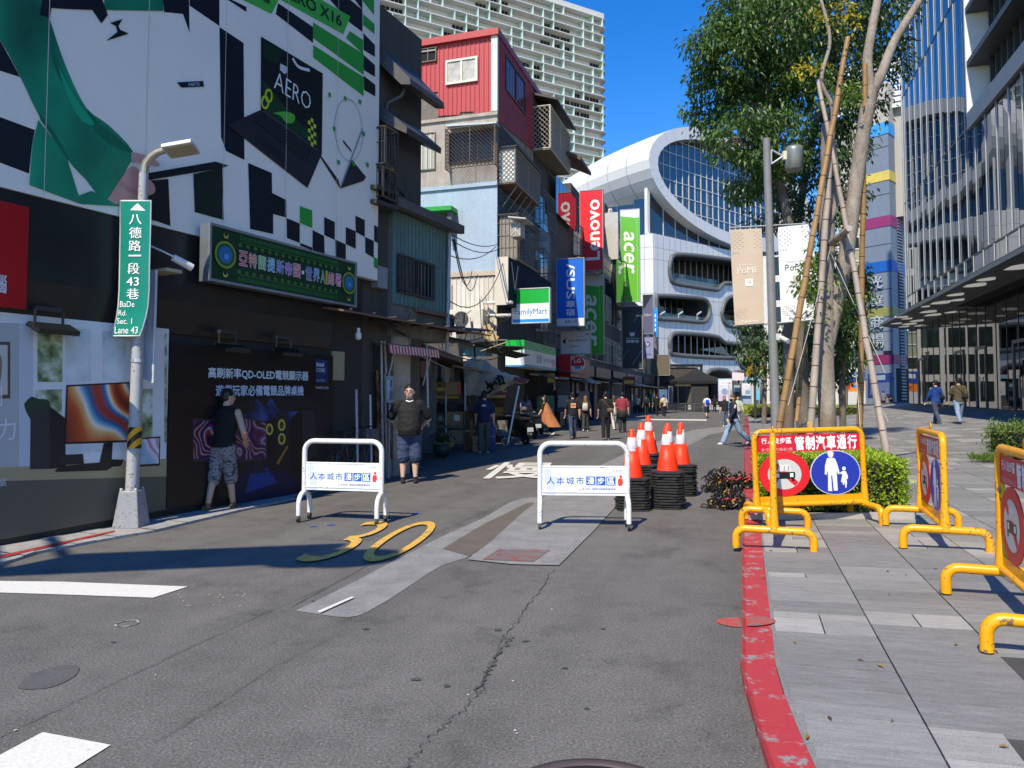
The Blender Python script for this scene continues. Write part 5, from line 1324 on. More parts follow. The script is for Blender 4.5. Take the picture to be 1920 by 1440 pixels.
CURT = blotch([(.3, '#3a1e1a'), (.5, '#7a4a34'), (.6, '#8a7a6a'), (.75, '#4a2a4a')], 6, 'patterned_cloth')
for k, (x, w) in enumerate([(707, .22), (715, .3), (728, .25)]):
    a, _ = FA.ix(x, 760, .0); vs = []; n = 9; m_ = 7
    for j in range(m_):
        for i in range(n): vs.append(FA.P(a + (i / (n - 1) - .5) * w * (1 - .4 * sin(pi * j / (m_ - 1))), .35 + j * 1.7 / (m_ - 1), .02 + .03 * sin(i * 2.1 + j * .3)))
    MB().add(vs, [(j * n + i, j * n + i + 1, j * n + n + i + 1, j * n + n + i) for j in range(m_ - 1) for i in range(n - 1)], 0, True).build('hanging_cloth', CURT, None, ['patterned cloth hanging in folds beside the green shop front', 'wide patterned cloth bundle tied between the awning poles', 'narrow patterned cloth behind the large man'][k], 'cloth')
for k, (x, y0, y1, d) in enumerate([(718, 640, 905, .12), (725, 700, 900, .05), (732, 720, 895, .0), (697, 740, 905, .25), (671, 730, 905, .3), (803, 645, 800, .25), (724, 640, 700, .1)]):
    A_, B_ = FA.pp(x, y1, d), FA.pp(x - 3, y0, d)
    if A_.z < 0.01: A_.z = 0.01
    o = rod([A_, B_], .022, 'awning_pole', GALV, None); tag(o, ['tall steel awning pole left of the striped awning', 'thin steel pole behind the tall awning pole', 'thin steel pole just left of the large man', 'steel pole in front of the green plaques', 'steel pole nearest the black gaming poster', 'steel pole rising from behind the large man', 'short steel rod under the dark canopy'][k], 'pole', 'awning poles before the shops')
# notice board on a post and the striped awning
ns_ = thing('notice_sign', 'pale blue notice board on a thin steel post', 'sign', FA.pp(733, 890, .12))
a, z = FA.ix(731, 728, .14); MB().fb(FA, a - .12, a + .12, z - .27, z + .23, .12, .14).build('board', PR('#8fa3b4'), ns_)
ns_art = Art(FA, .142); ns_art.rect('#34424e', a + .02, a + .06, z + .02, z + .16).rect('#b8c6d2', a - .09, a - .01, z - .2, z + .15).rect('#5a7488', a - .02, a + .1, z - .22, z - .05); ns_art.build('print', ns_)
rod([FA.P(a + .03, .01, .11), FA.P(a + .03, z - .2, .11)], .02, 'post', GALV, ns_)
sa = thing('awning', 'small red and white striped awning over the stall alley', 'awning', FA.pp(770, 660, .3))
mb = MB(); n = 34; a0_, a1_ = FA.ix(722, 655, .35)[0], FA.ix(816, 655, .35)[0]; zt2 = FA.ix(770, 650, .3)[1]
for i in range(n):
    u0, u1 = a0_ + (a1_ - a0_) * i / n, a0_ + (a1_ - a0_) * (i + 1) / n; zz = zt2 - .0
    mb.add([FA.P(u0, zz + .05, .05), FA.P(u1, zz + .05, .05), FA.P(u1, zz - .02, .42), FA.P(u0, zz - .02, .42), FA.P(u1, zz - .17 - .02 * (i % 2), .45), FA.P(u0, zz - .17 - .02 * ((i + 1) % 2), .45)], [(0, 1, 2, 3), (3, 2, 4, 5)], i % 2)
mb.build('valance', [M('#c0454a', .8), M('#d8ccc8', .8)], sa)
for x0, y0, x1, y1 in ((742, 648, 727, 712), (808, 665, 793, 722)): rod([FA.pp(x0, y0, .42), FA.pp(x1, y1, .1)], .016, 'strut', GALV, sa)
bl = thing('light_bulb', 'white energy saving bulb hanging under the dark canopy', 'lamp', FA.pp(672, 628, .3))
MB().lathe([(.001, -.09), (.05, -.07), (.055, .02), (.03, .06), (.03, .12)], 10, FA.pp(672, 628, .3)).build('bulb', WP, bl); rod([FA.pp(672, 620, .3), FA.pp(672, 600, .3)], .006, 'cord', BLACK, bl, 5)
# ---- low row between shack and red house
low = thing('building', 'low dark lean-to shops between the teal storey and the red house', 'building', (-1.9, 17, 0))
FC = Fr((-1.75, 16.6, 0), 4.2)
MB().fb(FC, 0, 13.6, 0, 2.6, -5, -1.2).build('back_wall', DKW, low)
MB().fb(FC, -.2, 13.4, 2.6, 2.75, -5, -.2).build('roof', RUST, low)
for a in (0, 3.2, 6.4, 9.6, 12.8): MB().fb(FC, a, a + .25, 0, 2.6, -1.2, -.6).build('column', grime((.22, .21, .2), (.08, .08, .07), .5, amount=.7), low)
for k in range(4): MB().fb(FC, .3 + k * 3.2, 3.1 + k * 3.2, .0, 2.3, -1.19, -1.14).build('shutter', M(['#3a5448', '#4a5058', '#5a4836', '#3c4046'][k], .6), low)
random.seed(14)
for k in range(9):
    a = random.uniform(0, 12); MB().fb(FC, a, a + random.uniform(.3, .9), 2.0 + random.uniform(-.3, .2), 2.45, -.7, -.62).build('shop_panel', PR(random.choice(['#3a5a44', '#6a2a28', '#4a4a58', '#7a6a30', '#8a8a88', '#2a3a5a'])), low)
# ---- the red house
rh = thing('house', 'tall concrete house with a red corrugated top storey', 'house', FH.P(0, 0))
a_l = -4.75
zr = FH.ix(840, 82)[1]; zf1 = FH.ix(840, 226)[1]; zf2 = FH.ix(840, 356)[1]; zb1 = FH.ix(840, 512)[1]; ztop = FH.ix(840, 70)[1]; zred = FH.ix(780, 178)[1]
MB().fb(FH, a_l, -.02, zf2, zf1 + .02, -9, -.02).build('wall', CONC, rh)
MB().fb(FH, a_l + .25, -.03, zf1 + .021, zr, -9, -.05).build('wall', CONC, rh, label='bare concrete wall below the red sheets')
MB().fb(FH, a_l, .0, zb1, zf2, -9, .0).build('wall', BLUEW, rh, label='pale blue painted wall')
MB().fb(FH, a_l, -.02, 0, zb1, -9, -.10).build('wall', grime((.5, .5, .47), (.2, .18, .15), .5, amount=.5), rh)
MB().fb(FH, a_l, .02, zf2, zf2 + .16, .0, .09).build('ledge', BLUEW, rh)
MB().fb(FH, a_l, .03, zf1 - .02, zf1 + .12, -.02, .07).build('ledge', CONC, rh)
def redcut(a, b, t):
    x = FH.P(a, 0); px = 960 + FPX * x.x / x.y
    if px < 819: return zred, zr
    return zf1 + .16 + (.12 if 862 < px < 890 else 0) + (880 - px) * .0016, zr
ribs(FH, 757, 922, 82, 220, .21, 0.0, 'cladding_panel', REDC, rh, redcut)
MB().fb(FH, a_l - .05, .1, zr, ztop, -9.2, .18).build('roof', REDC, rh)
MB().fb(FH, *sorted((FH.ix(922, 150)[0], .03)), zf1 + .14, zr, -.1, .08).build('corner_trim', WTRIM, rh); MB().fb(FH, a_l - .03, FH.ix(757, 150)[0], zred - .1, zr, -.1, .08).build('corner_trim', WTRIM, rh)
window(FH, 836, 896, 110, 156, .05, rh, 'white sliding window in the red sheets', M('#d6d2c4', .5), M('#b9b6ac', .25, var=.3, scale=3), 1, .09)
w_ = window(FH, 787, 819, 90, 117, .04, rh, 'broken window hole in the red sheets', M('#6a625a', .8), DARK, 1, .05)
MB().prism([FH.pp(789, 96, .09), FH.pp(817, 92, .09), FH.pp(817, 95, .09), FH.pp(789, 99, .09)], FH.n * .02).build('broken_slat', M('#8a8a88', .6), w_)
sh = window(FH, 775, 817, 250, 320, -.01, rh, 'window closed by pale corrugated shutter', M('#7a746a', .8), DARK, 0, .05)
x0a, x1a = FH.ix(777, 285)[0], FH.ix(815, 285)[0]
for i in range(9):
    a = x0a + (x1a - x0a) * i / 9; MB().fb(FH, a, a + (x1a - x0a) / 9 - .015, FH.ix(796, 318)[1], FH.ix(796, 254)[1], .012, .03 + .025 * (i % 2)).build('slat', M('#bdbdb0' if i % 2 else '#a8a89c', .6), sh)
window(FH, 842, 924, 246, 304, .0, rh, frame=DKMET, pane=WGL, bars=2, fw=.05)
cage(FH, 835, 928, 237, 312, 0, .5, rh, .17, .013, M('#77695c', .6, .2), True, label='projecting window cage with diamond mesh')
MB().prism([FH.pp(836, 234, .5), FH.pp(930, 228, .5), FH.pp(930, 231, .5), FH.pp(836, 237, .5)], FH.n * -.5).build('cage_roof', M('#b9c6cf', .4), rh)
gr = window(FH, 778, 838, 400, 440, .01, rh, 'window with curled iron grille under green awning', M('#5a5a55', .7), M('#8a8678', .5, var=.4, scale=4), 1, .05)
gg = MB()
for i in range(6):
    c = FH.pp(784 + i * 10, 420, .12)
    gg.tube(arc(c, FH.u, V((0, 0, 1)), .16, 0, pi, 8), .012, 4).tube([c + V((0, 0, -.4)), c + V((0, 0, .4))], .012, 4)
gg.build('grille', DKMET, gr)
MB().prism([FH.pp(770, 398, .7), FH.pp(770, 390, .7), FH.pp(846, 385, .7), FH.pp(846, 393, .7)], FH.n * -.7).build('awning', M('#1f9a3c', .5), rh)
MB().prism([FH.pp(838, 394, .5), FH.pp(846, 393, .5), FH.pp(846, 440, .5), FH.pp(838, 440, .5)], FH.n * -.4).build('screen_panel', M('#55605c', .6), rh)
ribs(FH, 845, 931, 520, 640, .2, 0.0, 'cladding_panel', WCOR, rh)
MB().fb(FH, FH.ix(845, 515)[0], 0.0, zb1 - .2, zb1, -.05, .08).build('ledge', grime((.6, .52, .42), (.2, .12, .06), .6, amount=.6), rh)
window(FH, 838, 848, 535, 585, .02, rh, frame=ALU, bars=0)
# street side of the red house
zside = FB.ix(960, 250)[1] - .2
aR = FB.ix(1000, 200)[0]
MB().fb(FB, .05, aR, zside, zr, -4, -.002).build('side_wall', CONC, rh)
ribs(FB, 938, 1000, 150, 240, .24, .03, 'cladding_panel', REDC, rh, lambda a, b, t: (zside + .1 * a, zr))
sw = MB(); q = [FB.pp(*p, .05) for p in [(946, 140), (986, 205), (985, 158), (945, 118)]]
window(FB, 947, 984, 128, 192, .04, rh, frame=DKMET, pane=glass_mat((.03, .04, .06), 1.6), bars=1, fw=.07)
MB().fb(FB, .05, aR, 0, zside - .02, -4, .0).build('side_wall', DKW, rh, label='soot dark street side wall')  # dark wall colour stands in for the shade on the street side
# projecting cages on the street side
def balc(x0, x1, y0, y1, d1, mat, lab, pitch=.22, dia=False, panel=None):
    a0 = FB.ix(x0, (y0 + y1) / 2, 0.0)[0]; a1 = FB.ix(x1, (y0 + y1) / 2, d1)[0]
    z0 = FB.ix(x0, y1, d1)[1]; z1 = FB.ix(x0, y0, d1)[1]
    c = cage_az(FB, a0, a1, z0, z1, 0, d1, rh, pitch, .014, mat, dia, 'balcony_cage', lab, .03)
    if panel: MB().fb(FB, a0 + .06, a1 - .03, z0 + .05, z1 - .05, d1 - .07, d1 - .05).build('screen', panel, c)
    MB().fb(FB, a0, a1, z0 - .06, z0, .0, d1).build('floor', RUST, c)
    MB().fb(FB, a0 - .1, a1, z1, z1 + .04, .0, d1 + .12).build('canopy', DKMET, c)
    return c, a0, a1, z0, z1
c1_, ca0, ca1, cz0, cz1 = balc(934, 1012, 240, 310, .75, M('#a8a8a0', .5, .3), 'balcony cage with white mesh end', .2, True, grime((.07, .065, .06), (.03, .03, .03), .5, amount=.5))
MB().fb(FB, ca0 + .03, ca0 + .05, cz0 + .05, cz1 - .05, .06, .7).build('end_screen', M('#d8d8d2', .6), c1_)
for k in range(5): rod([FB.P(ca0 + .5 + k * .8, cz0, .7), FB.P(ca0 + .5 + k * .8, cz0 - .9, .02)], .025, 'brace', ALU, rh, 5)
c2_, da0, da1, dz0, dz1 = balc(933, 1010, 372, 462, .85, M('#8f8c82', .5, .3), 'balcony cage with upright bars and air conditioner', .17, False)
MB().fb(FB, da0 + .04, da0 + .06, dz0 + .05, dz1 - .05, .08, .8).build('end_screen', M('#8a8378', .6), c2_)
ac = thing('air_conditioner', 'small boxed air conditioner hung on the old house cage', 'air conditioner', FB.pp(965, 430, .9))
a, z = FB.ix(962, 432, .95); MB().fb(FB, a - .1, a + .5, z - .28, z + .28, .88, 1.3).build('casing', M('#9a968c', .5), ac)
for s in (-1, 1): MB().tube([FB.P(a - .11, z - .25 * s, .9), FB.P(a - .11, z + .25 * s, 1.28)], .016, 5).build('guard_bar', M('#d8d4c8', .5), ac)
for d in (.9, 1.09, 1.28): MB().tube([FB.P(a - .115, z - .27, d), FB.P(a - .115, z + .27, d)], .014, 5).build('guard_bar', M('#d8d4c8', .5), ac)
MB().prism([FB.P(a - .4, z + .45, .86), FB.P(a - .4, z + .5, .86), FB.P(a - .4, z + .38, 1.6), FB.P(a - .4, z + .33, 1.6)], FB.u * 1.2).build('rain_hood', M('#c4c2b8', .5), ac)
acb = thing('air_conditioner', 'white outdoor air conditioner unit on the rusty white wall', 'air conditioner', FH.pp(870, 616, .3))
x0a, x1a = FH.ix(842, 598, .8)[0], FH.ix(905, 598, .8)[0]; z0a, z1a = FH.ix(870, 617, .8)[1], FH.ix(870, 580, .8)[1]
MB().fb(FH, x0a, x1a, z0a, z1a, .15, .8).build('casing', M('#cfcabc', .5), acb, bevel=.02)
cf = FH.P(x0a + (x1a - x0a) * .36, (z0a + z1a) / 2, .805); fg = MB()
fg.prism([cf + FH.u * (.33 * cos(t)) + V((0, 0, .33 * sin(t))) for t in [i * pi / 14 for i in range(28)]], FH.n * .012).build('fan_grille', M((.05, .055, .06), .5), acb)
for r_ in (.1, .2, .29): MB().tube(arc(cf + FH.n * .02, FH.u, V((0, 0, 1)), r_, 0, 2 * pi, 20), .008, 4).build('fan_ring', GREY, acb)
MB().fb(FH, x0a, x1a, z0a - .06, z0a, .0, .8).build('shelf', DKMET, acb)
# the dark blue V board slung along the street side
vb = thing('shop_sign', 'dark blue street side sign with a pale letter V', 'sign', FB.pp(955, 560, .8))
va0 = FB.ix(953, 500, .8)[0] ; va1 = FB.ix(1034, 540, .8)[0]; vz0 = FB.ix(955, 572, .8)[1]; vz1 = FB.ix(955, 482, .8)[1]
MB().fb(FB, va0, va1, vz0, vz1, .25, .8).build('box', M('#16233e', .85, spec=.15), vb); MB().fb(FB, va0 - .012, va0 - .001, vz0, vz1, .25, .8).build('end_face', PR('#cfc8b8'), vb)
v_ = Art(FB, .803); v_.az('#8a8a58', [(va0 + .35, vz1 - .15), (va0 + .5, vz1 - .15), (va0 + .9, vz0 + .85), (va0 + 1.3, vz1 - .15), (va0 + 1.42, vz1 - .15), (va0 + .92, vz0 + .55)]); v_.build('lettering', vb)
# ---- further houses of the row
def block(label, x0, x1, ztop_, mat, dep=9, setback=0.0):
    a0 = FB.ix(x0, 744)[0]; a1 = FB.ix(x1, 744)[0]
    t = thing('building', label, 'building', FB.P(a0, 0)); MB().fb(FB, a0 + .03, a1, 0, ztop_, -dep, -setback).build('wall', mat, t)
    return t, a0 + .03, a1
b2, a20, a21 = block('dark sheet clad house with a white lattice balcony near its roof', 1000, 1029, 16.2, DKW)
cz = [FB.ix(1003, y, .7)[1] for y in (166, 250)]
lc = cage_az(FB, a20 - .1, a21 + 1.2, cz[1], cz[0], 0, .9, b2, .24, .016, M('#d0ccc0', .5), True, 'balcony_cage', 'white lattice balcony near the roof', .04)
MB().fb(FB, a20 + .1, a21 + 1.2, cz[1] + .1, cz[0], .86, .88).build('screen', grime((.09, .085, .075), (.04, .04, .04), .5, amount=.5), lc)
MB().fb(FB, a20 - .1, a21 + 1.2, cz[1] - .08, cz[1] - .01, 0, .9).build('floor', M('#8a8672', .6), lc)
MB().prism([FB.P(a20 - .3, 16.7, -.5), FB.P(a20 - .3, 16.8, -.5), FB.P(a20 - .3, 16.2, 1.3), FB.P(a20 - .3, 16.1, 1.3)], FB.u * (a21 - a20 + 1.4)).build('roof', DKMET, b2)
for z in (4.2, 7.2, 10.2):
    cage_az(FB, a20 + .3, a21 - .2, z, z + 1.7, 0, .45, b2, .25, .014, M('#8a8880', .5, .3), False, 'window_cage', None, .03)
    MB().fb(FB, a20 + .35, a21 - .25, z + .05, z + 1.65, .0, .02).build('window', WGL, b2)
b3, a30, a31 = block('house with a bay of bright blue mirrored glass below a brown eave', 1029, 1072, 13.6, DKW)
BG = glass_mat((.015, .03, .06), 2.6, .03, name='blue_mirror_glass')
for k in range(6):
    a = a30 + .3 + (a31 - a30 - .4) * k / 6
    MB().fb(FB, a, a + (a31 - a30 - .4) / 6 - .05, 11.5, 13.5, .3, .34).build('glass_pane', BG, b3)
ev = [FB.P(a30 + .3, z, d) for d, z in ((-2, 16.0), (-2, 16.2), (1.7, 14.4), (1.7, 14.2))]
MB().prism(ev, FB.u * 2.9).build('eave', grime((.17, .12, .10), (.08, .06, .05), .4, amount=.5), b3)
MB().fb(FB, a30 + .2, a31, 13.6, 14.6, -6, -.6).build('attic', DKW, b3)
b4, a40, a41 = block('dark street house behind the tall red vertical sign', 1072, 1136, 14.6, DKW)
b5, a50, a51 = block('dark house with pipes between the red and green vertical signs', 1136, 1166, 16.4, grime((.07, .07, .075), (.03, .03, .03), .5, amount=.5))
b6, a60, a61 = block('low dark house at the far end of the row by the plaza', 1166, 1236, 10.8, DKW)
random.seed(3)
for t, a0, a1, zt_ in ((b4, a40, a41, 15), (b5, a50, a51, 15.5), (b6, a60, a61, 10)):
    n = max(1, int((a1 - a0) / 3.2))
    for f_ in range(int(zt_ / 3.1) - 1):
        for k in range(n):
            a = a0 + .4 + k * (a1 - a0 - .4) / n; w = (a1 - a0 - .4) / n - .5; z = 4.1 + f_ * 3.1
            wn_ = MB().fb(FB, a, a + w, z, z + 1.6, .0, .05).build('window', ALU, t); MB().fb(FB, a + .06, a + w / 2 - .03, z + .06, z + 1.54, .05, .055).build('pane', WGL, wn_); MB().fb(FB, a + w / 2 + .03, a + w - .06, z + .06, z + 1.54, .05, .055).build('pane', WGL, wn_)
            if random.random() < .4: cage_az(FB, a, a + w, z - .1, z + 1.7, .05, .5, t, .25, .014, M('#9a988e', .5, .3), False, 'window_cage', None, .03)
pv = MB()
for d, r_ in ((.3, .07), (.45, .05)): pv.tube(spline([FB.P(a50 + .4, 15.6, .2), FB.P(a50 + .4, 15.9, d), FB.P(a50 + .3, 13.5, d + .12), FB.P(a50 + .3, 11.5, d), FB.P(a50 + .3, 10.2, .3)], 6), r_, 8)
pv.build('duct', M('#b8b4a8', .5, .3), b5)
MB().fb(FB, a50, a50 + .25, 12, 15.6, .0, 1.0).build('balcony_screen', M('#b9b7b0', .6), b5); MB().fb(FB, a50 + .3, a51 - 3.5, 8.6, 12.2, .0, .8).build('balcony', glass_mat((.03, .035, .04), 1.6, .06), b5)
# shop openings along the far row
for i, (x0, x1) in enumerate([(985, 1010), (1012, 1040), (1044, 1066), (1068, 1085), (1088, 1108), (1112, 1140), (1145, 1170), (1172, 1200), (1203, 1232)]):
    a0 = FB.ix(x0, 744, .02)[0]; a1 = FB.ix(x1, 744, .02)[0]
    t = thing('store', ['dark shop entrance under the white and green store sign', 'dark glass shop front with a blue poster', 'shop entrance beside the red round sign', 'shop entrance with deep green curtain wall', 'grey shuttered shop front on the far row', 'dark red trimmed shop front on the far row', 'dark shop opening before the black vertical sign', 'narrow far shop opening with white goods', 'last shop opening before the plaza'][i], 'shop', FB.P(a0, 0))
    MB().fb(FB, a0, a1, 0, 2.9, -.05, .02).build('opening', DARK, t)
    MB().fb(FB, a0, a1, 2.9, 3.6, .0, .25).build('sign_band', PR(['#2a2c30', '#1c2a3a', '#5a1418', '#0e3a1a', '#3a3a38', '#4a1216', '#22242a', '#5a5a58', '#2a2422'][i]), t)
    PALS = ['#46484a', '#16283e', '#8a8886', '#0a3c18', '#6a6a66', '#5a1a1e', '#1a1c20', '#a8a49a', '#3a3c40', '#7a5a30', '#c0bcb0', '#2c6a44', '#2a4a8a']
    u = .05
    while u < .9:
        w = random.uniform(.06, .24); hh = random.choice([2.4, 2.5, 1.1, 1.9, .8]); dp = random.uniform(.06, .7) if hh < 2 else .08
        MB().fb(FB, a0 + (a1 - a0) * u, a0 + (a1 - a0) * min(.97, u + w), .0 if hh > 1 else 0, hh, .02, dp).build('goods_panel', PR(random.choice(PALS)), t)
        if hh < 1.5: MB().fb(FB, a0 + (a1 - a0) * (u + .01), a0 + (a1 - a0) * min(.96, u + w - .01), hh, hh + random.uniform(.1, .5), .05, dp - .02).build('goods', PR(random.choice(PALS)), t)
        elif random.random() < .6: zz = random.uniform(1.2, 1.7); MB().fb(FB, a0 + (a1 - a0) * (u + .02), a0 + (a1 - a0) * min(.95, u + w - .02), zz, zz + .5, dp, dp + .02).build('poster', PR(random.choice(['#d8d4cc', '#c83a30', '#2a6ab0', '#d8b83a', '#e0e0dc'])), t)
        u += w + random.uniform(.02, .14)
    za = random.uniform(2.65, 3.1); dpt = random.uniform(.6, 1.7)
    MB().prism([FB.P(a0, za, .02), FB.P(a0, za + .06, .02), FB.P(a0, za - .3, dpt), FB.P(a0, za - .34, dpt)], FB.u * (a1 - a0)).build('awning', M(['#77746c', '#3a3c3e', '#8a8a88', '#50524e', '#aaa69a', '#3a2a28', '#56544e', '#9a9690', '#4a4844'][i], .7), t)
    MB().fb(FB, a0 + .4, a1 - .4, 2.6, 2.66, .1, .16).build('tube_light', M('#e8ecec', .4), t)
# ---- vertical and hanging shop signs
SF = {}
def vsign(label, x0, x1, y0, y1, inset, face, side='#8a8c8e', th=.24, key=None, frame=None):
    a = FB.ix(x0 - inset, 744)[0]; f = Fr(FB.P(a, 0), 107.5)
    d0, d1 = f.ix(x0, (y0 + y1) / 2)[0], f.ix(x1, (y0 + y1) / 2)[0]; xm = (x0 + x1) / 2; z0, z1 = f.ix(xm, y1)[1], f.ix(xm, y0)[1]
    t = thing('shop_sign', label, 'sign', f.P(d0, z0)); W = d1 - d0; H = z1 - z0
    MB().fb(f, d0, d1, z0, z1, -th, -.002).build('box', M(side, .4, .2), t)
    q = MB(); e = .035
    for b_ in ((d0, d1, z0, z0 + e), (d0, d1, z1 - e, z1), (d0, d0 + e, z0 + e, z1 - e), (d1 - e, d1, z0 + e, z1 - e)): q.fb(f, *b_, -.001, .025)
    q.build('frame', M(frame or '#b4b6b8', .4, .3), t)
    for zz in (z0 + H * .2, z0 + H * .8): MB().tube([f.P(min(0, d0 - .2), zz, -th / 2), f.P(d0, zz, -th / 2)], .035, 6).build('bracket', DKMET, t)
    A_ = Art(f, .0); A_.rect(face, d0 + e, d1 - e, z0 + e, z1 - e)
    return t, A_, d0, d1, z0, z1, W, H
t, A_, d0, d1, z0, z1, W, H = vsign('tall red vertical sign with white sideways lettering', 1087, 1131, 356, 508, 8, '#e01a30', '#6a1018')
A_.txt('#f6f4f4', 'Lenovo', d0 + W * .26, d0 + W * .86, z0 + H * .13, z0 + H * .88, bold=.035, rot=1); A_.build('face', t)
t, A_, d0, d1, z0, z1, W, H = vsign('blue vertical sign with white sideways lettering and two characters', 1043, 1096, 484, 612, 16, '#0f6ae0', '#1a2a50')
A_.rect('#dfe4ea', d0 + .04, d1 - .04, z0 + .04, z0 + H * .12); A_.txt('#f2f5fa', '/SUS', d0 + W * .36, d0 + W * .66, z0 + H * .40, z0 + H * .92, bold=.03, rot=-1)
for i, ch in enumerate('華碩'): A_.txt('#f2f5fa', ch, d0 + W * .35, d0 + W * .67, z0 + H * (.275 - i * .125), z0 + H * (.375 - i * .125), bold=.02)
A_.txt('#3a4a78', '華碩二店', d0 + W * .3, d0 + W * .72, z0 + H * .05, z0 + H * .09); A_.build('face', t)
t, A_, d0, d1, z0, z1, W, H = vsign('green vertical sign half hidden behind the blue sign', 1094, 1132, 514, 665, 6, '#3cb82c', '#556')if False else vsign('green vertical sign half hidden behind the blue sign', 1094, 1132, 514, 665, 6, '#43b832', '#3a5a38')
A_.az('#dfe2e4', [(d0 + .04, z1 - .04), (d1 - .04, z1 - .04), (d1 - .04, z1 - H * .14), (d1 - W * .3, z1 - H * .155), (d0 + .04, z1 - H * .13)]); A_.rect('#8fd884', d1 - W * .2, d1 - W * .18, z0 + .04, z1 - H * .15)
A_.txt('#f2f5f0', 'acer', d0 + W * .1, d0 + W * .66, z0 + H * .10, z0 + H * .75, bold=.03, rot=-1, shear=.2); A_.build('face', t)
t, A_, d0, d1, z0, z1, W, H = vsign('tall light green vertical sign standing free before the white building', 1163, 1200, 392, 566, 5, '#62b832', '#5a7a48')
A_.az('#dfe4e0', [(d0 + .04, z1 - .04), (d1 - .04, z1 - .04), (d1 - .04, z1 - H * .09), (d1 - W * .15, z1 - H * .10), (d0 + .04, z1 - H * .07)]); A_.rect('#a4dc8a', d1 - W * .15, d1 - W * .13, z0 + .04, z1 - H * .1)
A_.txt('#f0f5ec', 'acer', d0 + W * .18, d0 + W * .72, z0 + H * .30, z0 + H * .76, bold=.03, rot=-1, shear=.2); A_.build('face', t)
t, A_, d0, d1, z0, z1, W, H = vsign('white landscape sign with thin black lettering under the blue sign', 1051, 1107, 620, 664, 8, '#dcdfe8', '#2a3040')
A_.txt('#2a2c34', 'dynabook', d0 + W * .27, d0 + W * .9, z0 + H * .5, z0 + H * .66).txt('#6a6e7a', '專業筆電', d0 + W * .35, d0 + W * .62, z0 + H * .3, z0 + H * .38).rect('#c83038', d1 - W * .14, d1 - W * .05, z1 - H * .18, z1 - H * .12)
A_.az('#2a2c34', [(d0 + W * .06, z0 + H * .55), (d0 + W * .18, z0 + H * .72), (d0 + W * .16, z0 + H * .42)]); A_.build('face', t)
t, A_, d0, d1, z0, z1, W, H = vsign('black vertical sign with a white mask emblem below the free green sign', 1166, 1205, 574, 692, 5, '#363d44', '#1a1c20')
for q in ([(.05, .95), (.3, .99), (.28, .985), (.04, .93)], [(.55, .75), (.85, .9), (.86, .885), (.56, .74)], [(.05, .2), (.3, .3), (.3, .285), (.05, .19)], [(.5, .08), (.95, .3), (.95, .28), (.5, .06)]): A_.az('#4aa0a8', [(d0 + u * W, z0 + v * H) for u, v in q])
A_.az('#e6e8ea', [(d0 + W * u, z0 + H * v) for u, v in [(.36, .60), (.42, .57), (.5, .585), (.58, .57), (.64, .60), (.6, .53), (.53, .515), (.5, .53), (.47, .515), (.4, .53)]]).txt('#e6e8ea', 'PREDATOR', d0 + W * .2, d0 + W * .85, z0 + H * .478, z0 + H * .495, bold=.03).txt('#e6e8ea', '掠奪者', d0 + W * .2, d0 + W * .84, z0 + H * .415, z0 + H * .465, bold=.04); A_.build('face', t)
t, A_, d0, d1, z0, z1, W, H = vsign('purple grey sign with small print at the end of the row', 1205, 1225, 552, 626, 3, '#5c5f7c', '#444')if False else vsign('purple grey sign with small print at the end of the row', 1205, 1225, 552, 626, 3, '#5c5f7c', '#44464a')
A_.az('#23232c', [(d0 + .05, z1 - .05), (d1 - .05, z1 - .05), (d0 + .05, z1 - H * .4)]).txt('#c8ccd8', 'ZenBook 7', d0 + W * .1, d0 + W * .85, z0 + H * .45, z0 + H * .52); A_.build('face', t)
t, A_, d0, d1, z0, z1, W, H = vsign('small blue vertical sign at the corner of the white building', 1224, 1233, 577, 632, 2, '#1a8ae0', '#2a3a4a')
for i in range(4): A_.rect('#e8f0f6', d0 + W * .4, d0 + W * .65, z0 + H * (.2 + i * .16), z0 + H * (.3 + i * .16))
A_.build('face', t)
t, A_, d0, d1, z0, z1, W, H = vsign('lilac sign with a round two letter logo above the big screen', 1205, 1225, 632, 672, 3, '#8a8fb8', '#50525a')
A_.disc('#232a6a', d0 + W * .45, z0 + H * .66, W * .26).txt('#e8eaf4', 'hp', d0 + W * .3, d0 + W * .6, z0 + H * .55, z0 + H * .78, shear=.2, bold=.02).txt('#30366a', '惠普專賣店', d0 + W * .12, d0 + W * .85, z0 + H * .12, z0 + H * .24); A_.build('face', t)
t, A_, d0, d1, z0, z1, W, H = vsign('green white and blue square store sign on white pipes', 960, 1031, 540, 606, 26, '#e8ebec', '#c8cacc', frame='#d8dadb')
A_.rect('#00a838', d0 + .04, d1 - .04, z0 + H * .56, z1 - .05).rect('#1f8fe0', d0 + .04, d1 - .04, z0 + .04, z0 + H * .12).txt('#2a86d0', 'FamilyMart', d0 + W * .07, d0 + W * .93, z0 + H * .2, z0 + H * .42, bold=.02); A_.build('face', t)
for y in (568, 592): MB().tube([FH.pp(910, y, .2), FB.pp(960, y - 1, 1.0)], .07, 10).build('pipe', M('#c9c6bc', .4), t)
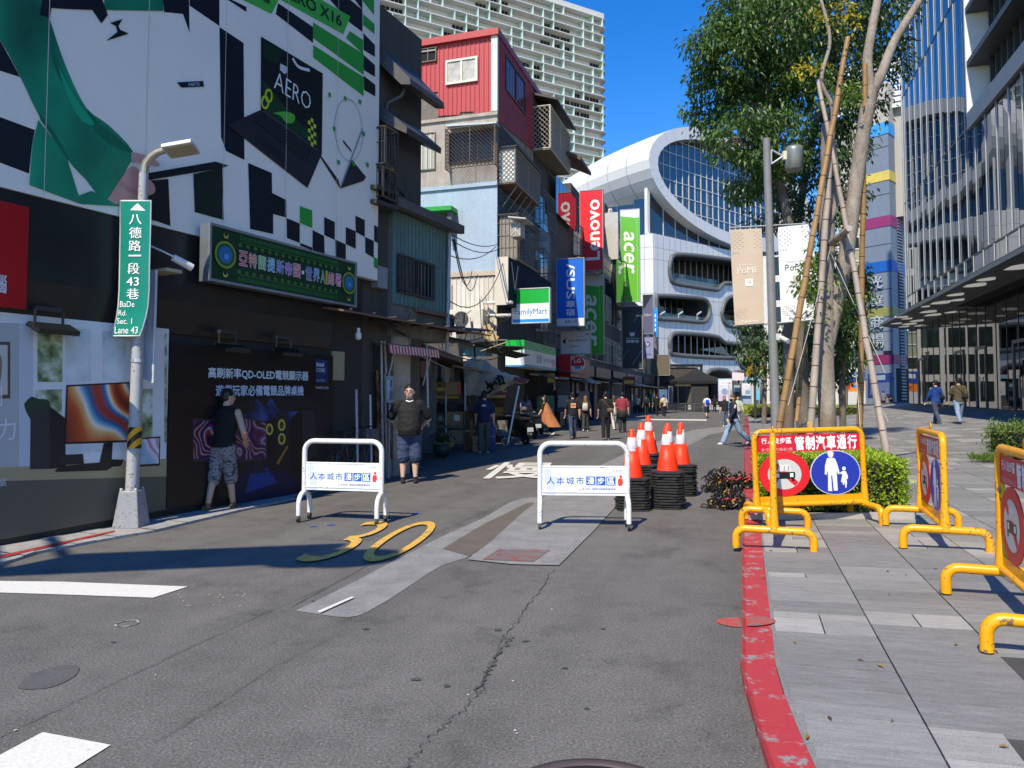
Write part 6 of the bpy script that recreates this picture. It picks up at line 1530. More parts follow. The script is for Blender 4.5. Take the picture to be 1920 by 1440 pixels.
# long box sign over the store
fs_ = thing('shop_sign', 'long green and white store sign running along the street', 'sign', FB.pp(983, 686, 1.2))
q0 = FB.ix(983, 660, 1.3)[0]; q1 = FB.ix(1042, 672, 1.3)[0]; z0 = FB.ix(983, 687, 1.3)[1]; z1 = FB.ix(983, 637, 1.3)[1]; H = z1 - z0
MB().fb(FB, q0, q1, z0, z1, .5, 1.3).build('box', PR('#dfe1de'), fs_)
A_ = Art(FB, 1.302); A_.rect('#1a9a48', q0 + .01, q1, z0 + H * .66, z1).rect('#5a8ab8', q0 + .01, q1, z0, z0 + H * .1).txt('#3f6fa8', '全家', q0 + (q1 - q0) * .34, q0 + (q1 - q0) * .52, z0 + H * .2, z0 + H * .58, bold=.03).txt('#6f92b8', 'FamilyMart', q0 + (q1 - q0) * .56, q0 + (q1 - q0) * .9, z0 + H * .24, z0 + H * .5, bold=.02).disc('#d88a98', q1 - .4, z0 + H * .3, .35, .2)
A_.build('face', fs_)
fe = Fr(FB.P(q0 - .004, 0), 107.5); A_ = Art(fe, .0); A_.rect('#e6e8e4', .5, 1.3, z0, z1).rect('#00a838', .5, 1.3, z0 + H * .62, z1).rect('#3f8fd0', .5, 1.3, z0, z0 + H * .06); A_.build('end_face', fs_)
lg = thing('shop_sign', 'red box sign carrying a round red and white disc', 'sign', FB.pp(1060, 706, .8))
q0 = FB.ix(1070, 686, .9)[0]; q1 = FB.ix(1106, 686, .9)[0]; z0 = FB.ix(1070, 706, .9)[1]; z1 = FB.ix(1070, 666, .9)[1]
MB().fb(FB, q0, q1, z0, z1, .2, .9).build('box', PR('#7a141c'), lg); fe = Fr(FB.P(q0 - .004, 0), 107.5); A_ = Art(fe, .0); A_.rect('#d81c2a', .2, .9, z0, z1); A_.build('end_face', lg)
fe = Fr(FB.P(q0 - .6, 0), 107.5); c0 = fe.ix(1083, 682); r_ = abs(fe.ix(1096.5, 682)[0] - c0[0])
n = 32; MB().prism([fe.P(c0[0] + r_ * cos(2 * pi * i / n), c0[1] + r_ * sin(2 * pi * i / n), 0) for i in range(n)], fe.n * -.12).build('disc', PR('#e2e2e4'), lg)
A_ = Art(fe, .003); A_.az('#d0142c', [(c0[0] + r_ * .95 * cos(pi * i / 20), c0[1] + r_ * .95 * sin(pi * i / 20)) for i in range(-2, 23)]).txt('#f4f4f6', 'LG', c0[0] - r_ * .48, c0[0] + r_ * .42, c0[1] + r_ * .12, c0[1] + r_ * .68, bold=.03).rect('#6a8aa0', c0[0] - r_ * .4, c0[0] + r_ * .4, c0[1] - r_ * .7, c0[1] - r_ * .25); A_.build('face', lg)
# the second red sign seen edge on behind, and the big grey screen
t, A_, d0, d1, z0, z1, W, H = vsign('blank brown grey video screen hung over the plaza entrance', 1222, 1256, 665, 704, 1, '#6a6254', '#141416', .4); A_.build('face', t)
# wires
random.seed(8)
WIRE = M(.012, .6)
def wire(pa, pb, sag, label, r_=.016, n=12):
    P = [pa.lerp(pb, i / n) - V((0, 0, sag * 4 * (i / n) * (1 - i / n))) for i in range(n + 1)]
    o = rod(P, r_, 'cable', WIRE, None, 5); tag(o, label, 'cable', 'black cables strung between the old houses')
for k, (p0, y0, p1, y1, s, lb) in enumerate([((735, 402), 14, (930, 462), 29.5, .7, 'topmost cable sagging from the teal storey to the cage'), ((738, 345), 14, (932, 458), 29.5, .5, 'cable from the dark eaves to the cage corner'), ((745, 352), 14, (936, 466), 29.6, .6, 'second cable beside the one from the dark eaves'),
        ((735, 405), 14, (948, 478), 29.7, 2.0, 'deepest sagging cable over the blue wall'), ((852, 448), 16, (895, 515), 29.5, .9, 'cable dropping from the teal roof corner'), ((850, 450), 16, (885, 508), 29.5, .8, 'second cable dropping from the teal roof corner'),
        ((700, 590), 13, (905, 632), 21, .3, 'cable along the rusty canopy edge'), ((712, 600), 13, (960, 660), 27, .5, 'low cable passing over the stalls'), ((900, 560), 29, (905, 660), 24, .0, 'upright cable beside the store sign pipes')]): wire(at(*p0, y0), at(*p1, y1), s, lb)
tang = MB(); random.seed(18)
for k in range(60):
    p = at(random.uniform(690, 960), random.uniform(585, 650), random.uniform(14, 26)); q = p + V((random.uniform(-.3, .3), random.uniform(-1, 1.5), random.uniform(-.35, .35)))
    tang.tube(spline([p, p.lerp(q, .5) - V((0, 0, random.uniform(0, .3))), q], 4), random.uniform(.006, .014), 4)
tang.build('cable_tangle', WIRE, None, 'tangle of black cables and rods above the market stalls', 'cables', kind='stuff')
# ------------------------------------------------------------------ the white curved mall
from mathutils.geometry import tessellate_polygon
Cs = at(1227, 744, 95.0); Cs.z = 0
S = Fr(Cs, 50.7); SL = Fr(Cs, 118.0)
WPAN = grime((.74, .75, .76), (.55, .56, .57), .4, .45, .15, .5, 'white_aluminium_panel'); GRIM = M('#5c5f61', .5, name='grey_rim'); GJ = M('#6e7274', .7)
MGL = glass_mat((.008, .016, .03), 1.9, .02, .0, 'tinted_glass')
mall = thing('mall_building', 'white curved shopping building with a giant glazed oval', 'building', Cs)
zT = S.ix(1228, 439)[1]
def clip(poly, win):
    """keep the part of convex poly inside convex win (both ccw lists of (x, y))"""
    out = poly
    for i in range(len(win)):
        a, b = win[i], win[(i + 1) % len(win)]; inp, out = out, []
        side = lambda p: (b[0] - a[0]) * (p[1] - a[1]) - (b[1] - a[1]) * (p[0] - a[0])
        for j in range(len(inp)):
            p, q = inp[j], inp[(j + 1) % len(inp)]; sp, sq = side(p), side(q)
            if sp >= 0: out.append(p)
            if (sp >= 0) != (sq >= 0): t_ = sp / (sp - sq); out.append((p[0] + (q[0] - p[0]) * t_, p[1] + (q[1] - p[1]) * t_))
        if len(out) < 3: return []
    return out
slots_px = [
    sp2([(1254, 503), (1257, 487), (1265, 478), (1300, 479), (1372, 488), (1418, 497), (1418, 536), (1375, 532), (1356, 532), (1346, 543), (1330, 542), (1290, 536), (1262, 530), (1256, 519), (1254, 503)], 3)[:-1],
    sp2([(1229.5, 554), (1270, 556), (1315, 560), (1326, 568), (1330, 582), (1325, 599), (1313, 604), (1270, 600), (1229.5, 596), (1229.5, 575), (1229.5, 554)], 3)[:-1],
    sp2([(1352, 588), (1358, 566), (1372, 556), (1400, 560), (1416, 562), (1416, 610), (1390, 612), (1370, 612), (1357, 605), (1352, 588)], 3)[:-1],
    sp2([(1254, 645), (1257, 631), (1268, 625), (1310, 627), (1345, 632), (1360, 643), (1398, 645), (1416, 646), (1416, 673), (1395, 672), (1330, 670), (1262, 665), (1256, 656), (1254, 645)], 3)[:-1],
    [(1257, 765), (1257, 693), (1270, 691), (1286, 692), (1295, 698), (1301, 712), (1302, 765)],
    [(1318, 765), (1318, 718), (1322, 703), (1331, 694), (1346, 692), (1361, 694), (1371, 702), (1376, 718), (1376, 765)],
    [(1379, 765), (1379, 696), (1416, 697), (1416, 765)],
]
slots = [[S.ix(*p) for p in L] for L in slots_px]
for _a in (19.5, 33.5, 47.5):
    for _z0, _z1, _l in ((14.6, 18.6, 11.5), (9.8, 12.9, 9.5), (5.7, 8.6, 12)):
        _r = (_z1 - _z0) / 2; slots.append([(_a + _r + _r * cos(t), _z0 + _r + _r * sin(t)) for t in [pi / 2 + pi * i / 8 for i in range(9)]] + [(_a + _l - _r + _r * cos(t), _z0 + _r + _r * sin(t)) for t in [-pi / 2 + pi * i / 8 for i in range(9)]])
    for _b in (0, 5.6): slots.append([(_a + _b, .2), (_a + _b + 4.2, .2)] + [(_a + _b + 2.1 + 2.1 * cos(t), 2.6 + 1.9 * sin(t)) for t in [pi * i / 8 for i in range(9)]])
front = [(.02, .1), (62, .1), (62, zT), (.02, zT)]
def tess(loops, d, mb, m=0):
    pts = [S.P(a, z, d) for L in loops for a, z in L]
    tr = tessellate_polygon([[V((a, z, 0)) for a, z in L] for L in loops])
    mb.add(pts, [tuple(t) for t in tr], m)
fm = MB(); tess([front] + slots, 0, fm)
fm.build('facade', WPAN, mall)
lf = MB(); lf.fb(SL, -16, 0, .1, zT, -1, .0); lf.build('facade', WPAN, mall, label='narrow left facade')
MB().fb(S, .02, 62, zT - .02, zT, -14, -.02).build('roof', WPAN, mall)
MB().fb(S, 1, 62, 0, zT - .5, -14, -6).build('core', M(.05, .9), mall)
for k, L in enumerate(slots):
    rv_ = MB(); n = len(L); P0 = [S.P(a, z, .22) for a, z in L]; P1 = [S.P(a, z, -4.0) for a, z in L]
    rv_.add(P0 + P1, [(i, (i + 1) % n, n + (i + 1) % n, n + i) for i in range(n)], 0, False)
    rv_.tube([S.P(a, z, .1) for a, z in L], .32, 6, 0, closed=True)
    o = rv_.build('opening_rim', GRIM, mall)
    a0 = min(a for a, z in L); a1 = max(a for a, z in L); z0 = min(z for a, z in L); z1 = max(z for a, z in L)
    dd = -.6 if k == 3 else -3.6
    if k < 4 or (k > 6 and z0 > 4):
        MB().fb(S, a0, a1, z0 - .1, z0 + .05, -4, -.02).build('floor', GREY, o)
        m_ = int((a1 - a0) / 1.35)
        for i in range(m_):
            a = a0 + (a1 - a0) * i / m_
            pl_ = clip([(a + .06, z0), (a + (a1 - a0) / m_ - .06, z0), (a + (a1 - a0) / m_ - .06, z1 - .1), (a + .06, z1 - .1)], L if sum((L[i_][0] * L[(i_ + 1) % n][1] - L[(i_ + 1) % n][0] * L[i_][1]) for i_ in range(n)) > 0 else L[::-1]) if k == 3 else [(a + .06, z0 + .1), (a + (a1 - a0) / m_ - .06, z0 + .1), (a + (a1 - a0) / m_ - .06, z0 + 2.5), (a + .06, z0 + 2.5)]
            if len(pl_) > 2: MB().poly([S.P(x, z, dd) for x, z in pl_]).build('glass_pane', glass_mat((.03, .045, .05), 1.5, .03, name='shop_glass') if (i * 7 + k) % 5 else M('#93a0a2', .5), o)
            MB().fb(S, a - .06, a + .06, z0, z1, dd - .1, dd + .06).build('mullion', M('#9aa0a0', .4, .4), o)
        if k not in (3, 9, 14, 19): MB().fb(S, a0 + .3, a1, z0 + .05, z0 + 1.0, -.5, -.47).build('balustrade', glass_mat((.10, .14, .15), 1.45, .05, name='balustrade_glass'), o)
jn = MB()
def inside(p, L):
    c = False
    for i in range(len(L)):
        (x0, y0), (x1, y1) = L[i], L[i - 1]
        if (y0 > p[1]) != (y1 > p[1]) and p[0] < (x1 - x0) * (p[1] - y0) / (y1 - y0) + x0: c = not c
    return c
for i in range(42):
    a = .9 + i * 1.25; z = .3
    while z < zT - .2:
        if not any(inside((a, z + .25), L) for L in slots): jn.fb(S, a - .02, a + .02, z, z + .5, -.01, .008)
        z += .5
for z in (5.3, 9.4, 13.4, 15.3, 19.9, 21.5):
    a = .1
    while a < 40:
        if not any(inside((a + .3, z), L) for L in slots): jn.fb(S, a, a + .6, z - .02, z + .02, -.01, .008)
        a += .6
for z in (13.4, 15.3, 19.9, 21.5): jn.fb(SL, -16, -.01, z - .02, z + .02, -.01, .008)
for i in range(10): jn.fb(SL, -1.4 * i - 1.2, -1.4 * i - 1.16, .3, zT, -.01, .008)
jn.build('panel_joint', GJ, mall)['kind'] = 'stuff'
# people strolling telescopes: three binocular stands on the lower balcony
for i, x in enumerate((1238, 1272, 1307)):
    c = S.pp(x, 588, -.2); MB().tube([c - V((0, 0, 1)), c], .05, 6).tube([c - S.u * .5 + S.n * .4 + V((0, 0, -.2)), c + S.u * .9 + V((0, 0, .3))], .12, 8).build('balcony_lamp', M('#c9ccce', .4), mall)
# glazed wedge between the body and the tube
wg = MB()
for i in range(14):
    a = .8 + i * 2.6; MB().fb(S, a, a + 2.5, zT + .3, zT + 8, -1.06, -1.0).build('glass_pane', MGL, mall)
    MB().fb(S, a + 2.5, a + 2.6, zT, zT + 8, -1.1, -.9).build('mullion', M('#c4c8ca', .4), mall)
for i in range(4): MB().fb(SL, -2.9 - 2.4 * i, -.6 - 2.4 * i, zT + .3, zT + (4.6 if i else 5.2), -1.06, -1.0).build('glass_pane', MGL, mall)
MB().fb(S, .0, .5, zT, zT + 7, -1.4, -.9).build('corner_post', WPAN, mall); MB().fb(S, .0, 36, zT, zT + .3, -1.3, -.7).build('parapet', WPAN, mall)
# the tube: ellipse outline, rim panels, long cladding panels
def ell(c, A, B, ph, n, off_=0.0):
    out = []
    ca, sa_ = cos(ph), sin(ph)
    for i in range(n):
        t = 2 * pi * i / n; u, v = A * cos(t), B * sin(t); out.append((c[0] + u * ca - v * sa_, c[1] + u * sa_ + v * ca))
    return out
nE = 40
OUT = [S.ix(*p) for p in ell((1363.5, 356.6), 169.1, 93.4, R(30.0), nE)]; INN = [S.ix(*p) for p in ell((1352, 355.3), 138, 71, R(29.6), nE)]
tube = thing('mall_oval', 'white metal clad oval drum with a huge tinted glass face', 'building', S.P(10, 30))
cy = sum(z for a, z in OUT) / nE; cx_ = sum(a for a, z in OUT) / nE
def ring(L, d, k, dz=0.0, da=0.0): return [S.P(cx_ + (a - cx_) * k + da, cy + (z - cy) * k + dz, d) for a, z in L]
secs = [(0.6, 1.0, 0, 0), (-3.4, 1.0, 0, 0), (-7.0, .995, -.1, 0), (-11, .985, -.3, 0), (-15, .97, -.7, 0), (-19, .95, -1.2, 0), (-23, .92, -1.8, 0), (-27, .88, -2.6, 0), (-31, .83, -3.6, 0), (-36, .75, -5.2, 0), (-42, .62, -7.5, 0)]
rg = [ring(OUT, d, k, dz, da) for d, k, dz, da in secs]
BANDM = M('#4a4d52', .35, name='dark_band')
for j in range(len(secs) - 1):
    band = j in (6, 7); mid = 12
    for i in range(nE):
        i2 = (i + 1) % nE; q = [rg[j][i], rg[j][i2], rg[j + 1][i2], rg[j + 1][i]]; c = sum(q, V()) / 4
        nrm = (q[1] - q[0]).cross(q[3] - q[0]).normalized()
        if nrm.dot(c - S.P(cx_, cy, secs[j][0])) < 0: nrm = -nrm
        if nrm.dot(CAM - c) < -.15 * (CAM - c).length: continue
        P = [c + (p - c) * .972 for p in q]
        if band: P = [p - nrm * .35 for p in q]
        MB().add(P + [p - nrm * .12 for p in P], [(0, 1, 2, 3), (0, 4, 5, 1), (1, 5, 6, 2), (2, 6, 7, 3), (3, 7, 4, 0)]).build('cladding_panel', BANDM if band else WPAN, tube)
back = MB()
for j in range(len(secs) - 1):
    back.add([c_ + (V(S.P(cx_, cy, secs[j][0])) - c_) * .02 for c_ in rg[j]] + [c_ + (V(S.P(cx_, cy, secs[j + 1][0])) - c_) * .02 for c_ in rg[j + 1]], [(i, (i + 1) % nE, nE + (i + 1) % nE, nE + i) for i in range(nE)])
back.build('drum_core', M('#3c3f41', .8), tube)
INk = [S.P(a, z, .6) for a, z in INN]; INb = [S.P(a, z, -1.2) for a, z in INN]; rim0 = ring(OUT, .6, 1.0)
for i in range(nE):
    i2 = (i + 1) % nE; q = [rim0[i], rim0[i2], INk[i2], INk[i]]; c = sum(q, V()) / 4; P = [c + (p - c) * .985 for p in q]
    MB().add(P + [p - S.n * .25 for p in P], [(0, 1, 2, 3), (0, 4, 5, 1), (1, 5, 6, 2), (2, 6, 7, 3), (3, 7, 4, 0)]).build('rim_panel', WPAN, tube)
rvb = MB(); rvb.add(INk + INb, [(i, (i + 1) % nE, nE + (i + 1) % nE, nE + i) for i in range(nE)], 0, True); rvb.build('reveal', M('#9a9da0', .6), tube)
W_ = INN if sum(INN[i][0] * INN[(i + 1) % nE][1] - INN[(i + 1) % nE][0] * INN[i][1] for i in range(nE)) > 0 else INN[::-1]
amin, amax = min(a for a, z in INN), max(a for a, z in INN); zmn, zmx = min(z for a, z in INN), max(z for a, z in INN)
ma = MB(); sa1, sz1 = 1.42, 1.95; a = amin
OV = glass_mat((.006, .02, .05), 2.1, .02, name='oval_glass')
while a < amax:
    z = zmn
    while z < zmx:
        cl = clip([(a + .05, z + .05), (a + sa1 - .05, z + .05), (a + sa1 - .05, z + sz1 - .05), (a + .05, z + sz1 - .05)], W_)
        if len(cl) > 2 and a < amin + 25: MB().poly([S.P(x, y, -.9) for x, y in cl]).build('glass_pane', OV, tube)
        elif len(cl) > 2: ma.poly([S.P(x, y, -.9) for x, y in cl], 1)
        cb = clip([(a, z), (a + sa1, z), (a + sa1, z + .09), (a, z + .09)], W_)
        if len(cb) > 2: ma.prism([S.P(x, y, -.92) for x, y in cb], S.n * .12)
        z += sz1
    cb = clip([(a, zmn), (a + .08, zmn), (a + .08, zmx), (a, zmx)], W_)
    if len(cb) > 2: ma.prism([S.P(x, y, -.915) for x, y in cb], S.n * .12)
    a += sa1
ma.build('mullion', [M('#c9cdd0', .4), OV], tube)['kind'] = 'stuff'
MB().poly([S.P(a, z, -1.1) for a, z in INN]).build('backing', M(.01, .6), tube)
# ------------------------------------------------------------------ the tall gridded tower
T = Fr((at(1146, 744, 168).x, 168, 0), 60.6)
tw = thing('tower', 'tall pale tower wrapped in a grid of slabs and fins', 'building', T.o)
WTW = grime((.66, .66, .62), (.50, .49, .45), .5, .8, .05, .5, 'tower_concrete'); FIN = M((.55, .72, .66), .5, var=.08, scale=.3, name='pale_green_fin'); DWN = glass_mat((.015, .015, .03), 1.5, .05, name='tower_window'); TPAN = M((.62, .63, .62), .7, var=.1, scale=.2)
NR, NC, RH, CW = 23, 23, 2.1, 2.75; zt0 = 91.3 - NR * RH
MB().fb(T, -74, -1.2, 20, 91.2, -18, -1.75).build('wall', WTW, tw)
slab = MB(); o0 = []
for r_ in range(NR + 1):
    z = zt0 + r_ * RH; P = [T.P(-74, z, -1.75), T.P(-74, z, 0), T.P(-2.2, z, 0)] + [T.P(-2.2 + 2.2 * sin(t), z, -2.2 + 2.2 * cos(t)) for t in [i * pi / 12 for i in range(1, 7)]] + [T.P(0, z, -10), T.P(-1.3, z, -10), T.P(-1.3, z, -1.75)]
    MB().prism(P, (0, 0, .22)).build('slab', WTW, tw)
random.seed(44)
fmesh = MB().box((0, 0, 0), (.16, 1.72, RH - .24)).mesh('fin', FIN); cnt = 0
Rt = Matrix.Rotation(-R(T.ang) + pi / 2, 4, 'Z')
wn2 = MB(); pn2 = MB()
for r_ in range(NR):
    for c in range(NC):
        a = -1.8 - c * CW; z = zt0 + r_ * RH
        h = ((c * 2 + r_ * 3 + (r_ // 3) * 5) % 9)
        if h < 5:
            p = T.P(a, z + RH / 2 + .11, -.88)
            if not seen(p, 0): continue
            f = obj('fin', fmesh, tw); f.matrix_local = Matrix.Translation(p - tw.location) @ Rt; cnt += 1
        k = (sin(c * .9 + r_ * .55) + sin(c * .35 - r_ * 1.1 + 2)) > .75
        for s in range(3):
            x0 = a - CW + .12 + s * (CW - .16) / 3
            (wn2 if k else pn2).fb(T, x0, x0 + (CW - .16) / 3 - .1, z + .25, z + RH - .1, -1.76, -1.70)
wn2.build('window', DWN, tw)['kind'] = 'stuff'; pn2.build('wall_panel', TPAN, tw)['kind'] = 'stuff'
MB().fb(T, -74, -1.0, 91.5, 93, -10, -.6).build('parapet', WTW, tw)
# ------------------------------------------------------------------ the glass building on the right
GD = 8.42; Gf = Fr(kp(0, GD), KANG + 180); Gf.o.z = 0
FINM = M('#b4babe', .35, .2, var=.03, name='white_fin'); SOF = M((.13, .135, .135), .45, .2, var=.1, scale=.6, name='soffit_panel'); GFR = M((.05, .055, .06), .4, .3, name='grey_frame')
GG = [glass_mat((.010, .018, .034), 2.15, .015, .0, 'curtain_glass')]
gb = thing('glass_building', 'tall glass building with white vertical fins and dotted soffit', 'building', kp(30, 12))
aF = Gf.ix(1699, 500)[0]; aN = -8.0; ZB = 6.25; ZTOP = 45.3
aV = Gf.ix(1818, 200)[0]                     # near end of the flush glazing; the loggia starts here
MB().fb(Gf, aF + .05, aN, 6.5, ZTOP, -14, -3.2).build('core', M(.02, .8), gb)
MB().fb(Gf, aF + .01, aV, 12.0, ZTOP, -3.3, -.12).build('core', M(.02, .8), gb); MB().fb(Gf, aF + .01, aN, 6.3, 11.9, -3.3, -.12).build('core', M(.02, .8), gb)
FLZ = [6.26, 6.92, 12.0, 17.8, 22.2, 26.6, 31, 35.4, 39.8, 45.2]
pw = 1.2; random.seed(61)
na = int((aN - aF) / pw)
rest = MB(); npane = 0
for i in range(na):
    a = aF + i * pw
    for j in range(len(FLZ) - 1):
        if j >= 2 and a + pw > aV + .3: continue
        z0, z1 = FLZ[j] + .04, FLZ[j + 1] - .04; e1, e2 = random.uniform(-.004, .004), random.uniform(-.004, .004)
        q = [Gf.P(a + .02, z0, e1), Gf.P(a + pw - .02, z0, -e1), Gf.P(a + pw - .02, z1, e2 - e1), Gf.P(a + .02, z1, e2 + e1)]
        if (seen(q[0], 0) or seen(q[2], 0)) and npane < 290: MB().poly(q).build('glass_pane', GG[0], gb); npane += 1
        else: rest.poly(q)
rest.build('glass_pane', GG[0], gb)['kind'] = 'stuff'
tr_ = MB()
for z in FLZ:
    e = aV if z > 12.2 else aN; tr_.fb(Gf, aF, e, z - .04, z + .04, -.1, .015)
tr_.build('transom', GFR, gb)['kind'] = 'stuff'
MB().fb(Gf, aF - .06, aF + .04, 6.25, ZTOP, -6, .05).build('edge_trim', M('#b4b8ba', .4, .3), gb)
for i in range(na + 1):
    a = aF + i * pw
    st_ = [(6.3, 6.9, .0), (6.96, 17.7, .5), (17.85, ZTOP - .3, 0.0)]
    for z0, z1, o_ in st_:
        if z0 > 9 and a > aV - .4: continue
        if z1 > 11.8 and a > aV - .4: z1 = 11.7
        if not (seen(Gf.P(a, z0, .2)) or seen(Gf.P(a, z1, .2)) or seen(Gf.P(a, (z0 + z1) / 2, .2))): continue
        MB().fb(Gf, a + o_ * pw - .016, a + o_ * pw + .016, z0, z1, .012, .045).build('fin', FINM, gb)
# loggia with louvres
MB().fb(Gf, aV - .02, aV + .12, 12.3, ZTOP, -2.6, .12).build('return_wall', M('#e2e3e2', .5), gb)
for z in (11.9, 14.2, 16.3, 18.6, 22.0, 26): MB().fb(Gf, aV + .13, aN, z, z + .22, -2.8, .1).build('slab_edge', M('#54585b', .5, .2), gb)
MB().fb(Gf, aV + .1, aN, 11.75, 12.4, -.05, .14).build('parapet', M('#8a8e90', .5), gb)
for i in range(44):
    a = aV + .7 + i * .62
    if seen(Gf.P(a, 15, 0), 200): MB().fb(Gf, a, a + .07, 12.4, ZTOP, -1.3, -.5).build('louvre', M('#4c5053', .45, .3), gb)
# canopy soffit
aT = -(( (at(1650, 744, 45.5) - KO).dot(KD))); rimz = 6.02
Rm = lambda ak, d, z: Gf.P(ak, z, GD - d)
gw_d = 11.44; aW = Gf.ix(1703, 700, GD - gw_d)[0]
P0, P1, P2, P3 = Rm(aT, 8.2, rimz), Rm(aN, 8.2, rimz), Rm(aN, gw_d + .3, 6.42), Rm(aW, gw_d + .3, 6.42)
def sofz(d): return rimz + (6.42 - rimz) * (d - 8.2) / (gw_d + .3 - 8.2)
# panels of the soffit, strip by strip
ns = 22
for i in range(ns):
    u0, u1 = i / ns, (i + 1) / ns
    for k in range(2):
        v0, v1 = k / 2, (k + 1) / 2
        f = lambda u, v: P0.lerp(P1, u).lerp(P3.lerp(P2, u), v)
        q = [f(u0, v0), f(u1, v0), f(u1, v1), f(u0, v1)]; c = sum(q, V()) / 4; q = [c + (p - c) * .996 for p in q]
        MB().prism(q, (0, 0, .08)).build('soffit_panel', SOF, gb)
MB().add([P0 + V((0, 0, -.03)), P1 + V((0, 0, -.03)), Rm(aN, GD - .01, 6.26), Rm(aF - .1, GD - .01, 6.26), P0 + V((0, 0, .12)), P1 + V((0, 0, .12))], [(0, 1, 5, 4), (4, 5, 2, 3)]).build('fascia', M('#7d8486', .45, .3), gb)
MB().poly([P0 + V((0, 0, .12)), Rm(aF - .1, GD - .01, 6.26), Rm(aW, gw_d + .3, 6.6), P3 + V((0, 0, .1))]).build('fascia', M('#7d8486', .45, .3), gb)
LAMP = M('#f2f0e8', .5, emit=.22, var=.0, name='lamp_disc')
for x, y, w in [(1907, 500, 30), (1848, 523, 17), (1825, 534, 22), (1870, 547, 24), (1872, 557, 32), (1790, 552, 16), (1793, 562, 14), (1760, 567, 20), (1811, 578, 21), (1738, 584, 17), (1746, 590, 17), (1766, 599, 24), (1717, 601, 14), (1735, 574, 8), (1690, 594, 12), (1702, 607, 16), (1830, 570, 15), (1700, 597, 10), (1694, 612, 10), (1680, 606, 10), (1725, 610, 14), (1782, 585, 12), (1915, 537, 18)]:
    r = ray(x, y); t_ = 20
    for _ in range(20):
        p = CAM + r * t_; d = kd(p.x, p.y); t_ = (sofz(d) - HC) / r.z
    p = CAM + r * t_; rad = w / FPX * p.y * .95
    if kd(p.x, p.y) > gw_d: continue
    MB().lathe([(.001, -.035), (rad * .96, -.035), (rad, -.02), (rad, .03)], 24, p, sm=False).build('ceiling_lamp', LAMP, gb)
# ground floor glazing
Gw = Fr(kp(0, gw_d), KANG + 180); Gw.o.z = 0
GL2 = glass_mat((.006, .008, .010), 1.42, .015, .0, 'dark_shop_glass')
nW = int((aN - aW) / 1.5)
for i in range(nW):
    a = aW + i * 1.5; p = Gw.P(a, 0); zb = pz(p.x, p.y)
    e1 = random.uniform(-.006, .006)
    if not seen(Gw.P(a, 3), 300): continue
    MB().poly([Gw.P(a + .03, zb + .05, e1), Gw.P(a + 1.47, zb + .05, -e1), Gw.P(a + 1.47, 6.4, -e1), Gw.P(a + .03, 6.4, e1)]).build('glass_pane', GL2, gb)
    MB().fb(Gw, a - .02, a + .02, zb - .1, 6.42, -.1, .02).build('mullion', GFR, gb)
MB().fb(Gw, aW, aN, 0, 6.4, -.5, -.25).build('backing', M(.004, .9), gb)
MB().fb(Gw, aW, aN, 0, pz(Gw.P(-30, 0).x, Gw.P(-30, 0).y) + .12, -.3, .02).build('plinth', GFR, gb)
for x in (1728, 1800, 1840, 1914):
    a = Gw.ix(x, 700)[0]; p = Gw.P(a, 0); zb = pz(p.x, p.y)
    d_ = MB()
    for b_ in ((a - .85, a - .72, zb, zb + 3.0), (a + .72, a + .85, zb, zb + 3.0), (a - .85, a + .85, zb + 3.0, zb + 3.15)): d_.fb(Gw, *b_, -.05, .05)
    d_ = d_.build('door_frame', M('#6a6d6e', .45, .3), gb); MB().fb(Gw, a - .03, a + .03, zb + .6, zb + 1.6, .05, .09).build('handle', M('#a0a4a6', .3, .6), d_)
n77 = Art(Gw, .02); a = Gw.ix(1739, 676)[0]; z = Gw.ix(1739, 681)[1]; n77.txt('#14161a', '77', a - .6, a + .6, z, z + .75, shear=.2, bold=.02); n77.build('lettering', gb)
# ------------------------------------------------------------------ striped column of the old market hall
Ck = at(1677, 744, 62.0); Ck.z = 0
CL = Fr(Ck, 142.8); CR = Fr(Ck, 46.6)
mk = thing('market_tower', 'blue grey striped stair tower with raised characters and louvres', 'building', Ck)
BG_ = grime((.20, .25, .33), (.15, .19, .26), .4, .6, .3, .5, 'blue_grey_render'); wl = CL.ix(1620, 600)[0]; wr = CR.ix(1700, 600)[0]
zq = lambda y: CL.ix(1677, y)[1]
MB().add([CL.P(wl, -.5), Ck + V((0, 0, -.5)), CR.P(wr, -.5), CR.P(wr, -.5) + (CL.P(wl, 0) - Ck), CL.P(wl, zq(150)), Ck + V((0, 0, zq(150))), CR.P(wr, zq(150)), CR.P(wr, zq(150)) + (CL.P(wl, 0) - Ck)], [(0, 1, 5, 4), (1, 2, 6, 5), (2, 3, 7, 6), (3, 0, 4, 7), (4, 5, 6, 7)]).build('wall', BG_, mk)
CONW = grime((.52, .50, .46), (.38, .36, .33), .5, .8, .3, .5, 'pale_concrete')
MB().fb(CL, wl - .02, .03, zq(232), zq(148), -.2, .03).build('top_wall', CONW, mk); MB().fb(CR, .0, wr + .02, zq(232), zq(148), -.2, .03).build('top_wall', CONW, mk)
for y0, y1, c in ((223, 246, '#3a9ae0'), (316, 334, '#d0bc5a'), (401, 421, '#8a2a68'), (486, 507, '#0a5ab0'), (574, 592, '#8a8a50'), (664, 682, '#7a2458')):
    MB().fb(CL, wl - .03, .05, zq(y1), zq(y0), -.05, .05).build('stripe', M(c, .6), mk); MB().fb(CR, .0, wr + .03, zq(y1), zq(y0), -.05, .05).build('stripe', M(c, .6), mk)
for y in (270, 360, 455, 540, 620, 710): MB().fb(CL, wl, .0, zq(y) - .03, zq(y) + .03, -.05, .012).build('joint', M('#2a3442', .8), mk)
ls = MB(); lx0 = wr * .45
MB().fb(CR, lx0, wr * .8, zq(750), zq(190), -.1, .02).build('vent_recess', M(.015, .9), mk)
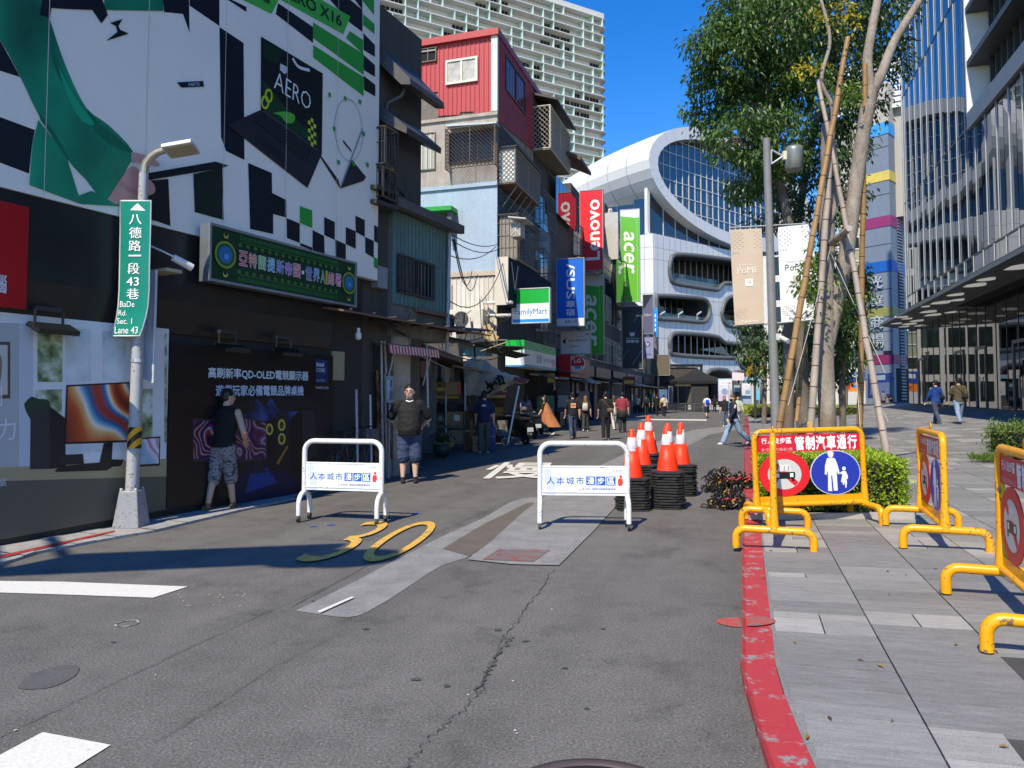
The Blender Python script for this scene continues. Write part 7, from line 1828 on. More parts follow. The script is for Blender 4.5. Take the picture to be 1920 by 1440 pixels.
for i in range(95):
    z = zq(750) + (zq(190) - zq(750)) * i / 95
    ls.fb(CR, lx0, wr * .8, z, z + .14, .02, .10)
ls.build('louvre', BG_, mk)['kind'] = 'stuff'
chm = MB(); CHM = M('#c3ced8', .35, .2)
for i, (ch, y0, y1) in enumerate([('光', 518, 541), ('華', 554, 577), ('商', 592, 616), ('場', 627, 652)]):
    a0, a1 = CL.ix(1634, 600)[0], CL.ix(1658.5, 600)[0]; mb = MB()
    z0, z1 = CL.ix(1646, y1)[1], CL.ix(1646, y0)[1]
    ftext(mb, ch, CL, a0, a1, z0, z1, .16, 0, bold=.0, extr=.05); mb.build('character', CHM, mk)
MB().fb(CL, CL.ix(1657, 660)[0], CL.ix(1672, 660)[0], zq(663), zq(657), .0, .1).build('plate', M('#1c2028', .5), mk)
A_ = Art(CL, .06); A_.px('#1f3a78', [(1627, 701), (1672, 699), (1672, 743), (1627, 745)]).px('#8a9ab0', [(1640, 704), (1660, 703), (1660, 712), (1640, 713)]).px('#5a6a90', [(1632, 718), (1668, 717), (1668, 738), (1632, 740)]); A_.build('notice', mk)
MB().fb(CR, .6, wr - .15, .6, zq(690), .0, .04).build('doorway', DARK, mk)
gh = thing('market_hall', 'pale market hall with a gridded glass corner beside the striped tower', 'building', CL.P(wl, 0))
H1 = Fr(CL.P(wl, 0, -1.5), 108); hl = H1.ix(1574, 600)[0]; ht = H1.ix(1600, 440)[1]
MB().fb(H1, hl, -.02, 0, ht, -8, -.05).build('wall', M((.6, .6, .56), .8), gh)
gz0, gz1 = H1.ix(1600, 694)[1], H1.ix(1600, 400)[1]
PALEG = glass_mat((.35, .38, .27), 1.5, .1, name='curtained_glass'); DG = glass_mat((.02, .03, .03), 1.5, .05)
nc, nr = 3, 13
for i in range(nc):
    for j in range(nr):
        a0 = hl + (0 - hl) * i / nc; a1 = hl + (0 - hl) * (i + 1) / nc; z0 = gz0 + (gz1 - gz0) * j / nr; z1 = gz0 + (gz1 - gz0) * (j + 1) / nr
        MB().fb(H1, a0 + .05, a1 - .05, z0 + .05, z1 - .05, -.06, .0).build('glass_pane', PALEG if (i + j * 2) % 3 else DG, gh)
for i in range(nc + 1): a = hl + (0 - hl) * i / nc; MB().fb(H1, a - .05, a + .05, gz0, gz1, -.05, .08).build('mullion', M('#e2e4e2', .5), gh)
for j in range(nr + 1): z = gz0 + (gz1 - gz0) * j / nr; MB().fb(H1, hl - .05, 0, z - .05, z + .05, -.05, .07).build('transom', M('#e2e4e2', .5), gh)
MB().fb(H1, hl - .1, .0, .5, gz0 - .06, -.04, .1).build('plinth', M('#c8cacb', .6), gh)
A_ = Art(H1, .11); A_.px('#1d4aa8', [(1575, 698), (1621, 697), (1621, 714), (1575, 722)]).px('#e8862a', [(1575, 722), (1621, 714), (1621, 733), (1575, 735)]).px('#d8dce8', [(1581, 703), (1593, 701), (1594, 709), (1582, 711)]).px('#3a8ad8', [(1597, 722), (1615, 720), (1612, 727), (1600, 728)]).px('#c84a2a', [(1585, 725), (1596, 722), (1594, 731), (1588, 731)])
for k in range(4): A_.px('#e8ecf4', [(1597 + k * 5, 703), (1600 + k * 5, 703), (1600 + k * 5, 707), (1597 + k * 5, 707)])
A_.build('poster', gh)
MB().fb(H1, hl - 6.5, hl - .1, 0, H1.ix(1545, 470)[1], -9, -1).build('wing', M((.66, .66, .64), .7), gh, label='plain white wing')
for k in range(3):
    for j in range(6): MB().fb(H1, hl - 6.1 + k * 2.1, hl - 4.7 + k * 2.1, 1.2 + j * 2.4, 2.9 + j * 2.4, -1, -.94).build('window', DG, gh)
rf = MB(); zr0 = zq(175)
WRF = M('#c3cad0', .5, name='white_roof_slat')
for i in range(9):
    MB().prism([CL.P(-5.5 + i * .0, zr0 + i * .62, -1 - i * .25), CL.P(2.6, zr0 + i * .62 - 1.2, -1 - i * .25), CL.P(2.6, zr0 + i * .62 - .75, -1.2 - i * .25), CL.P(-5.5, zr0 + i * .62 + .45, -1.2 - i * .25)], CL.n * -.1).build('roof_slat', WRF, gh)
MB().fb(CL, -5.6, .6, zq(400), zr0 - .3, -6, -1.5).build('upper_wall', CONW, gh)
# ------------------------------------------------------------------ plaza furniture at the end of the street
pv_ = sheet(gpx([(1235, 772), (1395, 770), (1560, 757), (1200, 757)]), .03, 'plaza_paving', patch_mat(.26, .36, 'pale_paving'))
def tent(px, py, Y, w, h):
    c = at(px, 744, Y); c.z = .1
    t = thing('tent', 'black pop up tent with drawn side sheet at the plaza', 'tent', c)
    CLO = M(.012, .8, name='black_canvas')
    mb = MB(); z0 = h * .68
    base = [c + V((x * w, y * w, z0)) for x, y in ((-1, -1), (1, -1), (1, 1), (-1, 1))]; mid = [c + V((x * w * .35, y * w * .35, h * .84)) for x, y in ((-1, -1), (1, -1), (1, 1), (-1, 1))]; low = [p - V((0, 0, .3)) for p in base]; ap = c + V((0, 0, h))
    mb.add(base + mid + [ap] + low, [(i, (i + 1) % 4, 4 + (i + 1) % 4, 4 + i) for i in range(4)] + [(4 + i, 4 + (i + 1) % 4, 8) for i in range(4)] + [(9 + i, 9 + (i + 1) % 4, (i + 1) % 4, i) for i in range(4)]).build('canopy', CLO, t)
    for p in base: rod([V((p.x, p.y, .1)), p], .05, 'leg', DKMET, t, 5)
    MB().box(c + V((-w * .1, -w * .9, z0 * .5)), (w * .7, .05, z0)).build('side_sheet', M('#3a3a3c', .8), t)
tent(1306, 757, 78, 2.6, 4.6)
stg = thing('stage_truss', 'black truss frame with a grey screen beside the tent', 'stage', at(1285, 757, 84))
c = at(1285, 744, 84); c.z = 0
for x in (-3.4, 1.9): MB().box(c + V((x, 0, 2.6)), (.25, .25, 5.2)).build('leg', BLACK, stg)
MB().box(c + V((-.75, 0, 5.2)), (5.6, .3, .3)).build('beam', BLACK, stg); MB().box(c + V((-.3, .1, 3.9)), (3.6, .1, 2.2)).build('screen', M('#4e4a42', .5), stg); MB().box(c + V((-2.6, -.5, 3.2)), (.9, .8, 1.6)).build('speaker', BLACK, stg)
dk = MB(); dkc = at(1262, 744, 74)
dt = thing('equipment_table', 'dark equipment table with cases under the tent edge', 'table', (dkc.x, dkc.y, .1))
MB().box((dkc.x, dkc.y, .9), (4.0, 1.0, .08)).build('top', BLACK, dt); MB().box((dkc.x - .3, dkc.y, .5), (3.4, .9, .75)).build('case', M('#22242a', .6), dt)
PAST = blotch([(.3, '#c8b8e0'), (.45, '#dfe0f0'), (.6, '#a8d8ea'), (.72, '#ecd0dc')], .45, 'pastel_print')
ws = []
for k, (x0, x1, y0, y1, lab) in enumerate([(1347, 1372, 710, 752, 'left pastel event board with crowd print behind the walking woman'), (1374, 1388, 719, 750, 'dark photo board between the pastel event boards'), (1391, 1414, 718, 748, 'right pastel event board beside the yellow lamp banners'), (1414, 1424, 716, 750, 'narrow pale blue event board by the lamp pole')]):
    a, b_ = at(x0, y1, 74 + k * .6), at(x1, y0, 74 + k * .6)
    t = thing('event_board', lab, 'board', (a.x, a.y, .1)); MB().box(((a.x + b_.x) / 2, a.y, (a.z + b_.z) / 2), (b_.x - a.x, .2, b_.z - a.z)).build('panel', [PAST, M('#4a4c50', .6), PAST, M('#6ac0e8', .5)][k], t)
    fx = Fr((a.x, a.y - .101, 0), 90); fx.u = V((1, 0, 0)); fx.n = V((0, -1, 0)); ar = Art(fx, .002); w = b_.x - a.x; h = b_.z - a.z
    if k in (0, 2): ar.rect('#f4f2f6', .1, w - .1, a.z + h * .72, a.z + h * .92).txt('#b878c8', '漫步八德', w * .2, w * .75, a.z + h * .75, a.z + h * .85).disc('#e0405a', w * .82, a.z + h * .8, .1).disc('#8aa0c0', w * .45, a.z + h * .42, w * .22, h * .14)
    else: ar.rect('#9ab0c0', .1, w - .1, a.z + h * .5, a.z + h * .9)
    ar.build('print', t)
tz = at(1372, 744, 73.5); gt = thing('event_arch', 'white and blue topped entrance arch between the event boards', 'arch', (tz.x, tz.y, .1))
a, b_ = at(1369, 706, 73.5), at(1410, 714, 73.5); MB().box(((a.x + b_.x) / 2 + .6, a.y, a.z - .2), (b_.x - a.x, .3, .35)).build('beam', PR('#8ab8d8'), gt); MB().box((a.x + .75, a.y - .2, a.z), (1.2, .1, .8)).build('name_board', PR('#e8dce8'), gt)
for x in (a.x - .1, b_.x): MB().box((x, a.y, 1.4), (.2, .2, 2.8)).build('post', PR('#c8d0d8'), gt)
rl = thing('railing', 'low grey railing along the edge of the far plaza', 'railing', at(1320, 772, 66))
A_, B_ = gd(1250, 774), gd(1392, 770)
n = 9
for i in range(n + 1):
    p = A_.lerp(B_, i / n); MB().tube([V((p.x, p.y, 0)), V((p.x, p.y, .85))], .035, 6).build('post', GREY, rl)
for z in (.85, .5): MB().tube([V((A_.x, A_.y, z)), V((B_.x, B_.y, z))], .03, 6).build('rail', GREY, rl)
st2 = MB()
for k in range(3): q = [gd(1262 + k * 2, 768 - k * 2.2), gd(1400, 766 - k * 2.2)]; st2.box(((q[0].x + q[1].x) / 2, (q[0].y + q[1].y) / 2, .1 + k * .08), (q[1].x - q[0].x, .5, .2 + k * .16))
st2.build('plaza_steps', patch_mat(.38, .48, 'pale_step'), None, kind='structure')
ylp = at(1416, 775, 40); ylp.z = pz(ylp.x, ylp.y); yl = thing('lamp_post', 'thin dark far lamp post with four mustard yellow banners', 'lamp post', ylp)
rod([ylp, V((ylp.x, ylp.y, at(1416, 600, 40).z))], .07, 'pole', DKMET, yl)
for x0, x1, y0, y1, k in [(1397, 1411, 658, 679, 0), (1398, 1411, 682, 707, 1), (1421, 1434, 658, 679, 2), (1421, 1434, 682, 707, 3)]:
    a, b_ = at(x0, y1, 40), at(x1, y0, 40); o = MB().box(((a.x + b_.x) / 2, a.y, (a.z + b_.z) / 2), (b_.x - a.x, .03, b_.z - a.z)).build('banner', M('#9a8214', .7), yl)
    fx = Fr((a.x, a.y - .017, 0), 90); fx.u = V((1, 0, 0)); fx.n = V((0, -1, 0)); ar = Art(fx, 0); w = b_.x - a.x; h = b_.z - a.z; ar.disc('#d8c43a' if k == 3 else '#6a5a14', w * .5, a.z + h * (.4 if k % 2 else .45), .09, .07).rect('#6a5a14', w * .25, w * .75, a.z + h * .6, a.z + h * .66); ar.build('print', o)
# distant blocks that close the view between the trees
for k, (x0, x1, yt, Y, c) in enumerate([(1478, 1582, 470, 120, (.55, .56, .55)), (1150, 1215, 600, 115, (.10, .10, .11))]):
    a, b_ = at(x0, 744, Y), at(x1, 744, Y); z = at(x0, yt, Y).z; t = thing('building', ['pale distant block behind the plaza trees', 'dark distant block behind the end of the old row'][k], 'building', (a.x, Y, 0))
    MB().box(((a.x + b_.x) / 2, Y + 5, z / 2), (b_.x - a.x, 10, z)).build('wall', M(c, .8), t)
    for i in range(4):
        for j in range(8):
            w = (b_.x - a.x) / 4; MB().box((a.x + w * (i + .5), Y - .02, 2 + z * j / 8.5), (w * .5, .06, z / 8.5 * .5)).build('window', DG, t)
# ------------------------------------------------------------------ people
SKIN = M((.66, .43, .32), .5, var=.06, scale=20, name='skin'); SKIN2 = M((.56, .34, .23), .5, var=.06, scale=20, name='tanned_skin'); HAIR = M((.012, .010, .009), .4, var=.3, scale=30, name='black_hair'); HAIRB = M((.10, .05, .025), .45, var=.3, scale=30, name='brown_hair')
def fab(c, v=.12): return M(c, .85, var=v, scale=9, bmp=.25, name='cloth')
def denim(c):
    m, t, b = nt('denim'); f = noise(t, 30, 4, .7); g = noise(t, 4, 4, .6); cl = lin(c)
    t.links.new(mixc(t, 1.0, ramp(t, g, [(.3, tuple(x * .7 for x in cl)), (.7, tuple(x * 1.35 for x in cl))]), ramp(t, f, [(.3, .8), (.7, 1.1)]), 'MULTIPLY'), b.inputs['Base Color']); b.inputs['Roughness'].default_value = .9
    return m
def camo():
    m, t, b = nt('camouflage_cloth'); f = noise(t, 14, 2, .5, stretch=(1, 1, 2.2))
    t.links.new(ramp(t, f, [(.36, (.05, .05, .055)), (.44, (.16, .15, .15)), (.52, (.30, .28, .27)), (.60, (.12, .11, .12)), (.7, (.36, .34, .33))]), b.inputs['Base Color']); b.inputs['Roughness'].default_value = .9
    return m
def loft(mb, secs_, n=14):
    """closed stack of ellipses (centre, half width, half depth)"""
    vs = []
    for c, rx, ry in secs_:
        c = V(c)
        for j in range(n): t = 2 * pi * j / n; vs.append(c + V((cos(t) * rx, sin(t) * ry, 0)))
    k = len(secs_)
    fs = [(i * n + j, i * n + (j + 1) % n, (i + 1) * n + (j + 1) % n, (i + 1) * n + j) for i in range(k - 1) for j in range(n)]
    return mb.add(vs, fs + [tuple(range(n - 1, -1, -1)), tuple(range((k - 1) * n, k * n))], 0, True)
def limbtube(mb, pts, rs, n=10):
    P = [V(p) for p in pts]; Q = []; Rr = []
    for i in range(len(P) - 1):
        for j in range(4): t = j / 4; Q.append(P[i].lerp(P[i + 1], t)); Rr.append(rs[i] + (rs[i + 1] - rs[i]) * t)
    Q.append(P[-1]); Rr.append(rs[-1])
    mb.tube(Q, Rr, n)
    for p, r in ((Q[0], Rr[0]), (Q[-1], Rr[-1])): mb.ball(p, r * .98, 8)
def fuse(mb, vox, smooth=6):
    """weld overlapping volumes into one continuous skin"""
    me = mb.mesh('tmp', SKIN); o = bpy.data.objects.new('tmp', me); COL.objects.link(o)
    md = o.modifiers.new('r', 'REMESH'); md.mode = 'VOXEL'; md.voxel_size = vox; md.use_smooth_shade = True
    ms = o.modifiers.new('s', 'SMOOTH'); ms.iterations = smooth; ms.factor = .5
    dg = bpy.context.evaluated_depsgraph_get(); ev = o.evaluated_get(dg); m2 = ev.to_mesh()
    out = MB(); out.add([v.co.copy() for v in m2.vertices], [tuple(p.vertices) for p in m2.polygons], 0, True)
    ev.to_mesh_clear(); bpy.data.objects.remove(o); bpy.data.meshes.remove(me)
    return out
def person(label, feet, head, h=1.70, shirt='#222', legs='#222', skin=None, hair=None, stride=.0, arm=None, vox=.018, group=None, build=1.0, sleeve='short', leg='long', hairlen=0, bag=None, extra=None, shoes='#888', lean=0.0, belly=0.0, turn=0.0, Y=None, ground=None, lab2=None, mask=None, knee=0.0, hem=.86):
    p0 = ground if ground is not None else (gd(*feet) if Y is None else at(feet[0], feet[1], Y))
    t = thing('person', label, 'person', (0, 0, 0), group)
    k = h / 1.70; B = build; skin = skin or SKIN; hair = hair or HAIR
    S_ = lambda L: [(V(c) * k, rx * k, ry * k) for c, rx, ry in L]
    ln = lambda z: lean * max(0, z - .9)
    hipx = .085 * B
    def legpts(s):
        a = stride * s; kn = V((hipx * s, sin(a) * .43 + knee * .05, .90 - .43 * cos(a))); bend = a * 1.0 - (abs(stride) * (.9 if a < 0 else .1)) - (knee if s > 0 else 0)
        an = kn + V((.005 * s, sin(bend) * .40, -.40 * cos(bend))); return V((hipx * s, 0, .90)), kn, an, bend
    L_ = {s: legpts(s) for s in (-1, 1)}
    minz = min(L_[s][2].z - .075 for s in (-1, 1)); dz = V((0, 0, -minz))
    hip = lambda v: (V(v) + dz)
    def up_(v): v = V(v) + dz; v.y += ln(v.z); return v
    shx = .185 * (B * .5 + .5)
    arms = {}
    for s in (-1, 1):
        sh_ = V((shx * s, 0, 1.395))
        if arm and arm.get(s): el, wr_ = V(arm[s][0]), V(arm[s][1]); el.x *= s; wr_.x *= s
        else:
            a = -stride * s * .8 + .06; el = sh_ + V((.055 * s * B, sin(a) * .29, -.29 * cos(a))); f_ = a + .25; wr_ = el + V((.01 * s, sin(f_) * .25, -.25 * cos(f_)))
        arms[s] = (sh_, el, wr_)
    bd = MB(); Bt = B * .62 + .25
    loft(bd, [(up_((0, 0, .84)) * k, .13 * B * k, .10 * B * k), (up_((0, .0, .95)) * k, .15 * B * k, .105 * B * k), (up_((0, belly * .3, 1.08)) * k, .135 * B * k, (.09 * B + belly * .5) * k), (up_((0, 0, 1.28)) * k, .14 * Bt * k, .09 * Bt * k), (up_((0, 0, 1.40)) * k, .14 * Bt * k, .07 * Bt * k), (up_((0, 0, 1.455)) * k, .07 * k, .06 * k)])
    hc = up_((0, .015, 1.605)) * k; rt = Matrix.Rotation(-R(turn), 3, 'Z')
    limbtube(bd, [up_((0, -.01, 1.42)) * k, up_((0, .0, 1.55)) * k], [.058 * k * (B * .5 + .5), .052 * k * (B * .4 + .6)])
    fz = .5 + .5 * B
    def hp(v): return hc + rt @ (V(v) * k)
    bd.ball(hc + V((0, 0, .02)) * k, (.077 * k * fz, .094 * k, .10 * k)); bd.ball(hp((0, .022, -.045)), (.060 * k * fz, .068 * k, .072 * k)); bd.ball(hp((0, .045, -.085)), (.034 * k * fz, .035 * k, .03 * k))
    bd.ball(hp((0, .098, -.018)), (.013 * k, .02 * k, .024 * k), 8)
    for s in (-1, 1): bd.ball(hp((.077 * s * fz, -.004, -.012)), (.012 * k, .02 * k, .032 * k), 8)
    for s in (-1, 1):
        limbtube(bd, [up_(q) * k for q in arms[s]], [.050 * k * B ** .6, .042 * k * B ** .6, .030 * k], 10)
        hj, kn, an, _ = L_[s]
        limbtube(bd, [hip(hj) * k, hip(kn) * k, hip(kn.lerp(an, .3) + V((0, -.012, 0))) * k, hip(an) * k], [.078 * k * B, .052 * k * B, .052 * k * B, .036 * k], 10)
    near_ = vox < .016
    body = fuse(bd, vox * k, 4)
    for s in (-1, 1):                                # hands: palm, four curled fingers, thumb from its side
        e, w = up_(arms[s][1]) * k, up_(arms[s][2]) * k; d = (w - e).normalized(); si = V((0, 1, 0)) - d * d.y
        if si.length < .2: si = V((0, 0, 1)) - d * d.z
        si.normalize(); pn = d.cross(si) * s
        body.ball(w + d * .045 * k, tuple(abs(x) * .05 * k + .014 * k for x in (d * 1.0 + si * .55)), 8)
        for f_, fl in ((-.028, .062), (-.009, .072), (.010, .068), (.028, .052)):
            a_ = w + d * .075 * k + si * f_ * k; b_ = a_ + d * fl * .55 * k + pn * .010 * k; c_ = b_ + d * fl * .35 * k + pn * .028 * k; body.tube([a_ - d * .02 * k, b_, c_], [.0095 * k, .0085 * k, .007 * k], 5)
        a_ = w + d * .03 * k + si * .03 * k; body.tube([a_, a_ + (d * .6 + si * .7) * .035 * k, a_ + (d * 1.0 + si * .55) * .058 * k + pn * .01 * k], [.012 * k, .010 * k, .008 * k], 5)
    body.build('body', skin, t)
    # hair
    hm = MB(); hm.ball(hp((0, -.012, .045)), (.086 * k * fz, .098 * k, .092 * k)); hm.ball(hp((0, -.035, .0)), (.080 * k * fz, .078 * k, .085 * k))
    if hairlen: loft(hm, [(hp((0, -.035, .05)), .085 * k, .085 * k), (hp((0, -.05, -.06)), .088 * k, .075 * k), (hp((0, -.065, -.12 - hairlen * .5)), .10 * k, .06 * k), (hp((0, -.075, -.13 - hairlen)), .085 * k, .035 * k)])
    hb = fuse(hm, max(.012, vox * .8) * k, 2)
    for _ in range(60 if near_ else 16):
        o = rv().normalized(); o.z = abs(o.z); q = hp((o.x * .084 * fz, o.y * .095 - .012, .045 + o.z * .088)); hb.tube([q, q + (o * .022 + V((0, -.012, -.012))) * k], [.006 * k, .001], 3, caps=False)
    hb.build('hair', hair, t)
    if 90 < (head + turn) % 360 < 270 or near_:
        fm_ = MB(); 
        for s in (-1, 1): fm_.ball(hp((.030 * s, .086, .012)), (.011 * k, .006 * k, .006 * k), 6)
        fm_.build('eyes', M(.015, .2), t); br_ = MB()
        for s in (-1, 1): br_.tube([hp((.014 * s, .092, .034)), hp((.046 * s, .080, .034))], .0045 * k, 4)
        br_.build('eyebrows', hair, t)
        MB().tube([hp((-.022, .093, -.06)), hp((0, .098, -.058)), hp((.022, .093, -.06))], .0055 * k, 5).build('mouth', M((.38, .13, .11), .5), t)
        if mask: MB().ball(hp((0, .052, -.05)), (.064 * k, .062 * k, .052 * k), 10).build('face_mask', fab(mask), t)
    # upper garment
    sm = MB(); b_ = belly; hz = hem
    secs2 = [((0, b_ * .25, hz), .172 * B, .132 * B + b_ * .35), ((0, b_ * .35, hz + .10), .172 * B, .134 * B + b_ * .55), ((0, b_ * .3, 1.08), .165 * B, .122 * B + b_ * .45), ((0, .0, 1.26), .175 * B, .125 * B + b_ * .1), ((0, -.005, 1.38), .178 * (B * .6 + .4), .102 * B ** .5), ((0, -.005, 1.445), .12, .085), ((0, 0, 1.485), .076, .072)]
    loft(sm, [(up_(c) * k, rx * k, ry * k) for c, rx, ry in secs2], 18)
    if sleeve != 'none':
        for s in (-1, 1):
            a_, e_, w_ = [up_(q) * k for q in arms[s]]
            if sleeve == 'long': limbtube(sm, [a_ - V((s * .03, 0, 0)), e_, w_.lerp(e_, .05)], [.072 * k * B, .058 * k * B, .045 * k], 10)
            else: limbtube(sm, [a_ - V((s * .03, 0, 0)), a_.lerp(e_, .5), a_.lerp(e_, .82)], [.073 * k * B ** .6, .072 * k * B ** .6, .072 * k * B ** .6], 10)
    sh_m = fuse(sm, vox * .85 * k, 3)
    if near_:
        for i, v in enumerate(sh_m.v):                # drape folds
            x, y, z = v; f_ = .011 * mnoise((x * 7, y * 7, z * 11)) + .006 * mnoise((x * 16, y * 16 + 3, z * 22)); r_ = hypot(x, y) or 1; sh_m.v[i] = (x + x / r_ * f_, y + y / r_ * f_, z)
    sh_m.build('shirt' if sleeve != 'none' else 'vest', shirt if isinstance(shirt, bpy.types.Material) else fab(shirt), t)
    # trousers or shorts
    tm_ = MB(); z_ = .98
    loft(tm_, [(hip((0, 0, .80)) * k, .155 * B * k, .115 * B * k), (hip((0, b_ * .15, .90)) * k, .165 * B * k, (.122 * B + b_ * .25) * k), (hip((0, b_ * .15, z_)) * k, .155 * B * k, (.115 * B + b_ * .3) * k)])
    for s in (-1, 1):
        hj, kn, an, _ = L_[s]
        if leg == 'long': limbtube(tm_, [hip(hj) * k, hip(kn) * k, hip(kn.lerp(an, .92)) * k], [.098 * k * B, .074 * k * B, .064 * k * B])
        elif leg == 'wide': limbtube(tm_, [hip(hj) * k, hip(kn) * k, hip(kn.lerp(an, .97)) * k], [.102 * k * B, .088 * k * B, .092 * k * B])
        else: limbtube(tm_, [hip(hj) * k, hip(hj.lerp(kn, .6)) * k, hip(hj.lerp(kn, 1.08)) * k], [.102 * k * B, .095 * k * B, .094 * k * B])
    tr_m = fuse(tm_, vox * .85 * k, 3)
    if near_:
        for i, v in enumerate(tr_m.v): x, y, z = v; f_ = .010 * mnoise((x * 8, y * 8, z * 17)) + .006 * mnoise((x * 19, y * 19, z * 30)); tr_m.v[i] = (x + f_ * .6, y + f_, z)
    tr_m.build('trousers' if leg in ('long', 'wide') else 'shorts', legs if isinstance(legs, bpy.types.Material) else fab(legs), t)
    for s in (-1, 1):
        hj, kn, an, bend = L_[s]; a_ = hip(an) * k; tilt = min(0, bend) * .9
        f = V((0, cos(tilt), sin(tilt))); dn = V((0, sin(tilt), -cos(tilt))) * -1; q = MB(); so = a_ - dn * .045 * k * 1.0
        P = [so - f * .075 * k, so - f * .02 * k, so + f * .08 * k, so + f * .15 * k, so + f * .185 * k]
        q.tube(P, [.030 * k, .040 * k, .040 * k, .034 * k, .012 * k], 10); q.tube([a_ + dn * .03 * k, so], [.044 * k, .04 * k], 8)
        q.build('shoe', fab(shoes) if not isinstance(shoes, bpy.types.Material) else shoes, t)
    if bag:
        kind, col = bag
        if kind == 'backpack':
            q = MB(); loft(q, [(up_((0, -.17, 1.00)) * k, .11 * k, .055 * k), (up_((0, -.19, 1.05)) * k, .14 * k, .085 * k), (up_((0, -.19, 1.25)) * k, .14 * k, .085 * k), (up_((0, -.17, 1.38)) * k, .10 * k, .05 * k)]); q.build('backpack', fab(col), t)
            for s in (-1, 1): rod([up_((.09 * s, -.12, 1.38)) * k, up_((.10 * s, .02, 1.455)) * k, up_((.11 * s, .13, 1.3)) * k, up_((.13 * s, .02, 1.05)) * k], .014 * k, 'strap', fab(col), t, 5)
        else:
            s = 1 if kind.endswith('r') else -1
            q = MB(); loft(q, [(up_((.15 * s * B, -.13, .98)) * k, .11 * k, .05 * k), (up_((.15 * s * B, -.135, 1.08)) * k, .12 * k, .055 * k), (up_((.15 * s * B, -.12, 1.14)) * k, .10 * k, .04 * k)]); q.build('bag', fab(col), t)
            rod(spline([up_((.16 * s * B, -.12, 1.12)) * k, up_((.0, -.13, 1.30)) * k, up_((-.11 * s, -.09, 1.42)) * k, up_((-.12 * s, .02, 1.46)) * k, up_((-.06 * s, .13, 1.32)) * k, up_((.14 * s * B, .12 + belly, 1.08)) * k], 4), .013 * k, 'strap', fab(col), t, 5)
    if extra: extra(t, k, up_, hp, arms)
    t.location = p0; t.rotation_euler = (0, 0, -R(head))
    return t
from mathutils.noise import noise as mnoise
random.seed(101)
def glasses_collar(t, k, up_, hp, arms):
    g = MB()
    for s in (-1, 1):
        g.tube(arc(hp((.034 * s, .102, .008)), V((1, 0, 0)), V((0, 0, 1)), .022 * k, 0, 2 * pi, 12), .003 * k, 4); g.tube([hp((.056 * s, .098, .012)), hp((.082 * s, .0, .012))], .003 * k, 4)
    g.tube([hp((-.013, .106, .01)), hp((.013, .106, .01))], .003 * k, 4); g.build('glasses', M(.02, .3), t)
    MB().tube([up_((-.075, .0, 1.462)) * k, up_((-.05, .075, 1.445)) * k, up_((0, .10, 1.43)) * k, up_((.05, .075, 1.445)) * k, up_((.075, 0, 1.462)) * k], .014 * k, 6).build('collar', fab('#e4e2de'), t)
person('large man in black shirt, denim shorts and glasses, hands behind his back', (767, 905), 172, 1.73, '#131315', denim((.04, .06, .125)), vox=.011, build=1.24, belly=.10, leg='shorts', shoes='#20242e', hem=.84,
       arm={-1: ((.35, -.10, 1.12), (.22, -.27, .98)), 1: ((.35, -.10, 1.12), (.22, -.28, 1.0))}, extra=glasses_collar, turn=12)
def tank(t, k, up_, hp, arms): pass
person('man in black tank top and camouflage shorts walking beside the gaming poster', (416, 957), 14, 1.64, '#0a0a0b', camo(), skin=SKIN2, vox=.011, sleeve='none', leg='shorts', shoes=M((.13, .09, .04), .6), stride=.16, lean=.12, turn=32, hem=.90, build=1.02,
       arm={-1: ((.37, -.08, 1.14), (.19, .04, 1.02)), 1: ((.33, -.02, 1.10), (.24, .16, .98))})
def polo_back(t, k, up_, hp, arms):
    MB().box(up_((0, -.128, 1.33)) * k, (.11 * k, .006, .05 * k)).build('back_print', PR('#d0d4da'), t)
person('man in navy polo shirt and grey trousers walking past the stalls', (908, 850), 4, 1.68, '#1f2a4a', '#55524e', vox=.014, stride=.14, shoes='#b8a8a0', extra=polo_back, build=1.08, hem=.86)
def cape(t, k, up_, hp, arms):
    q = MB(); secs_ = [((0, 0, 1.46), .07, .07), ((0, 0, 1.41), .16, .10), ((0, -.02, 1.28), .22, .15), ((0, -.08, 1.0), .25, .22), ((0, -.16, .7), .29, .32), ((0, -.24, .40), .33, .42)]
    vs = []; n = 28
    for i, (c, rx, ry) in enumerate(secs_):
        for j in range(n): a = 2 * pi * j / n; f_ = 1 + .05 * i * .4 * sin(a * 9); vs.append(up_(c) * k + V((cos(a) * rx * f_ * k, sin(a) * ry * f_ * k, 0)))
    q.add(vs, [(i * n + j, i * n + (j + 1) % n, (i + 1) * n + (j + 1) % n, (i + 1) * n + j) for i in range(len(secs_) - 1) for j in range(n)], 0, True).build('cape', M((.42, .16, .06), .8, var=.15, scale=8), t)
person('woman wrapped in a long rust orange cape walking left', (1022, 817), 285, 1.62, '#15110f', '#141416', vox=.018, stride=.3, hairlen=.22, shoes='#d8d8d4', extra=cape)
def teeprint(t, k, up_, hp, arms): MB().box(up_((0, -.134, 1.24)) * k, (.19 * k, .006, .17 * k)).build('back_print', PR('#c8b088'), t); MB().box(up_((0, -.138, 1.245)) * k, (.17 * k, .006, .06 * k)).build('back_print', PR('#d84a20'), t)
person('man in black t-shirt with an orange back print and blue jeans', (1074, 823), 355, 1.70, '#17181a', denim((.04, .06, .11)), vox=.016, stride=.2, extra=teeprint, shoes='#8a6038')
person('man in black t-shirt and black trousers with a brown sling bag', (1136, 825), 3, 1.72, '#131416', '#15151a', vox=.016, stride=.16, bag=('sling_r', (.12, .08, .06)), shoes='#7a6a64', build=1.04)
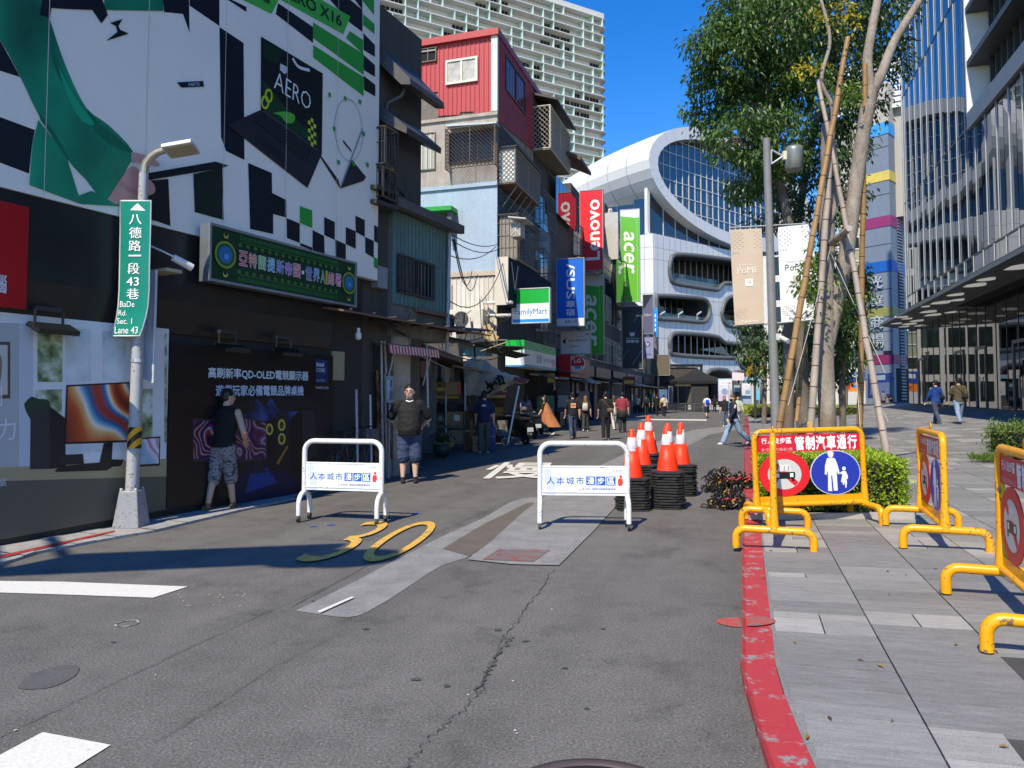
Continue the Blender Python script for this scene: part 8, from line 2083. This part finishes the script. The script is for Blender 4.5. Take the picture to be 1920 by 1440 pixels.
person('woman in black with long light brown hair and small white backpack', (1098, 809), 10, 1.58, '#1a1a1e', '#3a3a3a', vox=.018, stride=.2, hair=M((.20, .11, .055), .45, var=.3, scale=30), hairlen=.25, bag=('backpack', '#b8b4ac'), shoes='#c8c4be')
person('man in dusty red polo shirt with a grey jacket tied round his waist', (1167, 811), 5, 1.72, '#8a3040', '#2a2a34', vox=.018, stride=.1, build=1.1, shoes='#33302e', extra=lambda t, k, u, hp, a: loft(MB(), [(u((0, -.02, .60)) * k, .19 * k, .16 * k), (u((0, 0, .84)) * k, .20 * k, .165 * k), (u((0, 0, .96)) * k, .205 * k, .165 * k)], 16).build('tied_jacket', fab('#2e2b2a'), t))
person('woman in white trousers half hidden behind the sling bag man', (1151, 806), 350, 1.60, '#d8d4cc', '#c9c5bd', vox=.02, stride=.25, hairlen=.2, hair=HAIRB, shoes='#ddd')
person('man in dark shirt beside the tee shirt man with orange print', (1083, 806), 20, 1.70, '#1c1e26', '#18181c', vox=.02, stride=.15, shoes='#c8c8c4')
person('person in grey with a pale backpack standing in the dark shop shade', (986, 812), 20, 1.62, '#8a8690', '#4a4a50', vox=.02, bag=('backpack', '#7a7484'), shoes='#aaa', hairlen=.1)
person('person in white shirt standing far down the shaded street', (1195, 777), 10, 1.68, '#dcdcdc', '#1a1a20', vox=.024, stride=.2)
person('person in dark jacket in the far shade, left of the sunlit walker', (1212, 781), 5, 1.66, '#1d2228', '#16161a', vox=.024, stride=.15, bag=('backpack', '#16181c'))
person('person all in black at the edge of the far shade', (1232, 782), 350, 1.72, '#0e0f12', '#101014', vox=.024, stride=.2)
person('man in cream shirt and dark trousers walking in far sunlight', (1245, 783), 4, 1.68, '#c8bca8', '#1c1c22', vox=.022, stride=.14, bag=('sling_l', '#3a2a24'), shoes='#999')
person('person in white top and navy shorts with a bright blue backpack', (1326, 784), 6, 1.68, '#dde0ea', '#1a1e30', vox=.022, stride=.25, leg='shorts', bag=('backpack', '#1a3fd0'), shoes='#333')
person('small figure in black walking behind the blue backpack walker', (1340, 774), 20, 1.66, '#1a1618', '#16161a', vox=.026, stride=.2, hairlen=.15)
def tote(t, k, up_, hp, arms):
    q = MB(); loft(q, [(V((.27, -.22, .70)) * k, .05 * k, .10 * k), (V((.28, -.20, .80)) * k, .09 * k, .19 * k), (V((.25, -.10, 1.02)) * k, .05 * k, .16 * k)]); q.build('tote_bag', fab('#d6d8dc'), t)
    rod(spline([V((.26, -.2, 1.0)) * k, V((.22, -.06, 1.3)) * k, V((.18, .0, 1.47)) * k, V((.2, .08, 1.25)) * k, V((.26, -.02, 1.02)) * k], 4), .014, 'strap', fab('#4a9ac8'), t, 5)
person('woman in navy jacket and light jeans striding with a white tote bag', (1376, 834), 262, 1.66, '#1b2136', denim((.24, .36, .52)), vox=.012, stride=.44, sleeve='long', leg='wide', hairlen=.14, hair=HAIRB, shoes='#e8e8e6', mask=(.02, .012, .012), extra=tote, hem=.78, turn=-20, lean=.03)
person('girl in black top and jeans partly hidden behind the navy jacket woman', (1359, 800), 190, 1.58, '#1c1a1e', denim((.10, .14, .22)), vox=.02, stride=.2, hairlen=.25, hair=HAIRB, shoes='#ddd')
person('woman in pale green top behind the navy jacket woman', (1384, 800), 185, 1.58, '#b0c0b0', denim((.18, .24, .33)), vox=.022, stride=.2, hairlen=.2, shoes='#ddd')
# on the plaza
def pperson(label, x, y, *a, **kw): return person(label, (x, y), *a, ground=pgd(x, y), **kw)
pperson('man in olive t-shirt and blue jeans walking on the plaza', 1799, 797, 12, 1.74, '#4e4632', denim((.20, .28, .42)), vox=.013, stride=.3, bag=('sling_r', '#1a1a1c'), shoes='#4a4038', build=1.06)
pperson('person in bright blue jacket with a black shoulder bag on the plaza', 1756, 796, 350, 1.68, '#0d3a86', denim((.05, .07, .12)), vox=.014, stride=.25, sleeve='long', bag=('sling_r', '#0e1014'), shoes='#777', build=1.1)
pperson('woman in black top and dark shorts with a backpack near the glass wall', 1720, 774, 20, 1.60, '#14121a', '#1c1418', vox=.018, stride=.15, leg='shorts', bag=('backpack', '#121014'), hairlen=.15)
pperson('man in grey shirt standing by the blue grey column', 1657, 770, 5, 1.70, '#6a6870', '#17171c', vox=.02, stride=.1)
pperson('person in dark clothes with an orange strap by the blue grey column', 1672, 771, 355, 1.70, '#171c2a', '#14161c', vox=.02, stride=.1, bag=('sling_l', '#a06a3a'))
pperson('girl in dark coat with pale tights behind the grey bamboo pole', 1490, 787, 200, 1.58, '#1c181c', '#d0ccd0', vox=.02, stride=.15, sleeve='long', hairlen=.2, shoes='#ccc', hem=.66)
# ------------------------------------------------------------------ market stalls, goods, scooters
random.seed(303)
CARD = grime((.48, .33, .19), (.34, .23, .13), .3, .8, 1.5, .5, 'cardboard'); WOODB = grime((.20, .13, .07), (.08, .05, .03), .5, .7, 2, .6, 'old_wood'); YELB = M('#b8a018', .6, var=.2)
def carton(label, x0, x1, y0, y1, Y, dep=.4, rz=0.0, mat=None, mark='#3a4a58', group='cartons around the market stall'):
    a, b = at(x0, y1, Y), at(x1, y0, Y); w, h = b.x - a.x, b.z - a.z
    t = thing('carton', label, 'box', ((a.x + b.x) / 2, Y + dep / 2, a.z), group)
    c = V((0, 0, h / 2)) + t.location
    MB().box(c, (w, dep, h)).build('box', mat or CARD, t, bevel=.006)
    MB().box(c + V((0, -dep / 2 - .002, h * .0)), (w * .98, .003, .04)).build('tape', M('#8a7a5a', .4), t)
    MB().box(c + V((w * .15, -dep / 2 - .003, h * .05)), (w * .32, .004, h * .45)).build('print', PR(mark), t)
    t.rotation_euler = (0, 0, rz)
    return t
sg = gd(842, 846); Ys = sg.y
stl = thing('market_stall', 'wooden market stall with yellow bands top and bottom behind the large man', 'stall', sg)
def sb_(x0, x1, y0, y1, d, dep, name, mat): a, b = at(x0, y1, Ys + d), at(x1, y0, Ys + d); return MB().box(((a.x + b.x) / 2, Ys + d + dep / 2, (a.z + b.z) / 2), (b.x - a.x, dep, b.z - a.z)).build(name, mat, stl)
sb_(793, 842, 803, 830, 0, .9, 'panel', M('#3a322b', .7)); sb_(842, 872, 806, 832, .05, .85, 'panel', M('#8a765c', .7)); sb_(791, 874, 797, 803, -.05, 1.0, 'counter', M('#46423e', .5)); sb_(793, 851, 830, 837, -.02, .1, 'band', YELB)
sb_(800, 862, 717, 727, .05, .08, 'sign_band', M('#8a6a10', .6)); sb_(795, 848, 727, 733, .0, .1, 'band', YELB); sb_(803, 862, 733, 742, .05, .06, 'sign_board', M('#6a4a34', .6)); sb_(801, 860, 742, 747, .02, .1, 'band', M('#a8841a', .6)); sb_(836, 864, 716, 740, -.06, .05, 'menu_board', M('#9a7a54', .7)); sb_(858, 864, 718, 740, -.08, .02, 'menu_flag', M('#b84a22', .6))
for x in (796, 836, 872): a, b = at(x, 843, Ys - .02), at(x, 716, Ys - .02); rod([V((a.x, Ys - .02, .02)), b], .03, 'post', GALV if x != 796 else M('#6a6e70', .4, .5), stl)
sb_(806, 872, 757, 797, .7, .08, 'back_board', M('#241f1c', .8)); sb_(838, 858, 752, 783, .5, .1, 'glass_case', glass_mat((.06, .06, .055), 1.5, .1)); sb_(846, 868, 780, 786, .1, .4, 'tray', M('#6a7a9a', .5))
f_ = Fr((at(803, 727, Ys).x, Ys + .048, 0), 90); f_.u = V((1, 0, 0)); f_.n = V((0, -1, 0)); ar = Art(f_, .003); z_ = at(830, 727, Ys).z
for i in range(5): ar.rect('#3a2a10', .1 + i * .17, .22 + i * .17, z_ + .03, z_ + .11)
ar.build('lettering', stl)
carton('carton printed with a pale blue diamond on the stall counter', 812, 833, 774, 797, Ys - .02, .4, .0, M('#4a3a28', .8), '#6a8088')
carton('carton with a white label on the stall counter', 835, 868, 772, 797, Ys - .03, .4, .0, M('#8a7250', .8), '#c8c4bc')
carton('tall upright brown carton leaning at the right end of the stall', 871, 891, 770, 846, Ys - .12, .35, .05, M('#5a3c1c', .8), '#6a4820')
carton('low carton on the ground in front of the tall upright carton', 887, 906, 818, 847, Ys - .2, .4, -.1, CARD, '#7a5a3a')
pt = gd(829, 858); pot = thing('flower_pot', 'round dark pot with a dark plant on the ground before the stall', 'plant', (pt.x, pt.y, .03))
MB().lathe([(.12, 0), (.2, .06), (.24, .2), (.22, .3), (.2, .3), (.18, .24), (.001, .24)], 18, pot.location).build('pot', M('#34403c', .4), pot)
q = MB()
for _ in range(130): leaf(q, pot.location + V((random.gauss(0, .12), random.gauss(0, .12), .34 + random.random() * .2)), rv() + V((0, 0, .6)), .14, .025)
q.build('foliage', LEAFD, pot)
# red and gold stall further on
r2 = thing('market_stall', 'small red and gold lit food stall beyond the navy polo man', 'stall', gd(938, 832)); Y2 = r2.location.y + .5
def rb(x0, x1, y0, y1, d, dep, name, mat): a, b = at(x0, y1, Y2 + d), at(x1, y0, Y2 + d); return MB().box(((a.x + b.x) / 2, Y2 + d + dep / 2, (a.z + b.z) / 2), (b.x - a.x, dep, b.z - a.z)).build(name, mat, r2)
rb(916, 950, 722, 740, 0, .5, 'sign', PR('#7a1a14')); rb(914, 948, 741, 746, -.1, .6, 'roof_edge', M('#c8954a', .6)); rb(918, 946, 747, 788, .4, .1, 'back_board', M('#5a3a1c', .7)); rb(918, 948, 788, 828, 0, .6, 'counter', M('#3a2a22', .7)); rb(924, 944, 764, 780, .2, .2, 'goods', M('#a87a2a', .6)); rb(920, 930, 770, 787, .1, .2, 'jar', M('#8a4a2a', .4))
fz = Fr((at(916, 740, Y2).x, Y2 - .002, 0), 90); fz.u = V((1, 0, 0)); fz.n = V((0, -1, 0)); ar = Art(fz, .003); z_ = at(930, 738, Y2).z; ar.txt('#d8b070', '小吃', .12, .62, z_ + .05, z_ + .32, bold=.02); ar.build('lettering', r2)
carton('blue plastic crate stack beside the navy polo man', 919, 929, 792, 845, gd(924, 846).y, .4, 0, M('#16307a', .5), '#2a50b8', None)
carton('grey folding trolley basket near the red stall', 931, 951, 789, 818, gd(940, 834).y, .35, .1, M('#6a6660', .7), '#504c48', None)
tw_ = thing('trolley_wheel', 'pale wheeled trolley frame under the grey basket', 'trolley', gd(948, 836)); p = tw_.location
MB().tube(arc(p + V((0, 0, .13)), V((1, 0, 0)), V((0, 0, 1)), .11, 0, 2 * pi, 18), .025, 6).build('tyre', M('#a8a49c', .6), tw_); MB().tube([p + V((0, 0, .13)), p + V((-.1, .05, .5)), p + V((-.4, .1, .52))], .015, 6).build('frame', STEEL, tw_)
# scooters
def scooter(label, px, py, rz, col):
    t = thing('scooter', label, 'scooter', (0, 0, 0), 'scooters parked by the shops'); bm_ = M(col, .3, coat=.4)
    for y in (-.62, .62):
        w = MB().tube(arc((0, y, .25), V((0, 1, 0)), V((0, 0, 1)), .20, 0, 2 * pi, 20), .05, 8).build('wheel', RUB, t); MB().tube([(-.04, y, .25), (.04, y, .25)], .12, 12).build('hub', STEEL, w)
    q = MB(); q.prism([(-.14, y, z) for y, z in [(-.85, .5), (-.9, .72), (-.55, .82), (-.1, .78), (-.05, .38), (.3, .33), (.42, .45), (.5, .9), (.58, .92), (.55, .4), (.35, .24), (-.2, .24), (-.5, .35)]], (.28, 0, 0)); q.build('body', bm_, t, bevel=.03)
    MB().box((0, -.45, .84), (.26, .75, .09)).build('seat', RUB, t, bevel=.03)
    MB().tube([(-.33, .42, 1.02), (-.1, .5, 1.0), (.1, .5, 1.0), (.33, .42, 1.02)], .018, 8).build('handlebar', RUB, t); MB().ball((0, .60, .86), (.09, .06, .08)).build('headlight', glass_mat('#c8d0d4', 1.5), t)
    for s in (-1, 1): MB().tube([(s * .2, .47, 1.02), (s * .26, .45, 1.2)], .008, 5).ball((s * .28, .45, 1.23), (.055, .015, .04)).build('mirror', RUB, t)
    for s in (-1, 1): MB().tube([(s * .08, .62, .25), (s * .08, .50, .8)], .025, 6).build('fork', STEEL, t)
    MB().box((0, -.93, .5), (.22, .01, .14)).build('number_plate', PR('#c8ccd0'), t)
    p = gd(px, py); t.location = p; t.rotation_euler = (0, 0, rz); return t
scooter('black scooter parked nose to the shops by the white pole', 968, 832, .5, '#0c0c0e'); scooter('second dark scooter behind the first by the shop', 992, 822, .35, '#1a1c22'); scooter('dark blue scooter far along beside the seated shopper', 1008, 815, .2, '#141c34')
# bicycle against the dark shop
bk = thing('bicycle', 'dark bicycle standing in the shade behind the left white barrier', 'bicycle', (0, 0, 0))
for y in (-.5, .5):
    w = MB().tube(arc((0, y, .33), V((0, 1, 0)), V((0, 0, 1)), .31, 0, 2 * pi, 28), .018, 6).build('wheel', RUB, bk); sp__ = MB()
    for i in range(10): a = i * pi / 5; sp__.tube([(0, y, .33), (0, y + .3 * cos(a), .33 + .3 * sin(a))], .003, 3)
    sp__.build('spokes', STEEL, w)
q = MB()
for a, b in (((0, -.5, .33), (0, -.18, .8)), ((0, -.5, .33), (0, -.05, .3)), ((0, -.05, .3), (0, -.2, .88)), ((0, -.05, .3), (0, .36, .8)), ((0, -.18, .8), (0, .36, .85)), ((0, .5, .33), (0, .36, .98))): q.tube([a, b], .016, 6)
q.build('frame', DKMET, bk); MB().box((0, -.21, .92), (.14, .24, .05)).build('saddle', RUB, bk, bevel=.015); MB().tube([(-.25, .3, 1.02), (0, .36, .99), (.25, .3, 1.02)], .013, 6).build('handlebar', STEEL, bk); MB().box((0, .55, .85), (.32, .25, .22)).build('basket', M('#55565a', .6), bk)
p = FA.pp(658, 868, .25); bk.location = (p.x, p.y, .02); bk.rotation_euler = (0, 0, -R(FA.ang) + .1)
# ragged banner slung from poles across the alley
TARP = grime((.62, .58, .50), (.34, .30, .25), .4, .8, 1.2, .6, 'stained_banner_cloth')
bn = thing('banner', 'ragged beige cloth banner with black brush characters over the stalls', 'banner', at(930, 700, 21.2))
top_ = [(868, 668, 21.8), (893, 672, 21.6), (910, 676, 21.4), (935, 694, 21.0), (958, 702, 20.8), (992, 712, 20.4)]; bot_ = [(872, 742, 21.9), (892, 741, 21.7), (915, 742, 21.5), (936, 734, 21.2), (958, 722, 20.9), (990, 718, 20.5)]
T_ = spline([at(*q[:2], q[2]) for q in top_], 4); B_ = spline([at(*q[:2], q[2]) for q in bot_], 4); n = len(T_); vs = []; m_ = 7
for j in range(m_):
    for i in range(n): v = j / (m_ - 1); vs.append(T_[i].lerp(B_[i], v) + V((0, .06 * sin(i * 1.1 + j * .8) - .12 * sin(pi * v), .02 * sin(i * 2.3))))
def bq(u, v): i = min(n - 2, int(u * (n - 1))); t_ = u * (n - 1) - i; return T_[i].lerp(T_[i + 1], t_).lerp(B_[i].lerp(B_[i + 1], t_), v) + V((0, -.12 * sin(pi * v) - .10, 0))
MB().add(vs, [(j * n + i, j * n + i + 1, j * n + n + i + 1, j * n + n + i) for j in range(m_ - 1) for i in range(n - 1)], 0, True).build('cloth', TARP, bn)
q = MB()
for st_ in ([(.40, .80), (.46, .62), (.48, .75), (.53, .55), (.56, .7)], [(.38, .6), (.44, .72), (.5, .85)], [(.55, .42), (.62, .45), (.60, .62)], [(.58, .3), (.66, .3), (.68, .55)], [(.33, .86), (.40, .92), (.46, .86)], [(.62, .7), (.68, .62), (.70, .75)], [(.12, .3), (.17, .32)], [(.2, .3), (.25, .34)], [(.28, .32), (.33, .36)]):
    q.tube(spline([bq(*w) for w in st_], 4), [.035] * ((len(st_) - 1) * 4 + 1), 4, sm=False)
q.build('lettering', M(.015, .8), bn)
MB().prism([at(964, 706, 20.6), at(992, 711, 20.3), at(984, 719, 20.3), at(962, 714, 20.6)], (0, .05, 0)).build('torn_corner', M('#8a4a44', .8), bn)
for (x0, y0, a), (x1, y1, b_), r_, mt, lb in [((848, 686, 21), (922, 699, 20.9), .03, M('#a8865a', .7), 'pale wooden pole carrying the ragged banner'), ((973, 724, 20.5), (952, 832, 20.2), .028, M('#d2d4d4', .4), 'white pole propped under the torn banner corner'), ((900, 659, 22), (949, 642, 22), .02, M('#a89868', .7), 'thin slanting wooden batten above the banner'), ((885, 604, 25), (893, 700, 22), .04, M('#33383a', .6), 'dark upright pole with cable clamps above the banner'), ((726, 640, 15.5), (838, 690, 19), .02, M('#8a8c8a', .5), 'grey rail running along the stall roofs')]:
    o = rod([at(x0, y0, a), at(x1, y1, b_)], r_, 'stall_pole', mt, None, 7); tag(o, lb, 'pole')
sc_ = thing('sun_screen', 'tilted pale green plastic sheet above the ragged banner', 'screen', at(900, 655, 24)); MB().prism([at(868, 665, 24.5), at(882, 640, 24.5), at(920, 636, 24), at(908, 668, 24)], (0, .04, 0)).build('sheet', M('#5f8078', .4), sc_)
rt_ = thing('torn_cardboard', 'sunlit torn cardboard sheet caught in the cables', 'cardboard', at(915, 625, 23)); MB().prism([at(902, 612, 23), at(918, 607, 23), at(926, 625, 23), at(936, 632, 23), at(928, 640, 23), at(906, 634, 23)], (0, .05, 0)).build('sheet', M('#c8aa78', .8), rt_)
# patchwork of little roofs and hanging sheets over the alley
cols_ = ['#5a5048', '#34383a', '#5e4232', '#3c4e48', '#7a6e60', '#2c2e30', '#565a5c']
for k in range(13):
    x = 700 + k * 18 + random.uniform(-6, 6); y = 596 + k * 4.2 + random.uniform(-10, 16); Y = 14.2 + k * .95; w = random.uniform(.8, 1.9)
    c = at(x, y, Y); d = V((1, random.uniform(-.2, .4), random.uniform(-.25, .1))); e = V((random.uniform(-.5, .1), 1, random.uniform(-.1, .25))) * random.uniform(.5, 1.2)
    o = MB().prism([c, c + d * w, c + d * w + e, c + e], (0, 0, .03)).build('roof_sheet', M(random.choice(cols_), .8, var=.4), None)
    tag(o, 'small %s roof sheet number %d along the alley, above the %s' % (random.choice(['rusty', 'dark', 'sagging', 'tilted']), k + 1, 'stalls'), 'roof sheet', 'patchwork roof sheets over the stalls')
LB = ['rusty roof sheet nearest the billboard over the green plaques', 'dark roof sheet above the hanging bulb', 'roof sheet just left of the striped awning', 'roof sheet over the striped awning', 'roof sheet right of the striped awning', 'roof sheet over the large man', 'roof sheet under the teal roof corner', 'roof sheet above the yellow stall', 'roof sheet left of the ragged banner', 'roof sheet behind the ragged banner', 'roof sheet below the air conditioner', 'roof sheet left of the store sign pipes', 'furthest roof sheet beside the long store sign']
for o, lb in zip(sorted([o for o in COL.objects if o.name.startswith('roof_sheet')], key=lambda o: o.name), LB): o['label'] = lb
for k, (x0, x1, y0, y1, Y, c, lb) in enumerate([(740, 768, 622, 668, 14.6, '#23262a', 'dark torn sheet hanging above the striped awning'), (868, 884, 690, 760, 22.5, '#5a564a', 'grey hanging sheet behind the ragged banner'), (806, 826, 752, 800, 22.5, '#1a2030', 'dark coat hung behind the large man'), (700, 716, 640, 690, 13.6, '#2a3434', 'grey green hanging sheet beside the awning pole')]):
    a, b = at(x0, y1, Y), at(x1, y0, Y); vs = []; n = 9
    for j in range(6):
        for i in range(n): vs.append((a.x + (b.x - a.x) * i / (n - 1), Y + .05 * sin(i * 1.9 + j * .4), a.z + (b.z - a.z) * j / 5 - .1 * sin(pi * i / (n - 1)) * (1 if j else 0)))
    o = MB().add(vs, [(j * n + i, j * n + i + 1, j * n + n + i + 1, j * n + n + i) for j in range(5) for i in range(n - 1)], 0, True).build('hanging_sheet', M(c, .8), None); tag(o, lb, 'cloth')
for x0, x1, y0, y1, Y, c, lb in [(1009, 1039, 742, 792, 33, '#17623a', 'green and pale poster stand by the store door'), (1044, 1068, 716, 772, 37, '#16243c', 'dark blue poster panel beside the shop door'), (1083, 1105, 734, 775, 42, '#8a8684', 'white price board with red figures by the green shop'), (1150, 1166, 720, 770, 50, '#6a6660', 'grey metal cabinet by the far shops'), (1168, 1190, 706, 722, 52, '#5a1018', 'dark red shop board over the far doorway'), (1026, 1040, 700, 718, 34, '#7a7a14', 'yellow green square sign under the long store sign')]:
    a, b = at(x0, y1, Y), at(x1, y0, Y); t = thing('poster_stand', lb, 'sign', (a.x, Y, a.z)); MB().box(((a.x + b.x) / 2, Y, (a.z + b.z) / 2), (b.x - a.x, .12, b.z - a.z)).build('board', PR(c), t)
    MB().box(((a.x + b.x) / 2, Y - .063, a.z + (b.z - a.z) * .35), ((b.x - a.x) * .8, .004, (b.z - a.z) * .4)).build('print', PR('#8fa2ae' if y1 - y0 > 30 else '#a89a4a'), t)
# ------------------------------------------------------------------ bundles of black straps heaped at the kerb
def heap(label, px, py, w, h, seed, n=150):
    random.seed(seed); p = gd(px, py); t = thing('strap_bundle', label, 'bundle', p, 'bundles of black straps at the kerb')
    q = MB(); y_ = MB(); r_ = MB()
    for _ in range(n):
        o = rv(); o.z = abs(o.z); c = p + V((o.x * w, o.y * w * .8, o.z * h * (1 - .5 * abs(o.x)))); d = rv() * .16
        P = spline([c, c + d * .6 + V((0, 0, random.uniform(-.02, .06))), c + d + rv() * .05, c + d * 1.2 + V((0, 0, -.06))], 3); P = [V((v.x, v.y, max(.008, v.z))) for v in P]
        q.tube(P, [random.uniform(.006, .012)] * len(P), 4, sm=False)
    for _ in range(int(n * .16)):
        o = rv().normalized(); o.z = abs(o.z); c = p + V((o.x * w * .95, o.y * w * .8, .02 + o.z * h * (1.0 - .45 * abs(o.x)))); y_.ball(c, (random.uniform(.014, .024), random.uniform(.012, .02), random.uniform(.012, .022)), 6)
    for k in range(2):
        c = p + V((random.uniform(-.6, .6) * w, -w * .5, h * random.uniform(.5, .9))); r_.tube(spline([c, c + V((.08, -.03, .04)), c + V((.16, 0, .01)), c + V((.25, .04, .05))], 4), .011, 5)
    q.build('straps', M(.014, .45, var=.4, name='black_strap'), t)['kind'] = 'stuff'; y_.build('buckles', M('#a87c1e', .5, var=.4, scale=30), t)['kind'] = 'stuff'; r_.build('ties', M('#c83a4a', .6), t)['kind'] = 'stuff'
heap('front bundle of black straps with yellow bits lying against the red kerb', 1362, 952, .26, .20, 5, 260); heap('left rear heap of black straps with yellow bits beside the kerb', 1352, 922, .24, .38, 6, 320); heap('right rear heap of black straps tied with pink cord at the kerb', 1388, 918, .20, .26, 7, 220)
# ------------------------------------------------------------------ projecting board beyond the left edge whose shadow lies on the road
hh = 7.4; sxy = V((tan(pi / 2 - SUN_EL) * -sin(SUN_AZ), tan(pi / 2 - SUN_EL) * -cos(SUN_AZ), 0))
pj = thing('projecting_sign', 'projecting sign board high on the facade beyond the left edge', 'sign', (-6, 1, hh))
def lift(px, py, z): g = gd(px, py); return V((g.x - sxy.x * z, g.y - sxy.y * z, z))
a, b = lift(-40, 1075, hh), lift(540, 1050, hh)
MB().prism([a, b, V((b.x, b.y, hh + 1.05)), V((a.x, a.y, hh + 1.05))], (0, -.18, 0)).build('board', PR('#c8ccd0'), pj)
for px_ in (600, 668): c = lift(px_, 1042, hh + .45); MB().tube([c, c + V((0, -.2, 0))], .42, 24, sm=False).build('disc', PR('#b8342a'), pj)
MB().tube([b + V((-.1, 0, .5)), lift(735, 1044, hh + .4)], .05, 8).build('arm', DKMET, pj)
for k in range(4): c = lift(560 + k * 45, 1056, hh); MB().tube([c + V((0, 0, .3)), c + V((-.25, 0, -.12))], .02, 5).build('spike', DKMET, pj)
MB().tube([a + V((0, 0, .9)), FA.P(-6.5, hh + .9, 0)], .06, 8).tube([a + V((0, 0, .2)), FA.P(-6.5, hh + .2, 0)], .06, 8).build('bracket', DKMET, pj)
MB().fb(FA, -9.0, A0 - .03, 0, 10.4, -6, -.02).build('wall', DKW, pj) if False else None
# cigarette ends, tape scraps
q = MB(); random.seed(2)
for px, py, c in [(782, 963, 0), (588, 988, 0), (620, 985, 0)]:
    p = gd(px, py); q.box((p.x, p.y, .006), (.09, .03, .003), Matrix.Rotation(.4, 3, 'Z'))
q.build('tape_scrap', PR('#1f4ab8'), road)['kind'] = 'stuff'
